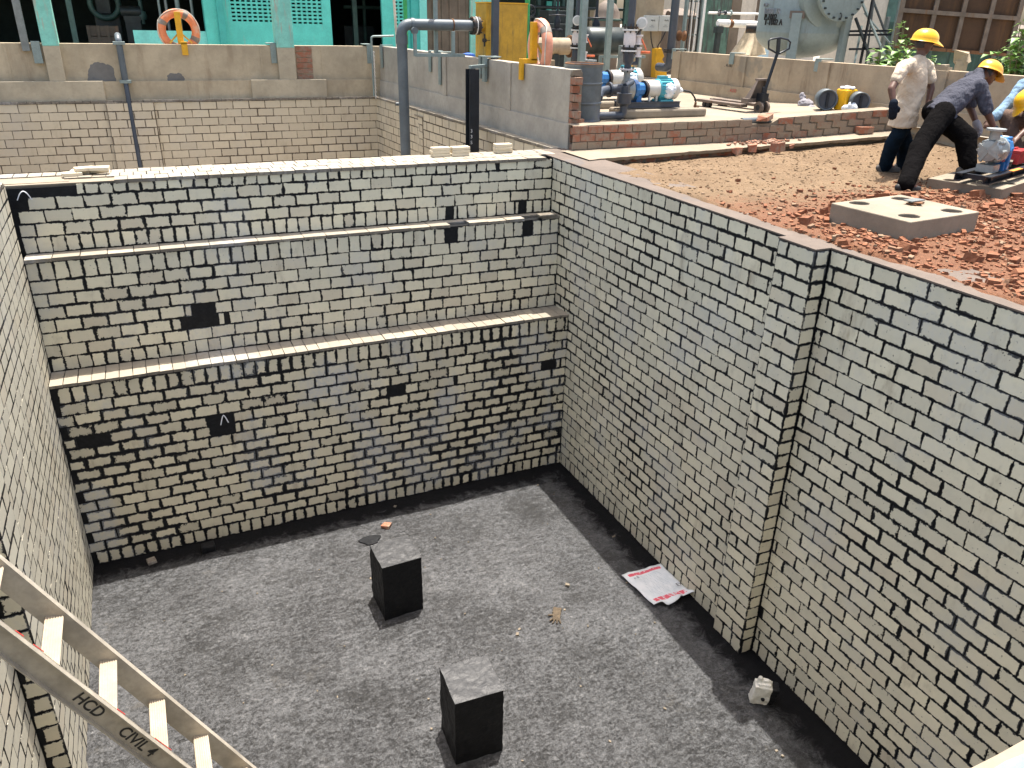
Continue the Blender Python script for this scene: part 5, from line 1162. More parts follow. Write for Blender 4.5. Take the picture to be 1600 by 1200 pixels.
# yellow box, dark column in front of it
yb0, yb1 = AY(755, 60, YP).x, AY(819, 60, YP).x; zt_ = AY(790, 6, YP).z
t = thing('yellow_tank', ((yb0+yb1)/2, YP, 0.34), 'tall mustard yellow sheet metal tank fed by the large grey pipe', 'tank')
MB().box(yb0+0.0, yb1, YP-0.12, YP+0.36, 0.36, zt_).build('body', M['yellow'], t, bevel=0.01)
MB().box(yb0-0.005, yb1+0.005, YP-0.125, YP+0.365, zt_, zt_+0.02).build('top_rim', M['yellow_b'], t)
MB().cyl(V((F0.x+0.06, YP, zc_)), V((yb0+0.01, YP, zc_)), pr, n=20).build('inlet', M['yellow'], t, smooth=40)
b = MB(); v_ = AY(757, 63, YP-0.1); b.cyl(v_-X*0.03, v_+X*0.10, 0.022, n=10); b.lathe([(0.035, -0.03), (0.045, 0), (0.035, 0.03)], v_, Zv, 12); b.cyl(v_-Zv*0.10, v_+Zv*0.10, 0.014, n=8); b.build('drain_cock', M['flange'], t, smooth=40)
p = AY(773, 88, YP-0.32); tag(MB().box(p.x-0.055, p.x+0.055, p.y-0.05, p.y+0.05, 1.06, 3.6).build('steel_post', M['pvc_dk'], origin=(p.x, p.y, 1.06), bevel=0.006), 'dark slate post standing in front of the yellow tank', 'post')
p = AY(820, 20, YP+0.4); tag(MB().cyl((p.x+0.05, p.y, 0.34), (p.x+0.05, p.y, 3.6), 0.045, n=12).build('green_pipe', M['green_pole'], origin=(p.x, p.y, 0.34), smooth=40), 'bright green vertical pipe at the edge of the yellow tank', 'pipe')
p = AY(616, 40, 9.9); a1 = AY(611, -10, 9.9); tag(MB().tube([V((p.x+0.08, 9.9, 0.33)), V((p.x-0.02, 9.9, 3.0))], 0.03, 10).build('bamboo_pole', M['rope'], origin=(p.x, 9.9, 0.33), smooth=40), 'pale bamboo pole leaning beside the large grey pipe', 'pole')
p = AY(655, 10, 10.2); tag(MB().cyl((AY(633, 10, 10.4).x, 10.4, 0.33), (AY(633, 10, 10.4).x, 10.4, 3.6), 0.05, n=12).build('green_pipe', M['green_pole'], origin=(p.x, 10.4, 0.33), smooth=40), 'green vertical pipe in front of the perforated wall behind the grey pipe', 'pipe')
b = MB(); p = AY(732, 92, 5.6); b.lathe([(0.13, -0.45), (0.15, -0.4), (0.15, 0.0), (0.12, 0.09), (0.04, 0.11)], V((p.x, p.y, p.z)), Zv, 24); tag(b.build('blue_barrel', M['bluedrum'], origin=(p.x, p.y, 0.34), smooth=40), 'blue plastic barrel just showing over the grey parapet', 'barrel')

# lifebuoy 2, edge on behind the parapet
L2 = AY(833, 74, 2.05); L2.x += 0.12
lifebuoy('lifebuoy', L2, V((1, -0.12, 0)), Zv, 0.335, 0.082, M['pinkor'], 'sun faded pink lifebuoy seen edge on behind the grey parapet', a_off=40)
t = thing('lifebuoy_stand', (L2.x-0.1, L2.y, 0.9), 'yellow lifebuoy post with a long arm hooked over the grey parapet', 'stand')
xs_ = L2.x-0.12
MB().box(xs_-0.05, xs_+0.05, L2.y-0.05, L2.y+0.03, 1.12, AY(820, 34, L2.y).z).build('post', M['yellow_b'], t, bevel=0.004)
xf = AX(788, 100, 0.48); fx = cf(L2.y)
MB().box(fx-0.03, xs_+0.06, L2.y-0.05, L2.y+0.03, 1.075, 1.145).build('arm', M['yellow_b'], t, bevel=0.004)
MB().box(fx-0.035, fx+0.012, L2.y-0.06, L2.y+0.04, 0.84, 1.145).build('base_hook', M['yellow_b'], t, bevel=0.004)
MB().beam(V((xs_+0.03, L2.y, 1.40)), V((xs_+0.22, L2.y-0.05, 1.10)), 0.05, 0.03).build('brace', M['yellow'], t)

# black I-section standing in the second tank
YI = 2.9; p = AY(738, 170, YI); w_ = 0.085
t = thing('steel_column', (p.x, YI, -H), 'black I section steel column with chalk marks standing in the second tank', 'steel column')
zt2 = AY(738, 108, YI).z; x = p.x
MB().box(x-w_, x+w_, YI-0.09, YI-0.075, -H, zt2).box(x-w_, x+w_, YI+0.075, YI+0.09, -H, zt2).box(x-0.006, x+0.006, YI-0.075, YI+0.075, -H, zt2).build('section', M['black_steel'], t)
for k, s in enumerate('33S'): text(s, 0.075, V((x-w_+0.015, YI-0.0925, AY(731, 206+k*9, YI).z)), X, Zv, M['whiteink'], t)
t = thing('steel_bracket', (cf(3.4), 3.4, 1.06), 'double grey channel bracket clamping the black column to the parapet', 'bracket', 'grey brackets hooked over parapets')
f = cf(3.4); MB().box(f-0.05, f+0.0, 3.28, 3.40, 0.72, 1.10).build('channel', M['galv'], t, bevel=0.004); MB().box(f-0.05, f+0.0, 3.47, 3.57, 0.76, 1.10).build('channel', M['galv'], t, bevel=0.004); MB().box(f-0.05, f+0.25, 3.28, 3.57, 1.10, 1.12).build('top_plate', M['galv'], t, bevel=0.003)
MB().beam(V((x-0.05, YI-0.02, zt2+0.03)), V((f-0.0, YI+0.42, zt2+0.03)), 0.05, 0.05).build('arm', M['galv'], t, bevel=0.003)
# ============================================================ pump platform and the plant beyond it
PZ = 0.335
dp = AZ(911, 193, PZ)+V((0.10, 0.24, 0)); dp.z = PZ
t = thing('oil_drum', tuple(dp), 'dark grey steel drum at the end of the grey parapet', 'drum')
dr, dh = 0.272, zat_ if False else 0.80
pr_ = [(dr*0.97, 0), (dr+0.008, 0.012), (dr+0.008, 0.03), (dr, 0.04)]
for z in (0.27, 0.54): pr_ += [(dr, z-0.018), (dr+0.016, z-0.006), (dr+0.016, z+0.006), (dr, z+0.018)]
pr_ += [(dr, dh-0.04), (dr+0.008, dh-0.03), (dr+0.010, dh), (dr-0.006, dh), (dr-0.012, dh-0.02)]
MB().lathe(pr_, dp, Zv, 36).build('shell', M['drum'], t, smooth=35)
MB().torus(dp+Zv*dh, Zv, dr+0.002, 0.010, 36, 8).build('rim', M['rust'], t, smooth=60)
for k, s in enumerate(('1181', 'A3 H')): text(s, 0.06, dp+V((-0.19, -dr*0.72-0.0, dh-0.11-k*0.07)), V((0.88, -0.42, 0)), Zv, M['greyink'] if False else M['boxgrey'], t)

def valve_stack(base, top, tname, label, scale=1.0, lever=1, gauge=True, two=True, gd=None):
    """white lined diaphragm valve stack on a dark riser, a side branch with its own small valve, a pressure gauge"""
    t = thing(tname, tuple(base), label, 'valve stack'); x, y, z = base; s = scale; Ht = top-z
    b = MB(); b.cyl((x, y, z), (x, y, top+1.6), 0.055*s, n=16); b.lathe([(0.055*s, 0), (0.085*s, 0.04), (0.085*s, 0.30*s), (0.06*s, 0.36*s)], V((x, y, z+0.10*s)), Zv, 16); b.build('riser', M['pvc_dk'], t, smooth=40)
    def fl(zz, r, mat, h=0.022): 
        b = MB(); b.lathe([(r, 0), (r, h)], V((x, y, zz)), Zv, 20)
        for a in range(6): g = a*math.pi/3; b.cyl(V((x+r*0.82*math.cos(g), y+r*0.82*math.sin(g), zz-0.03*s)), V((x+r*0.82*math.cos(g), y+r*0.82*math.sin(g), zz+h+0.03*s)), 0.010*s, n=6, mi=1)
        b.build('flange', [M[mat], M['flange']], t, smooth=35)
    zv = z+Ht*0.66
    b = MB(); b.lathe([(0.085*s, -0.11*s), (0.095*s, -0.05*s), (0.095*s, 0.06*s), (0.085*s, 0.12*s)], V((x, y, zv)), Zv, 16); b.build('valve_body', M['white_pink'], t, smooth=40)
    for zz, m_ in ((zv-0.17*s, 'white'), (zv-0.13*s, 'flange'), (zv+0.125*s, 'white'), (zv+0.165*s, 'flange'), (z+0.02, 'white_pink')): fl(zz, 0.12*s, m_)
    if two:
        bx_ = x+0.15*s; b = MB(); b.cyl((bx_, y-0.02, z+0.1*s), (bx_, y-0.02, zv+0.13*s), 0.026*s, n=12); b.cyl((x, y, z+0.12*s), (bx_, y-0.02, z+0.12*s), 0.026*s, n=12); b.build('bypass', M['pvc_dk'], t, smooth=40)
        for zz in (zv+0.0*s, z+0.28*s):
            b = MB(); b.lathe([(0.065*s, -0.07*s), (0.065*s, -0.05*s), (0.045*s, -0.045*s), (0.045*s, 0.045*s), (0.065*s, 0.05*s), (0.065*s, 0.07*s)], V((bx_, y-0.02, zz)), Zv, 14); b.build('small_valve', M['white_pink'], t, smooth=35)
        MB().beam(V((bx_+0.04*s, y-0.03, z+0.28*s)), V((bx_+0.21*s, y-0.05, z+0.28*s)), 0.03*s, 0.035*s).build('lever', M['lever'], t, bevel=0.006)
        MB().beam(V((bx_+0.03*s, y-0.05, zv+0.02*s)), V((bx_+0.10*s, y-0.10, zv-0.14*s)), 0.03*s, 0.02*s).build('lever', M['lever'], t, bevel=0.006)
    if gauge:
        gp = V(gd) if gd else V((x+0.10*s, y-0.06, top)); fw = (V((CAM.x, CAM.y, gp.z))-gp).normalized()
        b = MB(); b.lathe([(0.075*s, -0.025*s), (0.085*s, -0.02*s), (0.085*s, 0.02*s), (0.072*s, 0.024*s)], gp, fw, 24); g = b.build('pressure_gauge', M['white'], t, smooth=35)
        MB().lathe([(0.064*s, 0.0), (0.064*s, 0.003)], gp+fw*0.026*s, fw, 24).build('gauge_face', M['boxgrey'], g)
        MB().cyl(gp-Zv*0.085*s, V((x+0.07*s, y, gp.z-0.22*s)), 0.014*s, n=8).build('gauge_stem', M['flange'], g)
    return t
def motor_pump(o, s, label, plinth=True):
    """horizontal pump: suction at the near end, blue casing, pale adaptor, teal motor in plastic wrap; runs along +x"""
    t = thing('pump_set', tuple(o), label, 'pump'); x, y, z = o; za = z+0.365*s
    B_ = lambda: MB()
    b = B_(); 
    for yy in (-0.13*s, 0.13*s): b.beam(V((x-0.02, y+yy, z+0.17*s)), V((x+1.12*s, y+yy, z+0.17*s)), 0.05*s, 0.012); b.beam(V((x-0.02, y+yy, z+0.09*s)), V((x+1.12*s, y+yy, z+0.09*s)), 0.05*s, 0.012); b.beam(V((x-0.02, y+yy, z+0.13*s)), V((x+1.12*s, y+yy, z+0.13*s)), 0.012, 0.075*s)
    for k in (0.02, 0.5, 1.05): b.beam(V((x+k*s, y-0.13*s, z+0.13*s)), V((x+k*s, y+0.13*s, z+0.13*s)), 0.05, 0.06*s)
    b.build('base_frame', M['pvc_dk'], t)
    b = B_(); b.lathe([(0.09*s, -0.10*s), (0.17*s, -0.08*s), (0.18*s, 0.02*s), (0.13*s, 0.05*s)], V((x+0.16*s, y, za)), X, 24); b.cyl((x+0.10*s, y, za), (x+0.10*s, y, za+0.30*s), 0.055*s, n=14); b.lathe([(0.10*s, 0), (0.10*s, 0.025)], V((x+0.10*s, y, za+0.27*s)), Zv, 20); b.build('casing', M['silver'], t, smooth=35)
    b = B_(); b.lathe([(0.15*s, 0), (0.16*s, 0.06*s), (0.12*s, 0.09*s), (0.11*s, 0.20*s), (0.09*s, 0.22*s)], V((x+0.22*s, y, za)), X, 10); b.obox(V((x+0.32*s, y, za-0.16*s)), V((0.05*s, 0, 0)), V((0, 0.09*s, 0)), V((0, 0, 0.07*s))); b.build('bearing_housing', M['blue'], t, bevel=0.006)
    MB().lathe([(0.14*s, 0), (0.14*s, 0.045*s)], V((x+0.44*s, y, za)), X, 22).build('coupling', M['flange'], t, smooth=35)
    b = B_(); b.lathe([(0.125*s, 0), (0.135*s, 0.02*s), (0.135*s, 0.20*s), (0.14*s, 0.22*s)], V((x+0.49*s, y, za)), X, 24); b.beam(V((x+0.52*s, y-0.09*s, za-0.1*s)), V((x+0.52*s, y-0.09*s, z+0.18*s)), 0.03, 0.03); b.beam(V((x+0.66*s, y-0.09*s, za-0.1*s)), V((x+0.66*s, y-0.09*s, z+0.18*s)), 0.03, 0.03); b.build('adaptor', M['motor_cream'], t, smooth=35)
    b = B_(); mx = x+0.71*s; b.lathe([(0.15*s, 0), (0.165*s, 0.02*s), (0.165*s, 0.26*s), (0.15*s, 0.30*s)], V((mx, y, za)), X, 28)
    for a in range(18): g = math.pi*(0.1+a/17*1.9); b.obox(V((mx+0.14*s, y+0.168*s*math.cos(g), za+0.168*s*math.sin(g))), V((0.12*s, 0, 0)), V((0, math.cos(g), math.sin(g)))*0.012*s, V((0, -math.sin(g), math.cos(g)))*0.004*s)
    b.lathe([(0.166*s, 0.26*s), (0.168*s, 0.28*s), (0.168*s, 0.36*s), (0.13*s, 0.40*s)], V((mx, y, za)), X, 28, 1); b.obox(V((mx+0.10*s, y, za+0.185*s)), V((0.07*s, 0, 0)), V((0, 0.06*s, 0)), V((0, 0, 0.025*s))); b.obox(V((mx+0.14*s, y, za-0.18*s)), V((0.13*s, 0, 0)), V((0, 0.14*s, 0)), V((0, 0, 0.02*s))); b.build('motor', [M['teal'], M['motor_cream']], t, smooth=35)
    b = B_(); b.ell((mx+0.17*s, y-0.095*s, za-0.02*s), 0.14*s, 0.10*s, 0.135*s, 20, 12); b.ell((mx+0.27*s, y-0.04*s, za-0.01*s), 0.07*s, 0.13*s, 0.13*s); blob(b, 'plastic_wrap', M['plastic_wrap'], t, 0.014, 1, tex=(cloud(0.07, 3), 0.045))
    b = B_(); b.cyl((x-0.22*s, y, za), (x+0.06*s, y, za), 0.075*s, 0.095*s, n=18); b.tube(elbow(V((x-0.20*s, y, za)), V((x-0.42*s, y-0.05, za-0.02)), V((x-0.62*s, y-0.30, za-0.10*s)), 0.12), 0.075*s, 16); b.lathe([(0.12*s, 0), (0.12*s, 0.03)], V((x-0.24*s, y, za)), X, 20); b.build('suction_pipe', M['pvc_dk'], t, smooth=40)
    return t
# main pump on its plinth
PY = 1.27
pa, pb = AY(943, 176, PY).x, AY(1086, 176, PY).x
o = MB().box(pa+0.24, pb+0.05, PY-0.24, PY+0.26, PZ, PZ+0.13).build('concrete_plinth', M['conc_plinth'], origin=(pa, PY, PZ), bevel=0.03); tag(o, 'long low concrete plinth with wet stains under the front pump', 'plinth')
s1 = 0.93
mp0 = V((AY(968, 150, PY).x, PY-0.02, PZ+0.07)); motor_pump(mp0, s1, 'front pump with blue casing and a teal motor in plastic wrap on the low plinth')
valve_stack(V((mp0.x+0.093, PY-0.02, mp0.z+0.60)), AY(1003, 36, PY).z, 'valve_stack', 'tall white flanged valve stack with gauge above the front pump', 0.98, gd=AY(1003, 36, PY-0.1))
b = MB(); a0 = AY(935, 185, PY-0.30); a1 = AY(962, 190, PY-0.35); zf = PZ+0.07
b.tube(elbow(V((a0.x-0.35, PY-0.36, zf)), V((a1.x+0.10, PY-0.38, zf)), V((a1.x+0.10, PY-0.38, zf+0.42)), 0.06), 0.06, 14); b.lathe([(0.06, 0), (0.11, 0.04), (0.11, 0.15), (0.12, 0.18)], V((a1.x+0.10, PY-0.38, zf+0.14)), Zv, 16)
b.tube([V((a1.x+0.10, PY-0.38, zf+0.42)), V((a1.x+0.26, PY-0.30, zf+0.46)), V((a1.x+0.40, PY-0.1, zf+0.46))], 0.04, 12)
tag(b.build('drain_pipe', M['pvc_dk'], origin=(a1.x, PY-0.38, PZ), smooth=40), 'dark slate drain pipe with a funnel elbow lying before the front pump', 'pipe')
b = MB(); c0 = AY(1062, 141, PY); c1, c2, c3 = AY(1080, 145, PY), AY(1087, 158, PY), AY(1082, 172, PY)
b.tube(bez([c0, (c0+c1)/2+Zv*0.01, c1, c2, c3], 6), 0.014, 8); tag(b.build('power_cable', M['cable'], origin=c0, smooth=60), 'black cable curling from the front motor to the plinth end', 'cable')
b = MB(); b.ell(c0-X*0.02, 0.09, 0.05, 0.045, 12, 8); tag(blob(b, 'cable_wrap', M['plastic_wrap'], None, 0.01, 1, origin=c0, tex=(cloud(0.05), 0.03)), 'white plastic bag tied over the front motor cable end', 'plastic bag')
b = MB(); q_ = AY(1090, 168, PY-0.1); b.cyl(q_-Zv*0.14, q_+Zv*0.02, 0.028, n=12); b.cyl(q_+Zv*0.0-X*0.05, q_-X*0.05+Zv*0.08, 0.02, n=10); tag(b.build('cable_gland', M['rust'], origin=q_, smooth=40), 'rusty conduit stub at the end of the front plinth', 'conduit')
# second pump behind
PY2 = 2.75
mp1 = V((AY(925, 130, PY2).x-0.15, PY2, PZ+0.10)); motor_pump(mp1, 1.0, 'rear pump half hidden by the drum with a teal motor in plastic wrap')
tag(MB().box(mp1.x-0.35, mp1.x+1.5, PY2-0.33, PY2+0.3, PZ, PZ+0.115).build('concrete_plinth', M['conc_plinth'], origin=mp1, bevel=0.03), 'concrete plinth of the rear pump behind the drum', 'plinth')
valve_stack(V((AY(902, 60, 4.6).x, 4.6, PZ+0.45)), AY(902, 32, 4.6).z, 'valve_stack', 'white flanged valve stack behind the grey post above the drum', 1.05, gd=AY(902, 32, 4.5))
tag(MB().box(AY(897, 60, 4.6).x-0.3, AY(897, 60, 4.6).x+0.3, 4.35, 4.85, PZ, PZ+0.45).build('concrete_plinth', M['conc_plinth'], origin=(AY(897, 60, 4.6).x, 4.6, PZ), bevel=0.02), 'tall concrete plinth under the valve stack behind the drum', 'plinth')
# steps seen through the lifebuoy
t = thing('brick_steps', tuple(AY(845, 100, 5.2)), 'pale brick steps behind the pink lifebuoy', 'steps'); sx = AY(826, 60, 5.2).x; zz = PZ
for k in range(6): MB().box(sx, sx+1.05-0.14*k, 5.2+0.02*k, 6.3, zz, zz+0.155).build('step', M['conc_tanwall'], t, bevel=0.008); zz += 0.16
# steel posts
for u, y_, w_, lab in ((912, 4.25, 0.12, 'broad grey steel post in front of the rear valve stack'), (890, 6.6, 0.12, 'narrower grey steel post standing behind the brown pipe end'), (952, 8.5, 0.14, 'far grey green steel post between the dark tank and the plate')):
    p = AY(u, 60, y_); t = thing('steel_post', (p.x, y_, PZ), lab, 'post'); x = p.x
    MB().box(x-w_/2, x+w_/2, y_, y_+0.012, PZ, 4.2).box(x-w_/2, x-w_/2+0.012, y_+0.012, y_+0.10, PZ, 4.2).box(x+w_/2-0.012, x+w_/2, y_+0.012, y_+0.10, PZ, 4.2).build('channel', M['galv'], t, bevel=0.003)
    MB().box(x-w_*0.9, x+w_*0.9, y_-0.08, y_+0.16, PZ, PZ+0.015).build('base_plate', M['galv'], t)
# brown header pipe
p0, p1 = AY(840, 72, 6.1), AY(889, 73, 6.1)
t = thing('header_pipe', tuple(p0), 'fat brown pipe lying across behind the pink lifebuoy', 'pipe'); b = MB(); b.cyl(V((p0.x-0.3, 6.1, p0.z)), V((p1.x, 6.1, p0.z)), 0.165, n=24); b.build('pipe_run', M['conc_tanwall'], t, smooth=40)
b = MB(); b.lathe([(0.165, 0), (0.22, 0.02), (0.22, 0.05)], V((p1.x-0.02, 6.1, p0.z)), X, 24); b.build('flange', M['rust'], t, smooth=40)
b = MB(); b.box(p0.x+0.35, p0.x+0.45, 6.0, 6.2, PZ, p0.z-0.15); b.build('saddle', M['dark_steel'], t)
MB().beam(V((p1.x-0.02, 6.0, p0.z)), V((p1.x+0.28, 5.9, p0.z+0.12)), 0.04, 0.05).build('lever', M['lever'], t, bevel=0.006)
# dark horizontal vessel with end dish and stool
YV = 9.2; a, c = AY(918, 62, YV), AY(952, 62, YV); rr_ = (AY(935, 42, YV).z-AY(935, 86, YV).z)/2; zc2 = (AY(935, 42, YV).z+AY(935, 86, YV).z)/2
t = thing('pressure_vessel', tuple(a), 'dark grey horizontal vessel with a dished end behind the steel posts', 'vessel')
b = MB(); b.lathe([(0.02, -0.18), (rr_*0.5, -0.15), (rr_*0.85, -0.08), (rr_, 0.0), (rr_, 1.3), (rr_*0.9, 1.36), (rr_*0.4, 1.46)], V((a.x, YV, zc2)), X, 32); b.build('shell', M['dark_steel'], t, smooth=40)
b = MB(); b.beam(V((a.x+0.15, YV-0.4, zc2-rr_-0.02)), V((a.x+1.5, YV-0.4, zc2-rr_-0.02)), 0.08, 0.06)
for k in (0.18, 1.35): b.beam(V((a.x+k, YV-0.4, PZ)), V((a.x+k, YV-0.4, zc2-rr_)), 0.07, 0.07)
b.build('stool', M['galv'], t)
# gate valves in silhouette
for u, v, y_, s, lab in ((871, 25, 9.6, 1.0, 'black gate valve silhouetted against the turquoise panel'), (932, 30, 9.8, 1.2, 'black gate valve standing over the dark vessel')):
    p = AY(u, v, y_); t = thing('gate_valve', tuple(p), lab, 'valve'); b = MB(); b.lathe([(0.16*s, -0.34*s), (0.16*s, -0.30*s), (0.07*s, -0.28*s), (0.09*s, -0.1*s), (0.05*s, 0.0), (0.03*s, 0.1*s), (0.03*s, 0.42*s)], p, Zv, 14); b.build('bonnet', M['black_steel'], t, smooth=40)
    b = MB(); b.torus(p+Zv*0.02*s, Zv, 0.20*s, 0.016*s, 24, 8); b.cyl(p+Zv*0.02*s-X*0.2*s, p+Zv*0.02*s+X*0.2*s, 0.012*s, n=6); b.build('handwheel', M['black_steel'], t, smooth=60)
    MB().cyl((p.x, p.y, PZ), (p.x, p.y, p.z-0.33*s), 0.10*s, n=14).build('riser', M['dark_steel'], t, smooth=40)
p = AY(829, 17, 9.0); t = thing('gate_valve', tuple(p), 'dark handwheel valve facing out beside the green pipe', 'valve'); b = MB(); b.torus(p, Y, 0.12, 0.018, 24, 8)
for k in range(3): a_ = k*math.pi/3; b.cyl(p-(X*math.cos(a_)+Zv*math.sin(a_))*0.12, p+(X*math.cos(a_)+Zv*math.sin(a_))*0.12, 0.010, n=6)
b.build('handwheel', M['black_steel'], t, smooth=60); b = MB(); b.cyl(p+Y*0.02, p+Y*0.4, 0.05, n=12); b.lathe([(0.22, 0), (0.24, 0.05), (0.2, 0.4)], p+Y*0.4-Zv*0.2, Y, 20); b.cyl((p.x, p.y+0.6, PZ), (p.x, p.y+0.6, p.z-0.2), 0.2, n=16); b.build('body', M['dark_steel'], t, smooth=40)
# hopper shaped dark vessels and far turquoise building
p = AY(948, 25, 11.5); t = thing('filter_vessel', tuple(p), 'olive domed filter vessel behind the dark vessel', 'vessel'); b = MB(); b.lathe([(0.38, -1.6), (0.40, 0.0), (0.38, 0.02), (0.36, 0.20), (0.25, 0.40), (0.08, 0.5)], V((p.x, p.y, p.z-0.1)), Zv, 28); b.build('shell', M['brownplate'], t, smooth=40); MB().lathe([(0.40, -0.03), (0.43, -0.02), (0.43, 0.02), (0.40, 0.03)], V((p.x, p.y, p.z-0.1)), Zv, 28).build('band', M['dark_green'], t, smooth=40)
b = MB(); b.box(p.x-1.4, p.x-0.6, 12.5, 13.3, PZ, 1.6); b.box(p.x-1.3, p.x-0.7, 12.6, 13.2, 1.6, 1.95); tag(b.build('cabinet', M['dark_steel'], origin=(p.x-1, 12.5, PZ), bevel=0.02), 'dark steel cabinet deep in the plant behind the posts', 'cabinet')
sh_ = thing('plant_shed', (7, 15, PZ), 'dim open shed with turquoise panels behind the pumps', 'building')
sx0, sx1 = AY(822, 30, 13.6).x, AY(1004, 30, 13.6).x
MB().box(sx0-0.2, sx1, 16.5, 16.8, PZ, 4.2).build('rear_wall', M['dark_in'], sh_); MB().box(sx0-0.2, sx1, 13.0, 16.8, 3.9, 4.2).build('roof', M['conc_old'], sh_)
MB().box(AY(854, 30, 16.4).x, AY(874, 30, 16.4).x, 16.42, 16.49, PZ, AY(860, 2, 16.4).z).build('wall_panel', M['turq'], sh_)
MB().box(AY(993, 30, 13.6).x, sx1+0.1, 13.6, 13.8, PZ, 3.9).build('wall_panel', M['turq_dk'], sh_)
MB().box(AY(975, 30, 14.5).x, AY(993, 30, 14.5).x, 14.5, 14.6, PZ, 3.9).build('wall_panel', M['dark_green'], sh_)
b = MB(); b.box(AY(921, 30, 16).x, AY(938, 30, 16).x, 16.0, 16.4, 1.5, 2.1); b.build('notice_board', M['conc_tanwall'], sh_)
for k, u in enumerate((842, 866, 880, 960)): MB().box(AY(u, 30, 15).x-0.05, AY(u, 30, 15).x+0.05, 15, 15.1, PZ, 3.9).build('stanchion', M['dark_green'], sh_)
for k, zq in enumerate((1.75, 2.05)): MB().cyl(V((sx0, 14.8, zq)), V((sx1, 14.8, zq)), 0.05, n=10).build('overhead_pipe', M['dark_steel'], sh_, smooth=40)
# grey pier plate beside the front stack, round yellow guard, concrete pillar with switch boxes
p = AY(975, 100, 6.4); tag(MB().box(AY(968, 100, 6.4).x, AY(981, 100, 6.4).x, 6.4, 6.5, PZ, AY(975, 71, 6.4).z).build('steel_plate', M['steel_grey'], origin=(p.x, 6.4, PZ), bevel=0.005), 'upright grey plate behind the front valve stack', 'plate')
p = AY(968, 105, 7.0); b = MB(); b.lathe([(0.28, 0), (0.30, 0.03), (0.30, 0.12), (0.26, 0.15)], V((p.x+0.09, 7.0, p.z)), V((1, -0.25, 0)), 28); tag(b.build('coupling_guard', M['yellow_b'], origin=p, smooth=35), 'round yellow coupling guard behind the grey plate', 'guard')
YC = 9.9; x0, x1 = AY(1005, 60, YC).x, AY(1033, 60, YC).x
t = thing('concrete_pillar', (x0, YC, PZ), 'square tan concrete pillar carrying two switch boxes', 'pillar'); t['kind'] = 'thing'; MB().box(x0, x1, YC, YC+0.5, PZ, 4.5).build('shaft', M['conc_tanwall'], t, bevel=0.015)
for k, (ua, ub, lab) in enumerate(((1010, 1028, 'pale switch box fixed on the tan pillar face'), (1031, 1049, 'pale switch box beside the slate pipe'))):
    a, c = AY(ua, 24, YC-0.14), AY(ub, 49, YC-0.14); t = thing('switch_box', tuple(a), lab, 'switch box', 'pair of pale switch boxes')
    MB().box(a.x, c.x, YC-0.14, YC-0.002, c.z, a.z).build('enclosure', M['boxgrey'], t, bevel=0.012)
    b = MB(); m = (a+c)/2; zz = a.z-0.13
    for s in (-1, 1): b.torus(V((m.x+0.02+s*0.035, YC-0.142, zz)), Y, 0.022, 0.007, 14, 6, a0=0, a1=220)
    b.build('emblem', M['ink'], t); [MB().box(m.x-w_/2, m.x+w_/2, YC-0.1435, YC-0.1415, zz-dz_-0.012, zz-dz_).build('printed_line', M['greyink'], t) for w_, dz_ in ((0.07, 0.10), (0.15, 0.14))]
    b = MB(); b.cyl(V((c.x+0.0, YC-0.08, (a.z+c.z)/2)), V((c.x+0.025, YC-0.08, (a.z+c.z)/2)), 0.02, n=10); b.build('knob', M['flange'], t)
for pts, lab in (([(1017, 49), (1018, 65), (1024, 85), (1034, 105), (1040, 112)], 'black cable drooping from the first switch box'), ([(1040, 49), (1034, 62), (1028, 72), (1026, 84)], 'black cable slanting from the second switch box')):
    b = MB(); b.tube(bez([AY(u, v, YC-0.2) for u, v in pts], 6), 0.016, 8); tag(b.build('power_cable', M['cable'], origin=AY(*pts[0], YC-0.2), smooth=60), lab, 'cable', 'cables of the switch boxes')
YG = 9.5; t = thing('coupling_guard', tuple(AY(1030, 118, YG)), 'tall yellow belt guard standing against the tan pillar', 'guard')
pts = [AY(u, v, YG) for u, v in ((1023, 128), (1026, 76), (1034, 75), (1038, 88), (1035, 93), (1041, 104), (1043, 128))]
MB().prism(pts, V((0, 0.22, 0))).build('casing', M['yellow_b'], t, bevel=0.01)
# slate riser with flange and elbow; brown upright tank; cable ladder
YR = 8.6; p = AY(1052, 40, YR)
t = thing('riser_pipe', (p.x, YR, PZ), 'thick slate blue riser pipe with a black flange beside the switch boxes', 'pipe'); zf = AY(1050, 79, YR).z
b = MB(); b.tube(elbow(V((p.x, YR, 4.2)), V((p.x, YR, zf-0.42)), V((p.x+0.0, YR+0.5, zf-0.42)), 0.16), 0.105, 20); b.build('pipe_run', M['pvc_dk'], t, smooth=40)
for k in (0.0, -0.05): MB().lathe([(0.19, 0), (0.19, 0.035)], V((p.x, YR, zf+k)), Zv, 24).build('flange', M['flange'], t, smooth=35)
b = MB(); c = AY(1062, 56, YR); b.lathe([(0.10, -0.1), (0.13, -0.08), (0.09, 0.0), (0.13, 0.08), (0.10, 0.1)], c+X*0.06, X, 16); b.build('rusty_valve', M['rust'], t, smooth=40)
p = AY(1060, 45, 11.5); t = thing('brown_tank', (p.x, 11.5, PZ), 'brown upright tank behind the slate riser pipe', 'tank'); MB().lathe([(0.62, 0), (0.62, AY(1060, 24, 11.5).z-PZ), (0.45, AY(1060, 16, 11.5).z-PZ), (0.1, AY(1060, 13, 11.5).z-PZ)], V((p.x-0.1, 11.5, PZ)), Zv, 32).build('shell', M['brownplate'], t, smooth=40); MB().cyl(V((p.x-0.75, 11.0, 1.86)), V((p.x-0.5, 11.0, 1.90)), 0.15, n=18).build('nozzle', M['brownplate'], t, smooth=40)
YL = 8.9; t = thing('cable_ladder', tuple(AY(1080, 85, YL)), 'grey vertical cable ladder packed with black cables', 'cable ladder')
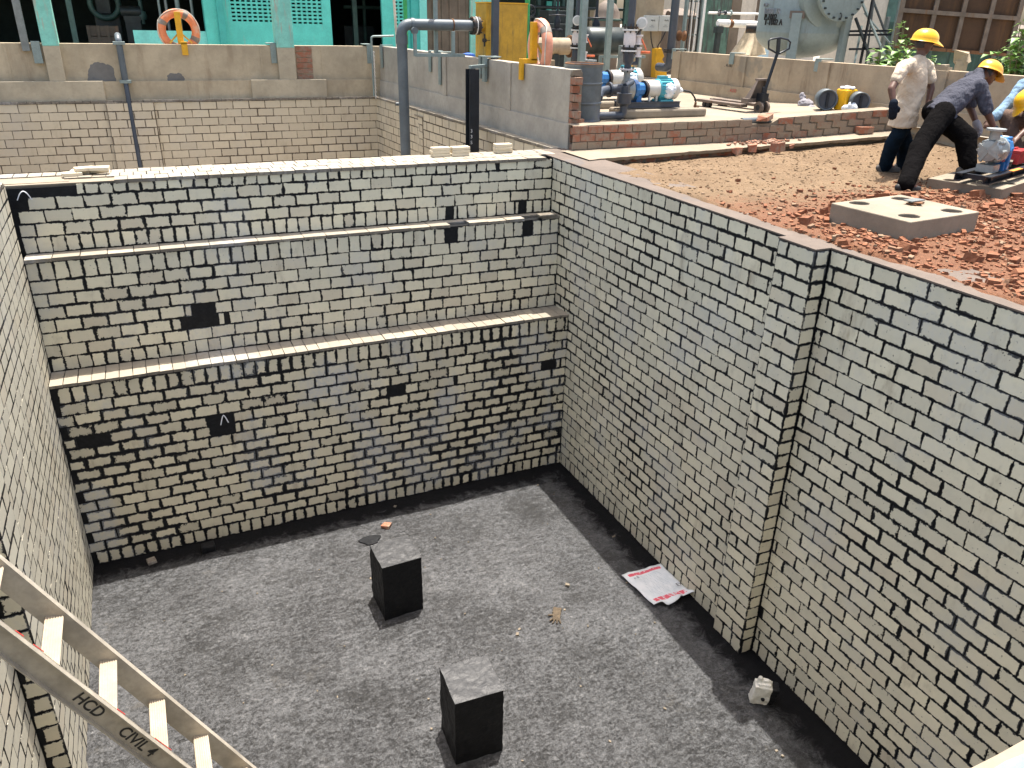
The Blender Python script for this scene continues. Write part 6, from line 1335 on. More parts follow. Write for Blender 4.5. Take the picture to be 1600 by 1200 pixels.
xl0, xl1 = AY(1072, 40, YL).x, AY(1093, 40, YL).x
MB().box(xl0-0.05, xl0, YL-0.02, YL+0.1, PZ, 4.2).build('rail', M['galv'], t, bevel=0.003); MB().box(xl1, xl1+0.05, YL-0.02, YL+0.1, PZ, 4.2).build('rail', M['galv'], t, bevel=0.003)
for k in range(9): z = 0.6+0.4*k; MB().box(xl0, xl1, YL+0.06, YL+0.08, z, z+0.04).build('rung', M['galv'], t)
for k in range(6): x = xl0+0.03+(xl1-xl0-0.06)*k/5; w_ = lambda z: 0.012*math.sin(z*3+k*2); MB().tube([V((x+w_(z), YL+0.03, z)) for z in [PZ+0.35*i for i in range(11)]], 0.017 if k % 3 else 0.012, 8).build('cable', M['cable'] if k not in (2, 4) else M['white'], t, smooth=60)
# beige building and corrugated flaking door
YB = 13.0
bb = thing('beige_building', (AY(1120, 60, YB).x, YB, PZ), 'beige rendered building with a flaking green sheet door', 'building')
MB().box(AY(1058, 40, YB+2).x, AY(1215, 40, YB+2).x+2.0, YB+2, YB+5, PZ, 5.5).build('wall', M['beige'], bb)
xg0, xg1 = AY(1098, 40, 10.6).x, AY(1140, 40, 10.6).x
b = MB(); n = 26
for i in range(n): x = xg0+(xg1-xg0)*i/n; b.box(x, x+(xg1-xg0)/n*0.55, 10.6, 10.63, PZ, 3.8)
b.box(xg0, xg1, 10.63, 10.65, PZ, 3.8); b.build('sheet_door', M['greencorr'], bb)
MB().box(xg0-0.14, xg0, 10.55, 10.75, PZ, 3.9).build('door_post', M['white'], bb); MB().box(xg1, xg1+0.35, 10.6, 10.7, PZ, 3.9).build('plank_panel', M['wood'], bb); MB().box(xg1+0.4, xg1+0.95, 10.7, 10.9, PZ, 3.9).build('rendered_pier', M['beige'], bb); MB().box(xg1+1.0, xg1+1.12, 10.6, 10.72, PZ, 3.9).build('downpipe', M['brownplate'], bb); MB().box(xg1+1.15, xg1+1.75, 10.75, 10.8, PZ, 3.9).build('blue_panel', M['skyish'], bb)
# white pipe with handwheel valve and burlap
YW = 7.3
t = thing('white_pipe', tuple(AY(1120, 36, YW)), 'white lagged pipe with rusty clamp on a dark post beyond the parapet', 'pipe')
a, c = AY(1121, 36, YW), AY(1192, 39, YW); ax = (c-a).normalized()
b = MB(); b.tube([a, a+ax*0.03, c], [0.06, 0.085, 0.085], 18); b.build('pipe_run', M['white'], t, smooth=40); m = AY(1141, 37, YW); MB().lathe([(0.092, -0.05), (0.092, 0.05)], m, ax, 20).build('clamp', M['rust'], t, smooth=40)
b = MB(); b.lathe([(0.12, 0), (0.12, 0.03), (0.16, 0.03), (0.16, 0.07)], c-ax*0.05, ax, 20); b.build('flange', M['flange'], t, smooth=35)
pq = AY(1121, 60, YW); MB().box(pq.x-0.05, pq.x+0.05, YW-0.05, YW+0.05, PZ, a.z-0.10).box(pq.x-0.09, pq.x+0.09, YW-0.08, YW+0.08, a.z-0.22, a.z-0.08).build('post', M['dark_steel'], t)
t = thing('thin_white_pipe', tuple(AY(1107, 20, YW+0.3)), 'thin white pipe with a black handwheel valve above the lagged pipe', 'pipe'); a2, c2 = AY(1107, 20, YW+0.3), AY(1192, 22, YW+0.3)
MB().cyl(a2, c2, 0.028, n=12).build('pipe_run', M['white'], t, smooth=40); m = AY(1124, 20, YW+0.25); b = MB(); b.torus(m, V((0.5, -1, 0)), 0.068, 0.012, 20, 8)
for k in range(2): g = k*math.pi/2; b.cyl(m-(X*math.cos(g)+Zv*math.sin(g))*0.065, m+(X*math.cos(g)+Zv*math.sin(g))*0.065, 0.008, n=6)
b.build('handwheel', M['black_steel'], t, smooth=60); m2 = AY(1133, 20, YW+0.3); MB().ell(m2, 0.055, 0.05, 0.055).cyl(m2, m, 0.018, n=8).build('valve_body', M['black_steel'], t, smooth=60); MB().lathe([(0.05, -0.02), (0.07, 0), (0.05, 0.02)], AY(1142, 20, YW+0.3), X, 16).build('union', M['galv'], t, smooth=40)
# burlap sheet hanging over the white pipe
t_ = [AY(u, v, YW-0.12) for u, v in ((1168, 41), (1184, 41))]; b = MB(); n, m = 26, 22
for j in range(m+1):
    f = j/m
    for i in range(n+1):
        g = i/n; L_ = AY(1165-26*f**1.6, 41+46*f, YW-0.12); R_ = AY(1184+10*f**1.2, 41+46*f, YW-0.12); p = L_*(1-g)+R_*g
        fold = 0.09*f*math.sin(g*11+1.5*f)+0.05*f*math.sin(g*23+f*4); p.y += -0.02-0.22*f*math.sin(math.pi*g)+fold; 
        if j == m: p.z += 0.05*math.sin(g*9)
        b.v.append(p)
for j in range(m):
    for i in range(n): a = j*(n+1)+i; b.f.append([a, a+1, a+n+2, a+n+1]); b.m.append(0)
o = b.build('burlap_sheet', M['burlap'], origin=AY(1176, 41, YW), smooth=180); so_ = o.modifiers.new('s', 'SOLIDIFY'); so_.thickness = 0.008; tag(o, 'burlap sheet hanging in folds from the white lagged pipe', 'sheet')

# big vertical tank on legs
DV = 17.0; vl, vr = AD(1186, 35, DV), AD(1326, 35, DV); vc = (vl+vr)/2; vr_ = (V((vr.x, vr.y, 0))-V((vl.x, vl.y, 0))).length/2
tv = thing('storage_tank', (vc.x, vc.y, 0.32), 'large grey green vertical tank on legs with a bolted manhole', 'tank')
zs = AD(1256, 53, DV-vr_).z; zb = AD(1256, 92, DV-vr_*0.3).z
b = MB(); prf = [(0.02, zb-0.02)]+[(vr_*math.sin(t_*math.pi/2), zs-(zs-zb)*math.cos(t_*math.pi/2)) for t_ in [i/10 for i in range(1, 11)]]+[(vr_+0.004, zs+0.01), (vr_, zs+0.03), (vr_, 4.6), (vr_*0.7, 5.0), (0.1, 5.15)]
b.lathe(prf, V((vc.x, vc.y, 0)), Zv, 56); b.build('shell', M['tankpaint'], tv, smooth=40)
toc = (V((CAM.x, CAM.y, 0))-V((vc.x, vc.y, 0))).normalized(); sdc = V((-toc.y, toc.x, 0))
mh = AD(1303, -8, DV-vr_*0.75); offx = (V((mh.x, mh.y, 0))-V((vc.x, vc.y, 0))).dot(sdc); ang = math.asin(max(-.9, min(.9, offx/vr_))); md = toc*math.cos(ang)+sdc*math.sin(ang); mz = mh.z
pm_ = V((vc.x, vc.y, mz))+md*vr_
b = MB(); b.lathe([(0.66, -0.20), (0.66, 0.0), (0.62, 0.012)], pm_-md*0.03, md, 44); b.build('reinforcing_pad', M['tankpaint'], tv, smooth=40)
b = MB(); b.lathe([(0.40, -0.1), (0.40, 0.22), (0.50, 0.22), (0.50, 0.27)], pm_, md, 44); mo = b.build('manhole', M['tankpaint'], tv, smooth=35)
b = MB(); b.lathe([(0.50, 0.275), (0.50, 0.32)], pm_, md, 44); b.build('cover', M['tankpaint'], mo, smooth=35)
b = MB(); u_, w_, _ = frame(md)
for k in range(20):
    g = 2*math.pi*k/20; c = pm_+(u_*math.cos(g)+w_*math.sin(g))*0.455; MB().cyl(c+md*0.25, c+md*0.36, 0.022, n=6).build('bolt', M['dark_steel'], mo)
MB().torus(pm_+md*0.33-Zv*0.40, u_, 0.05, 0.012, 16, 6).build('lifting_eye', M['dark_steel'], mo)
for k, u in enumerate((1240, 1316)):
    q_ = AD(u, 60, DV-vr_*(0.9 if k == 0 else 0.1)); of = (V((q_.x, q_.y, 0))-V((vc.x, vc.y, 0))).dot(sdc); an = math.asin(max(-.98, min(.98, of/(vr_+0.05)))); dd = toc*math.cos(an)+sdc*math.sin(an); ss = V((-dd.y, dd.x, 0)); base = V((vc.x, vc.y, 0))+dd*(vr_+0.05)
    ztp = AD(1240, 20, DV-vr_).z
    b = MB(); b.obox(base+Zv*(0.32+(ztp-0.32)/2), ss*0.10, dd*0.05, Zv*((ztp-0.32)/2)); lg = b.build('leg', M['tankpaint'], tv, bevel=0.006)
    MB().obox(base+Zv*(ztp-0.03)-dd*0.02, ss*0.15, dd*0.05, Zv*0.07).build('pad_plate', M['brownplate'], lg)
def stencil(s, u, v, size):
    q_ = AD(u, v, DV-vr_*0.6); of = (V((q_.x, q_.y, 0))-V((vc.x, vc.y, 0))).dot(sdc); an = math.asin(max(-.95, min(.95, of/vr_))); dd = toc*math.cos(an)+sdc*math.sin(an); ss = V((-dd.y, dd.x, 0)); p = V((vc.x, vc.y, 0))+dd*(vr_+0.012); p.z = q_.z
    return p, ss
for s, u, v, sz, mt in (('CAP', 1193, 10, 0.10, 'greyink'), ('10000 LTR', 1193, 21, 0.15, 'greyink'), ('P-1002', 1193, 31, 0.17, 'ink'), ('T-1002 A', 1193, 39, 0.17, 'ink')):
    p, ss = stencil(s, u, v, sz); text(s, sz, p, ss, Zv, M[mt], tv, depth_=0.02)
MB().cyl(pm_*0+V((vc.x, vc.y, AD(1190, 45, DV).z))-sdc*(vr_-0.02), V((vc.x, vc.y, AD(1190, 45, DV).z))-sdc*(vr_+0.22), 0.1, n=18).build('nozzle', M['flange'], tv, smooth=40)

# lattice steelwork right of the tank
DS = 16.2
t = thing('lattice_frame', tuple(AD(1340, 100, DS)), 'thin crossed steel angle frame between the big tank and the rusty panel', 'steel frame')
def S2(u, v, k=0.0): return AD(u, v, DS+k)
for k, (a, c, w_) in enumerate((((1343, -4), (1387, 100), .03), ((1336, 28), (1362, 98), .035), ((1346, 40), (1334, 100), .025), ((1365, 0), (1352, 100), .02), ((1350, 20), (1392, 70), .02), ((1362, -4), (1386, 60), .025))):
    MB().angle(S2(*a, 0.1*k), S2(*c, 0.1*k), w_, 0.012, up=FWD).build('brace', M['dark_steel'] if k % 2 else M['galv'], t)
for k, v in enumerate((49, 55, 77)): MB().angle(S2(1326, v+1, 0.15), S2(1415, v, 0.15), 0.035, 0.010).build('cross_rail', M['black_steel'], t)
for k, u in enumerate((1345, 1387, 1391)):
    top, bot = S2(u, -2, 0.3), S2(u-2, 105, 0.3); MB().beam(V((bot.x, bot.y, 0.32)), V((bot.x, bot.y, 4.2)), 0.04, 0.04).build('post', M['galv'] if k else M['black_steel'], t)
p = AD(1345, 60, 20.5); tag(MB().lathe([(1.15, 0), (1.15, 3.4), (0.6, 3.8), (0.05, 3.9)], V((p.x+0.3, p.y, 0.32)), Zv, 40).build('storage_tank', M['beige'], origin=(p.x, p.y, 0.32), smooth=40), 'pale cream round tank seen through the lattice frame', 'tank')
p = AD(1383, 60, 20.0); t = thing('dark_shed', tuple(p), 'dark green and brown sheeted shed behind the lattice frame', 'shed'); e = RGT.copy(); e.z = 0; e.normalize(); f_ = V((-e.y, e.x, 0)); c0 = V((p.x, p.y, 0.32))
MB().obox(c0+Zv*2.2+e*0.55, e*0.85, f_*0.5, Zv*2.2).build('wall', M['dark_green'], t); MB().obox(c0+Zv*2.2+e*0.55-f_*0.52, e*0.32, f_*0.02, Zv*2.2).build('rusty_door', M['rustplate'], t)

# rusty ribbed panel leaning by the parapet
DR = 15.0; a, c = AD(1396, 72, DR), AD(1574, 86, DR-0.3)
t = thing('rusty_shutter', tuple(a), 'huge rusty ribbed steel shutter propped above the parapet', 'shutter')
ex = (c-a); ez = V((0, 0, 2.3)); en = ex.cross(ez).normalized(); en = en if en.dot(CAM-a) > 0 else -en
b = MB(); b.prism([a, c, c+ez*1.0, a+ez*1.0], -en*0.03); b.build('plate', M['rustplate'], t)
for k, g in enumerate((0.0, 0.29, 0.53, 0.765, 1.0)):
    MB().beam(a+ex*g+en*0.03, a+ex*g+ez+en*0.03, 0.075, 0.07, up=en).build('rib', M['rustrib'], t)
for g in (0.27, 0.66, 0.99): MB().beam(a+ez*g-ex*0.02+en*0.05, c+ez*g+en*0.05, 0.07, 0.05, up=en).build('cross_rib', M['rustrib'], t)
MB().beam(a+en*0.02, c+en*0.02, 0.06, 0.07, up=en).build('bottom_edge', M['rust'], t)
for g in (0.45, 0.62): MB().beam(a+ex*g-en*0.3, V(((a+ex*g).x, (a+ex*g).y, 0.32))-en*0.3, 0.28, 0.12, up=en).build('prop', M['dark_green'], t)
p = AD(1505, 88, 14.0); b = MB(); b.obox(p-Zv*0.03, V((0.11, 0.06, 0)), V((-0.05, 0.10, 0)), Zv*0.10, jit=0.05); b.obox(V((p.x, p.y, p.z*0.5+0.06)), V((0.09, 0.08, 0)), V((-0.05, 0.08, 0)), Zv*(p.z-0.3)*0.5, jit=0.02); tag(b.build('rubble_stone', M['conc_tanwall'], origin=p), 'pale broken concrete lump propped under the rusty panel', 'stone')
p = AX(1472, 107, rf(-1)+0.1); b = MB(); b.obox(V((p.x, p.y, 1.16)), X*0.05, Y*0.14, Zv*0.025, jit=0.008); b.obox(V((p.x+0.02, p.y+0.02, 1.195)), X*0.05, Y*0.09, Zv*0.02, jit=0.008); tag(b.build('paving_offcut', M['conc_pale'], origin=(p.x, p.y, 1.137)), 'pale stone offcuts lying on the parapet between the two men', 'stone')
p = AX(1424, 103, rf(-1)+0.1); b = MB(); b.obox(V((p.x, p.y, 1.165)), X*0.08, Y*0.12, Zv*0.03); tag(b.build('steel_offcut', M['galv'], origin=(p.x, p.y, 1.137), bevel=0.006), 'grey steel offcut on the parapet behind the cream shirted man', 'offcut')

# green sheet fence standing behind the shutter
a, c = AD(1372, 100, 17.2), AD(1640, 110, 16.6); a.z = c.z = 0.32; ex2 = c-a; L2_ = ex2.length; e2_ = ex2.normalized(); n2_ = V((e2_.y, -e2_.x, 0))
t = thing('sheet_fence', tuple(a), 'dark green sheet fence seen in the gap under the rusty shutter', 'fence'); b = MB(); nn = 60
for i in range(nn): b.obox(a+e2_*(L2_*(i+0.5)/nn)+n2_*(0.015 if i % 2 else 0)+Zv*0.75, e2_*L2_/nn*0.5, n2_*0.01, Zv*0.75)
b.build('sheeting', M['dark_green'], t)
for g in (0.0, 0.33, 0.66, 1.0): MB().beam(a+e2_*L2_*g+n2_*0.05, a+e2_*L2_*g+n2_*0.05+Zv*1.6, 0.07, 0.07).build('post', M['steel_grey'], t)
# leafy plants beyond the parapet
def plant(base, h, n, spread, lab, leaf=0.11, seed=1):
    rnd = random.Random(seed); t = thing('leafy_plant', tuple(base), lab, 'plant'); base = V(base); lf = MB(); st = MB()
    for k in range(n):
        a = rnd.uniform(0, 6.28); r = spread*rnd.uniform(0.15, 1); top = base+V((math.cos(a)*r, math.sin(a)*r, h*rnd.uniform(0.6, 1.0))); mid = (base+top)/2+V((math.cos(a), math.sin(a), 0))*r*0.05
        pts = bez([base+V((math.cos(a)*0.03, math.sin(a)*0.03, 0)), mid, top], 4); st.tube(pts, [0.012-0.006*i/(len(pts)-1) for i in range(len(pts))], 6)
        for q in range(rnd.randint(14, 22)):
            s = rnd.uniform(0.55, 1.0); c = base+(top-base)*s if s < 0.95 else top; b2 = rnd.uniform(0, 6.28); d = V((math.cos(b2), math.sin(b2), rnd.uniform(-0.45, 0.5))).normalized(); L = leaf*rnd.uniform(0.7, 1.5); c = c+d*0.03
            w = d.cross(Zv).normalized()*L*0.36; nrm = w.cross(d).normalized(); tip = c+d*L-Zv*L*0.25; m1 = c+d*L*0.45
            i0 = len(lf.v); lf.v += [c, m1+w+nrm*L*0.08, tip, m1-w+nrm*L*0.08, m1]; lf.f += [[i0, i0+1, i0+4], [i0+1, i0+2, i0+4], [i0+2, i0+3, i0+4], [i0+3, i0, i0+4]]; lf.m += [0]*4
    st.build('stem', M['stem'], t, smooth=60); lf.build('foliage', M['leaf'], t); return t
for (u, v, k, h_, n_, sp, lab, sd) in ((1381, 100, 13.3, 1.15, 7, 0.34, 'bright leafed shrub standing left of the cream shirted man', 3), (1408, 100, 14.2, 1.55, 9, 0.42, 'taller small leafed shrub close behind the cream shirted man', 4), (1443, 100, 13.6, 0.95, 5, 0.22, 'small dim sapling between the two yellow hard hats', 5),
                                    (1576, 108, 13.0, 1.10, 8, 0.40, 'broad leafed plant right of the bending man', 6), (1598, 104, 12.6, 1.75, 11, 0.45, 'tall broad leafed bush at the far edge of the rusty panel', 7)):
    p = AD(u, v, k); p.z = 0.32; plant(p, h_, n_, sp, lab, 0.17 if sd != 4 else 0.11, sd)
p = AD(1606, 60, 15.6); b = MB()
for k in range(7): q_ = V((p.x+random.uniform(-.2, .5), p.y+random.uniform(-.3, .3), 0.32)); b.obox(V((q_.x, q_.y, 0.5+0.22*k)), V((0.35, 0.1, random.uniform(-.1, .1))), V((-0.08, 0.25, 0)), Zv*0.10, jit=0.04)
tag(b.build('scrap_heap', M['brownplate'], origin=(p.x, p.y, 0.32)), 'grey brown scrap heap behind the broad leafed bush', 'scrap heap')

# pallet truck
WY = AZ(1192, 177, PZ); t = thing('pallet_truck', tuple(WY), 'black hand pallet truck with raised loop handle on the platform', 'pallet truck')
fp_ = V((WY.x-0.05, WY.y+0.10, PZ)); far = AZ(1112, 166, PZ); fd_ = V((far.x-fp_.x, far.y-fp_.y, 0)); Lf = min(fd_.length, 1.15); fd_.normalize(); fs = V((-fd_.y, fd_.x, 0))
dark = M['brownplate']
for s in (-1, 1):
    c = fs*0.19*s; b = MB(); b.obox(fp_+c+fd_*(0.12+Lf/2)+Zv*0.105, fd_*Lf/2, fs*0.075, Zv*0.025); b.obox(fp_+c+fd_*(0.12+Lf+0.05)+Zv*0.10, fd_*0.06, fs*0.05, Zv*0.018); b.build('fork', M['rustrib'], t, bevel=0.008)
    b = MB(); w = fp_+c+fd_*(Lf-0.08)+Zv*0.045
    for q in (-0.05, 0.05): b.cyl(w+fd_*q-fs*0.04, w+fd_*q+fs*0.04, 0.042, n=16)
    b.build('roller', M['black_steel'], t, smooth=40)
for s in (-1, 1):
    w = fp_-fd_*0.10+fs*0.07*s+Zv*0.095; b = MB(); b.lathe([(0.07, -0.028), (0.095, -0.024), (0.095, 0.024), (0.07, 0.028)], w, fs, 28); o = b.build('steer_wheel', M['rustrib'], t, smooth=35); MB().cyl(w-fs*0.031, w+fs*0.031, 0.045, n=16).build('hub', M['black_steel'], o, smooth=35)
b = MB(); b.prism([fp_-fs*0.2+fd_*0.14+Zv*0.20, fp_-fs*0.2+fd_*0.0+Zv*0.20, fp_-fs*0.09-fd_*0.03+Zv*0.52, fp_-fs*0.09+fd_*0.0+Zv*0.52], fs*0.012); b.prism([fp_+fs*0.2+fd_*0.14+Zv*0.20, fp_+fs*0.2+fd_*0.0+Zv*0.20, fp_+fs*0.09-fd_*0.03+Zv*0.52, fp_+fs*0.09+fd_*0.0+Zv*0.52], fs*0.012); b.obox(fp_+fd_*0.0+Zv*0.53, fd_*0.05, fs*0.10, Zv*0.015); b.obox(fp_+fd_*0.07+Zv*0.20, fd_*0.08, fs*0.25, Zv*0.03); b.prism([fp_-fs*0.18+fd_*0.10+Zv*0.21, fp_+fs*0.18+fd_*0.10+Zv*0.21, fp_+fs*0.09+fd_*0.01+Zv*0.52, fp_-fs*0.09+fd_*0.01+Zv*0.52], fd_*0.01); b.build('head_frame', dark, t)
b = MB(); b.cyl(fp_-fd_*0.10+Zv*0.12, fp_-fd_*0.10+Zv*0.42, 0.045, n=16); b.obox(fp_-fd_*0.08+Zv*0.26, fd_*0.07, fs*0.07, Zv*0.06); b.build('pump_unit', M['black_steel'], t, smooth=40)
h0 = fp_-fd_*0.11+Zv*0.34; ht = AY(1217, 62, h0.y-0.05)
hb = AY(1215, 82, h0.y-0.02)
MB().tube([h0, hb], 0.026, 12).build('handle_bar', M['black_steel'], t, smooth=60)
lp = [AY(u, v, h0.y-0.03) for u, v in ((1215, 84), (1201, 76), (1201, 64), (1205, 61), (1219, 59), (1231, 62), (1235, 66), (1233, 76), (1217, 84))]
MB().tube(lp, 0.015, 10).build('loop_handle', M['black_steel'], t, smooth=60); MB().beam(AY(1217, 60, h0.y-0.03), AY(1215, 84, h0.y-0.03), 0.06, 0.03, up=Y).build('grip_plate', M['black_steel'], t)

# pump end covers, buckets and bags by the parapet
def ring_cover(x, y, r, lab, ax):
    c = V((x, y, platz(x, y)+r)); ax = V(ax).normalized(); t = thing('motor_cowl', tuple(c), lab, 'cowl', 'dark grey motor cowls')
    MB().tube([c-ax*0.13, c+ax*0.10], r, 32, caps=False).build('shell', M['drum'], t, smooth=60).modifiers.new('s', 'SOLIDIFY').thickness = 0.02
    b = MB(); b.lathe([(r*0.93, -0.02), (r*0.93, 0.0)], c-ax*0.08, ax, 32); b.build('end_plate', M['pvc_dk'], t, smooth=40); b = MB(); s_ = ax.cross(Zv); b.obox(c-ax*0.11, ax*0.02, s_*0.02, Zv*r*0.65); b.build('slot_bar', M['black_steel'], t); return t
ring_cover(5.50, 0.72, 0.165, 'larger dark grey motor cowl lying against the parapet', (0.5, 0.85, 0)); ring_cover(5.76, 0.26, 0.15, 'smaller dark grey motor cowl next to the white bag', (0.5, 0.85, 0))
p = V((5.72, 0.50, 0.40)); t = thing('plastic_bucket', (p.x, p.y, PZ+0.10), 'bright yellow square bucket between the two motor cowls', 'bucket'); b = MB(); c = V((p.x, p.y, PZ+0.05)); b.prism([c+V((-.12, -.12, 0.05)), c+V((.12, -.12, 0.05)), c+V((.12, .12, 0.05)), c+V((-.12, .12, 0.05))], Zv*0.33); b.build('body', M['bucketY'], t, bevel=0.02)
b = MB(); b.ell(c+Zv*0.40, 0.12, 0.12, 0.03); blob(b, 'plastic_cover', M['plastic_wrap'], t, 0.012, 1, tex=(cloud(0.06), 0.04))
p = V((5.60, 0.28, 0.42)); b = MB(); b.ell(V((p.x+.02, p.y-0.04, PZ+0.17)), 0.07, 0.10, 0.08); b.ell(V((p.x-.01, p.y+.05, PZ+0.15)), 0.07, 0.08, 0.06); tag(blob(b, 'plastic_bag', M['plastic_wrap'], None, 0.012, 1, origin=p, tex=(cloud(0.08), 0.05)), 'crumpled white plastic bag between bucket and smaller cowl', 'bag')
p = AX(1258, 168, 5.75); b = MB(); b.ell(V((p.x, p.y, PZ+0.10)), 0.12, 0.15, 0.10); b.capsule(V((p.x, p.y-0.1, PZ+0.05)), V((p.x-.1, p.y-0.3, PZ+0.06)), 0.06, 0.05); b.capsule(V((p.x, p.y+.05, PZ+0.12)), V((p.x, p.y+0.12, PZ+0.25)), 0.06, 0.05); tag(blob(b, 'rag_bundle', M['glove_grey'], None, 0.012, 1, origin=p, tex=(cloud(0.06), 0.05)), 'bundle of grey rags and gloves left of the larger motor cowl', 'rags')
# ============================================================ things in and on the pit
def tar_block(u1, v1, u2, v2, u3, v3, lab, top):
    a, c, d = AZ(u1, v1, -H), AZ(u2, v2, -H), AZ(u3, v3, -H); e = (d-c).normalized(); L = 0.455; f = (a-c).normalized(); f = (f-e*f.dot(e)).normalized(); c = V((c.x, c.y, -H-0.02))
    b = MB(); b.prism([c, c+e*L, c+e*L+f*L, c+f*L], V((0, 0, top+0.02))); o = b.build('concrete_block', [M['blockside'], M['blocktop']], origin=c, bevel=0.012)
    for p in o.data.polygons:
        if p.normal.z > 0.8: p.material_index = 1
    bm_ = o.modifiers['bevel']; o.modifiers.remove(bm_)
    s = o.modifiers.new('sub', 'SUBSURF'); s.subdivision_type = 'SIMPLE'; s.levels = 5; s.render_levels = 5
    d_ = o.modifiers.new('d', 'DISPLACE'); d_.texture = cloud(0.12, 4); d_.strength = 0.030; d_.mid_level = 0.5; d_.texture_coords = 'GLOBAL'; bake(o); return tag(o, lab, 'concrete block')
M['blocktop'] = bitumen('paler tar top', (0.031, 0.032, 0.034), (0.055, 0.056, 0.058), 0.5, 0.35); M['blockside'] = bitumen('thick tar coat', (0.003, 0.0032, 0.004), (0.008, 0.008, 0.009), 0.6, 0.5)  # paler tone for the block tops, darker for the sides
tz1 = 0.73
tar_block(583, 940, 602, 970, 660, 952, 'smaller looking tar coated block nearer the stepped wall', tz1)
tar_block(683, 1150, 712, 1195, 785, 1172, 'larger looking tar coated block nearest the camera', 0.75)
# printed paper sack
P = [AZ(u, v, -H+0.02) for u, v in ((971, 900), (1032, 882), (1083, 932), (1024, 950))]; b = MB(); n, m = 22, 18; uvq = []
for j in range(m+1):
    for i in range(n+1):
        s, t_ = i/n, j/m; p = P[0]*(1-s)*(1-t_)+P[1]*s*(1-t_)+P[2]*s*t_+P[3]*(1-s)*t_
        ed = max(0, t_-0.82)/0.18; p.z += 0.018+0.014*mnoise.noise(V((s*3, t_*3, 0)))+0.008*mnoise.noise(V((s*9, t_*8, 4)))+0.05*ed*abs(math.sin(s*7.0+0.7))*(0.5+s)
        if j == m: p += V((0.03*math.sin(s*14), 0.035*math.sin(s*9+1), 0))
        b.v.append(p)
for j in range(m):
    for i in range(n): a = j*(n+1)+i; b.f.append([a, a+n+1, a+n+2, a+1]); b.m.append(0); uvq += [(i/n, 1-j/m), (i/n, 1-(j+1)/m), ((i+1)/n, 1-(j+1)/m), ((i+1)/n, 1-j/m)]
sk = b.build('paper_sack', M['paper'], origin=P[0], smooth=180); l = sk.data.uv_layers.new(name='luv'); l.data.foreach_set('uv', [q for p in uvq for q in p]); s_ = sk.modifiers.new('s', 'SOLIDIFY'); s_.thickness = 0.006; s_.offset = -1
tag(sk, 'flattened white paper sack with red hazard stripes on the tarred floor', 'paper sack')
ux = (P[1]-P[0]).normalized(); vy = (P[0]-P[3]).normalized()
def onp(s, t_): return P[0]*(1-s)*(1-t_)+P[1]*s*(1-t_)+P[2]*s*t_+P[3]*(1-s)*t_+Zv*0.046
text('EX', 0.07, onp(0.83, 0.72), ux, vy, M['ink'], sk); text('ᴑᴒ' if False else 'o 8', 0.055, onp(0.12, 0.25), ux, vy, M['greyink'], sk)
# crushed jerrycan
JC = AZ(1190, 1100, -H); t = thing('jerrycan', tuple(JC), 'grubby white plastic jerrycan cut open beside the long tank wall', 'jerrycan')
ed = V((0.80, -0.60, 0)).normalized(); fd2 = V((0.60, 0.80, 0)).normalized(); up = (Zv+ed*0.10-fd2*0.10).normalized()
b = MB(); c = JC+Zv*0.15+V((-0.02, 0.02, 0))
b.obox(c, ed*0.085, fd2*0.060, up*0.125); b.obox(c+up*0.125, ed*0.062, fd2*0.045, up*0.03); b.capsule(c-ed*0.045+up*0.165, c+ed*0.03+up*0.185, 0.018, 0.018, 8); b.capsule(c+ed*0.03+up*0.185, c+ed*0.06+up*0.13, 0.018, 0.018, 8); b.capsule(c-ed*0.05+up*0.12, c-ed*0.055+up*0.20, 0.026, 0.024, 10)
blob(b, 'body', M['can'], t, 0.007, 7, tex=(cloud(0.09), 0.03))
b = MB(); b.obox(c+ed*0.095+fd2*0.03-up*0.01, ed*0.055, fd2*0.065, up*0.105); blob(b, 'tarred_side', M['bitumen'], t, 0.008, 4, tex=(cloud(0.06), 0.03))
b = MB(); q_ = c-fd2*0.066+ed*0.02-up*0.03; b.ell(q_, 0.02, 0.02, 0.02, 10, 6); b.build('tar_spot', M['bitumen'], t, smooth=180)
# old glove on the floor
G = AZ(870, 962, -H+0.012); b = MB(); d = V((-0.55, -0.75, 0)).normalized(); sdv = V((d.y, -d.x, 0)); b.obox(G, d*0.05, sdv*0.042, Zv*0.010); b.obox(G-d*0.085+sdv*0.01, d*0.05, sdv*0.05, Zv*0.010)
for k, (o_, a_, L_) in enumerate(((-0.035, -0.35, 0.075), (-0.012, -0.1, 0.09), (0.012, 0.15, 0.085), (0.034, 0.4, 0.07))):
    p0 = G+d*0.045+sdv*o_; dd = (d*math.cos(a_)+sdv*math.sin(a_)); b.capsule(p0, p0+dd*L_+Zv*0.012*(k % 2), 0.0125, 0.010, 8)
b.capsule(G-d*0.01+sdv*0.04, G+d*0.03+sdv*0.095+Zv*0.01, 0.013, 0.011, 8)
tag(blob(b, 'old_glove', M['gloveold'], None, 0.006, 2, origin=G, tex=(cloud(0.03), 0.012)), 'stiff tar stained work glove lying on the sunlit floor', 'glove')
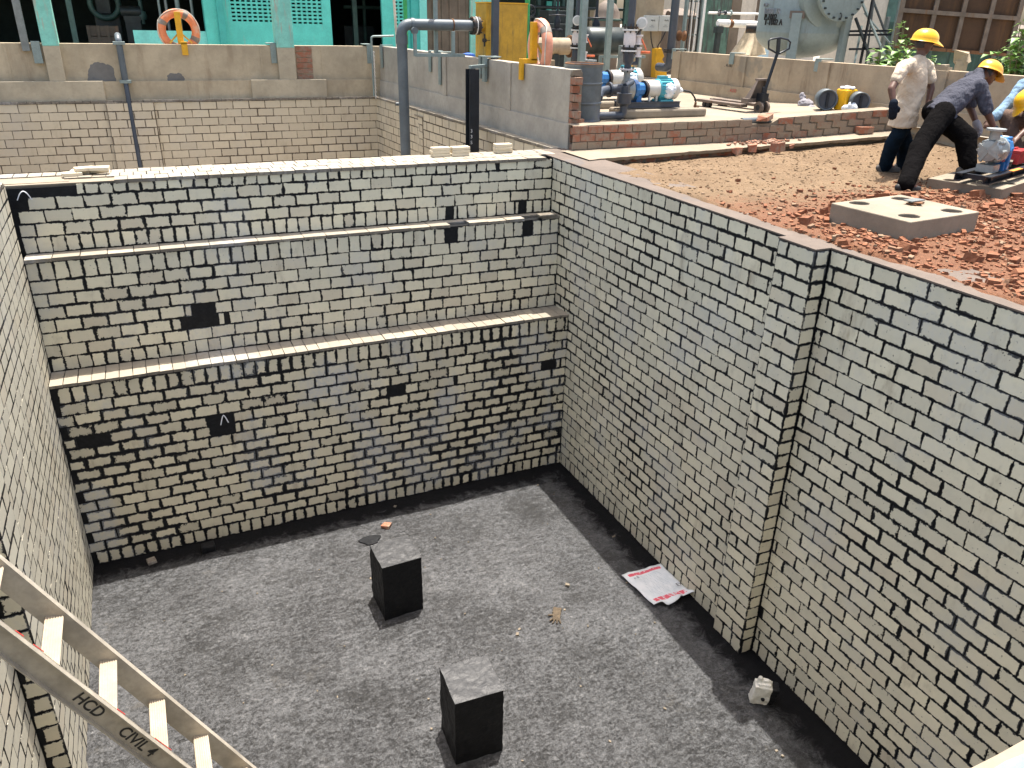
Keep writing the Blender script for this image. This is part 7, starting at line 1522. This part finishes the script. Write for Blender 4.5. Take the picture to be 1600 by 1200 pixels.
# brick half, tile chip, tar lump on the floor
p = AZ(604, 823, -H); brick_piece(p, (0.10, 0.11, 0.05), 0.9, 'small broken red brick half on the floor behind the smaller block', 'broken_brick', jit=0.012)
p = AZ(237, 878, -H); brick_piece(p, (0.10, 0.105, 0.035), 0.25, 'square cream tile chip in the shade under the stepped wall', 'tile_chip', 'tile chip', 'tile_top', 0.004)
p = AZ(579, 845, -H); b = MB(); pts = [V((p.x+0.13*math.cos(a)*(1+.3*math.sin(3*a)), p.y+0.10*math.sin(a), -H+0.004)) for a in [2*math.pi*i/14 for i in range(14)]]; b.prism(pts, Zv*0.012); tag(b.build('tar_lump', M['bitumen'], origin=p), 'flat black tar scrap beside the smaller block', 'tar scrap')
p = AZ(326, 860, -H); b = MB(); b.obox(p+Zv*0.05, X*0.08, Y*0.06, Zv*0.05, jit=0.01); tag(b.build('tar_lump', M['bitumen'], origin=p, bevel=0.01), 'black tar lump in the shade at the foot of the stepped wall', 'tar lump')
b = MB(); uvs = []
for k in range(90):
    x, y = random.uniform(-6.2, -0.2), random.uniform(-8.0, -0.85); r = random.uniform(0.005, 0.016)*(1 if k > 12 else 1.8); lump(b, uvs, V((x, y, -H+0.008)), r)
build_lumps(b, uvs, 'floor_grit', M['mortar'], 'stuff')

# loose tiles and stacks on the dividing wall
def tile_stack(u, v, n, yaw, labs, dz=0.0, L=0.25, Wd=0.12, th=0.038, grp='loose cream tiles on the dividing wall'):
    p = AZ(u, v, 0.005+dz); z = 0.005+dz
    for k in range(n):
        yw = yaw+random.uniform(-0.06, 0.06); ax = V((math.cos(yw), math.sin(yw), 0)); ay = V((-ax.y, ax.x, 0)); b = MB(); c = p+V((random.uniform(-.012, .012), 0.06+random.uniform(-.008, .008), 0)); c.z = z+th/2
        b.obox(c, ax*L/2, ay*Wd/2, Zv*th/2, jit=0.002); o = b.build('loose_tile', M['tile_loose'], origin=c, bevel=0.005); tag(o, labs[k], 'tile', grp); z += th+0.002
M['tile_loose'] = paint('fresh cream tile', (0.60, 0.52, 0.38), 0.6, 0, 0.06, 8)
tile_stack(690, 245, 3, 0.0, ['bottom tile of the left of the two touching stacks', 'middle tile of the left of the two touching stacks', 'top tile of the left of the two touching stacks'])
tile_stack(721, 244, 3, 0.02, ['bottom tile of the stack in front of the black column', 'middle tile of the stack in front of the black column', 'top tile of the stack in front of the black column'])
tile_stack(788, 239, 3, 0.03, ['bottom tile of the lone stack nearest the wall corner', 'middle tile of the lone stack nearest the wall corner', 'top tile of the lone stack nearest the wall corner'])
for (u, v, yw, dz, lab) in ((112, 276, 0.1, 0, 'loose tile lying flat at the near end of the scattered pile'), (126, 272, -0.25, 0.0, 'loose tile under the skewed one in the scattered pile'), (132, 268, 0.2, 0.042, 'skewed loose tile on top of the scattered pile'), (153, 270, 0.3, 0.0, 'loose tile lying apart at the far end of the scattered pile'), (155, 267, -0.1, 0.042, 'tilted loose tile on the far end of the scattered pile')):
    tile_stack(u, v, 1, yw, [lab], dz, L=0.20)
p = AZ(862, 335, -H1); brick_piece(V((p.x-0.11, -S1+0.03, -H1+0.001)), (0.26, 0.11, 0.03), 0.03, 'single cream tile laid on the upper ledge at the wall corner', 'loose_tile', 'tile', 'tile_top', 0.003)

# ladder leaning on the left wall
FYR, NYR = -5.90, -6.34
def rail_line(yy, u0, v0, u1, v1): return AY(u0, v0, yy), AY(u1, v1, yy)
lt = thing('ladder', (-4.2, -6.1, -H), 'scuffed aluminium ladder with ribbed treads leaning into the pit', 'ladder')
fa, fb_ = rail_line(FYR, 0, 872, 390, 1195); dr_ = (fb_-fa).normalized(); nrm = V((-dr_.z, 0, dr_.x)); nrm = nrm if nrm.z > 0 else -nrm
sF = (-H-fa.z)/dr_.z; footF = fa+dr_*sF; topF = fa-dr_*2.6
na, nb = rail_line(NYR, 0, 968, 310, 1197); sN = (-H-na.z)/dr_.z; footN = na+dr_*sN; topN = na-dr_*2.6
RD = 0.115
for nm, ft_, tp, sgn in (('rail', footF, topF, 1), ('rail', footN, topN, -1)):
    b = MB(); yv = Y; c = -nrm*(RD/2)
    b.beam(ft_+c, tp+c, 0.006, RD, up=nrm)                              # web
    for k in (0.0, RD-0.006): b.beam(ft_-nrm*(k+0.003)-Y*0.014*sgn*-1, tp-nrm*(k+0.003)-Y*0.014*sgn*-1, 0.034, 0.006, up=nrm)
    o = b.build(nm, M['alu'], lt)
    MB().obox(ft_+nrm*-0.05-dr_*0.03, dr_*0.05, Y*0.025, nrm*0.06).build('rubber_foot', M['cable'], o, bevel=0.006)
    if sgn == -1: nearrail = o
step = 0.0
c_r = AY(90, 962, FYR); s0 = (c_r-fa).dot(dr_); sp = 0.42
ks = range(-7, 8)
for k in ks:
    p = fa+dr_*(s0+k*sp); q_ = V((0, 0, 0)); 
    if p.z < -H+0.15 or (p-topF).dot(dr_) < 0.1: continue
    pN = na+dr_*((p-fa).dot(dr_)); pN = V((p.x, NYR, p.z)); cF = p-nrm*RD*0.5; cN = pN-nrm*RD*0.5
    b = MB(); b.beam(cF, cN, 0.085, 0.022, up=V((0.25, 0, 1)))
    ddx = V((1, 0, -0.25)).normalized(); upx = V((0.25, 0, 1)).normalized()
    for g in range(7): o_ = ddx*(-0.036+0.012*g)+upx*0.013; b.beam(cF+o_, cN+o_, 0.006, 0.005, up=upx)
    b.build('tread', M['tread'], lt)
tp_ = AY(110, 1092, NYR); d3 = dr_
pos = na+dr_*((tp_-na).dot(dr_)); text('HCD', 0.085, V((pos.x, NYR-0.0055, pos.z))-nrm*0.088, dr_, nrm, M['ink'], nearrail, bold=0.001)
tp2 = AY(180, 1145, NYR); pos = na+dr_*((tp2-na).dot(dr_)); text('CIVIL 4', 0.085, V((pos.x, NYR-0.0055, pos.z))-nrm*0.088, dr_, nrm, M['ink'], nearrail, bold=0.001)
for u0, v0, u1, v1 in ((22, 987, 35, 997), (52, 1008, 68, 1020), (178, 1112, 190, 1122), (236, 1158, 262, 1178)):
    a_, c_ = AY(u0, v0, NYR), AY(u1, v1, NYR); pa_, pb_ = na+dr_*((a_-na).dot(dr_)), na+dr_*((c_-na).dot(dr_)); MB().beam(V((pa_.x, NYR+0.004, pa_.z))+nrm*0.001, V((pb_.x, NYR+0.008, pb_.z))+nrm*0.001, 0.006, 0.002, up=nrm).build('red_scratch', M['redink'], nearrail)
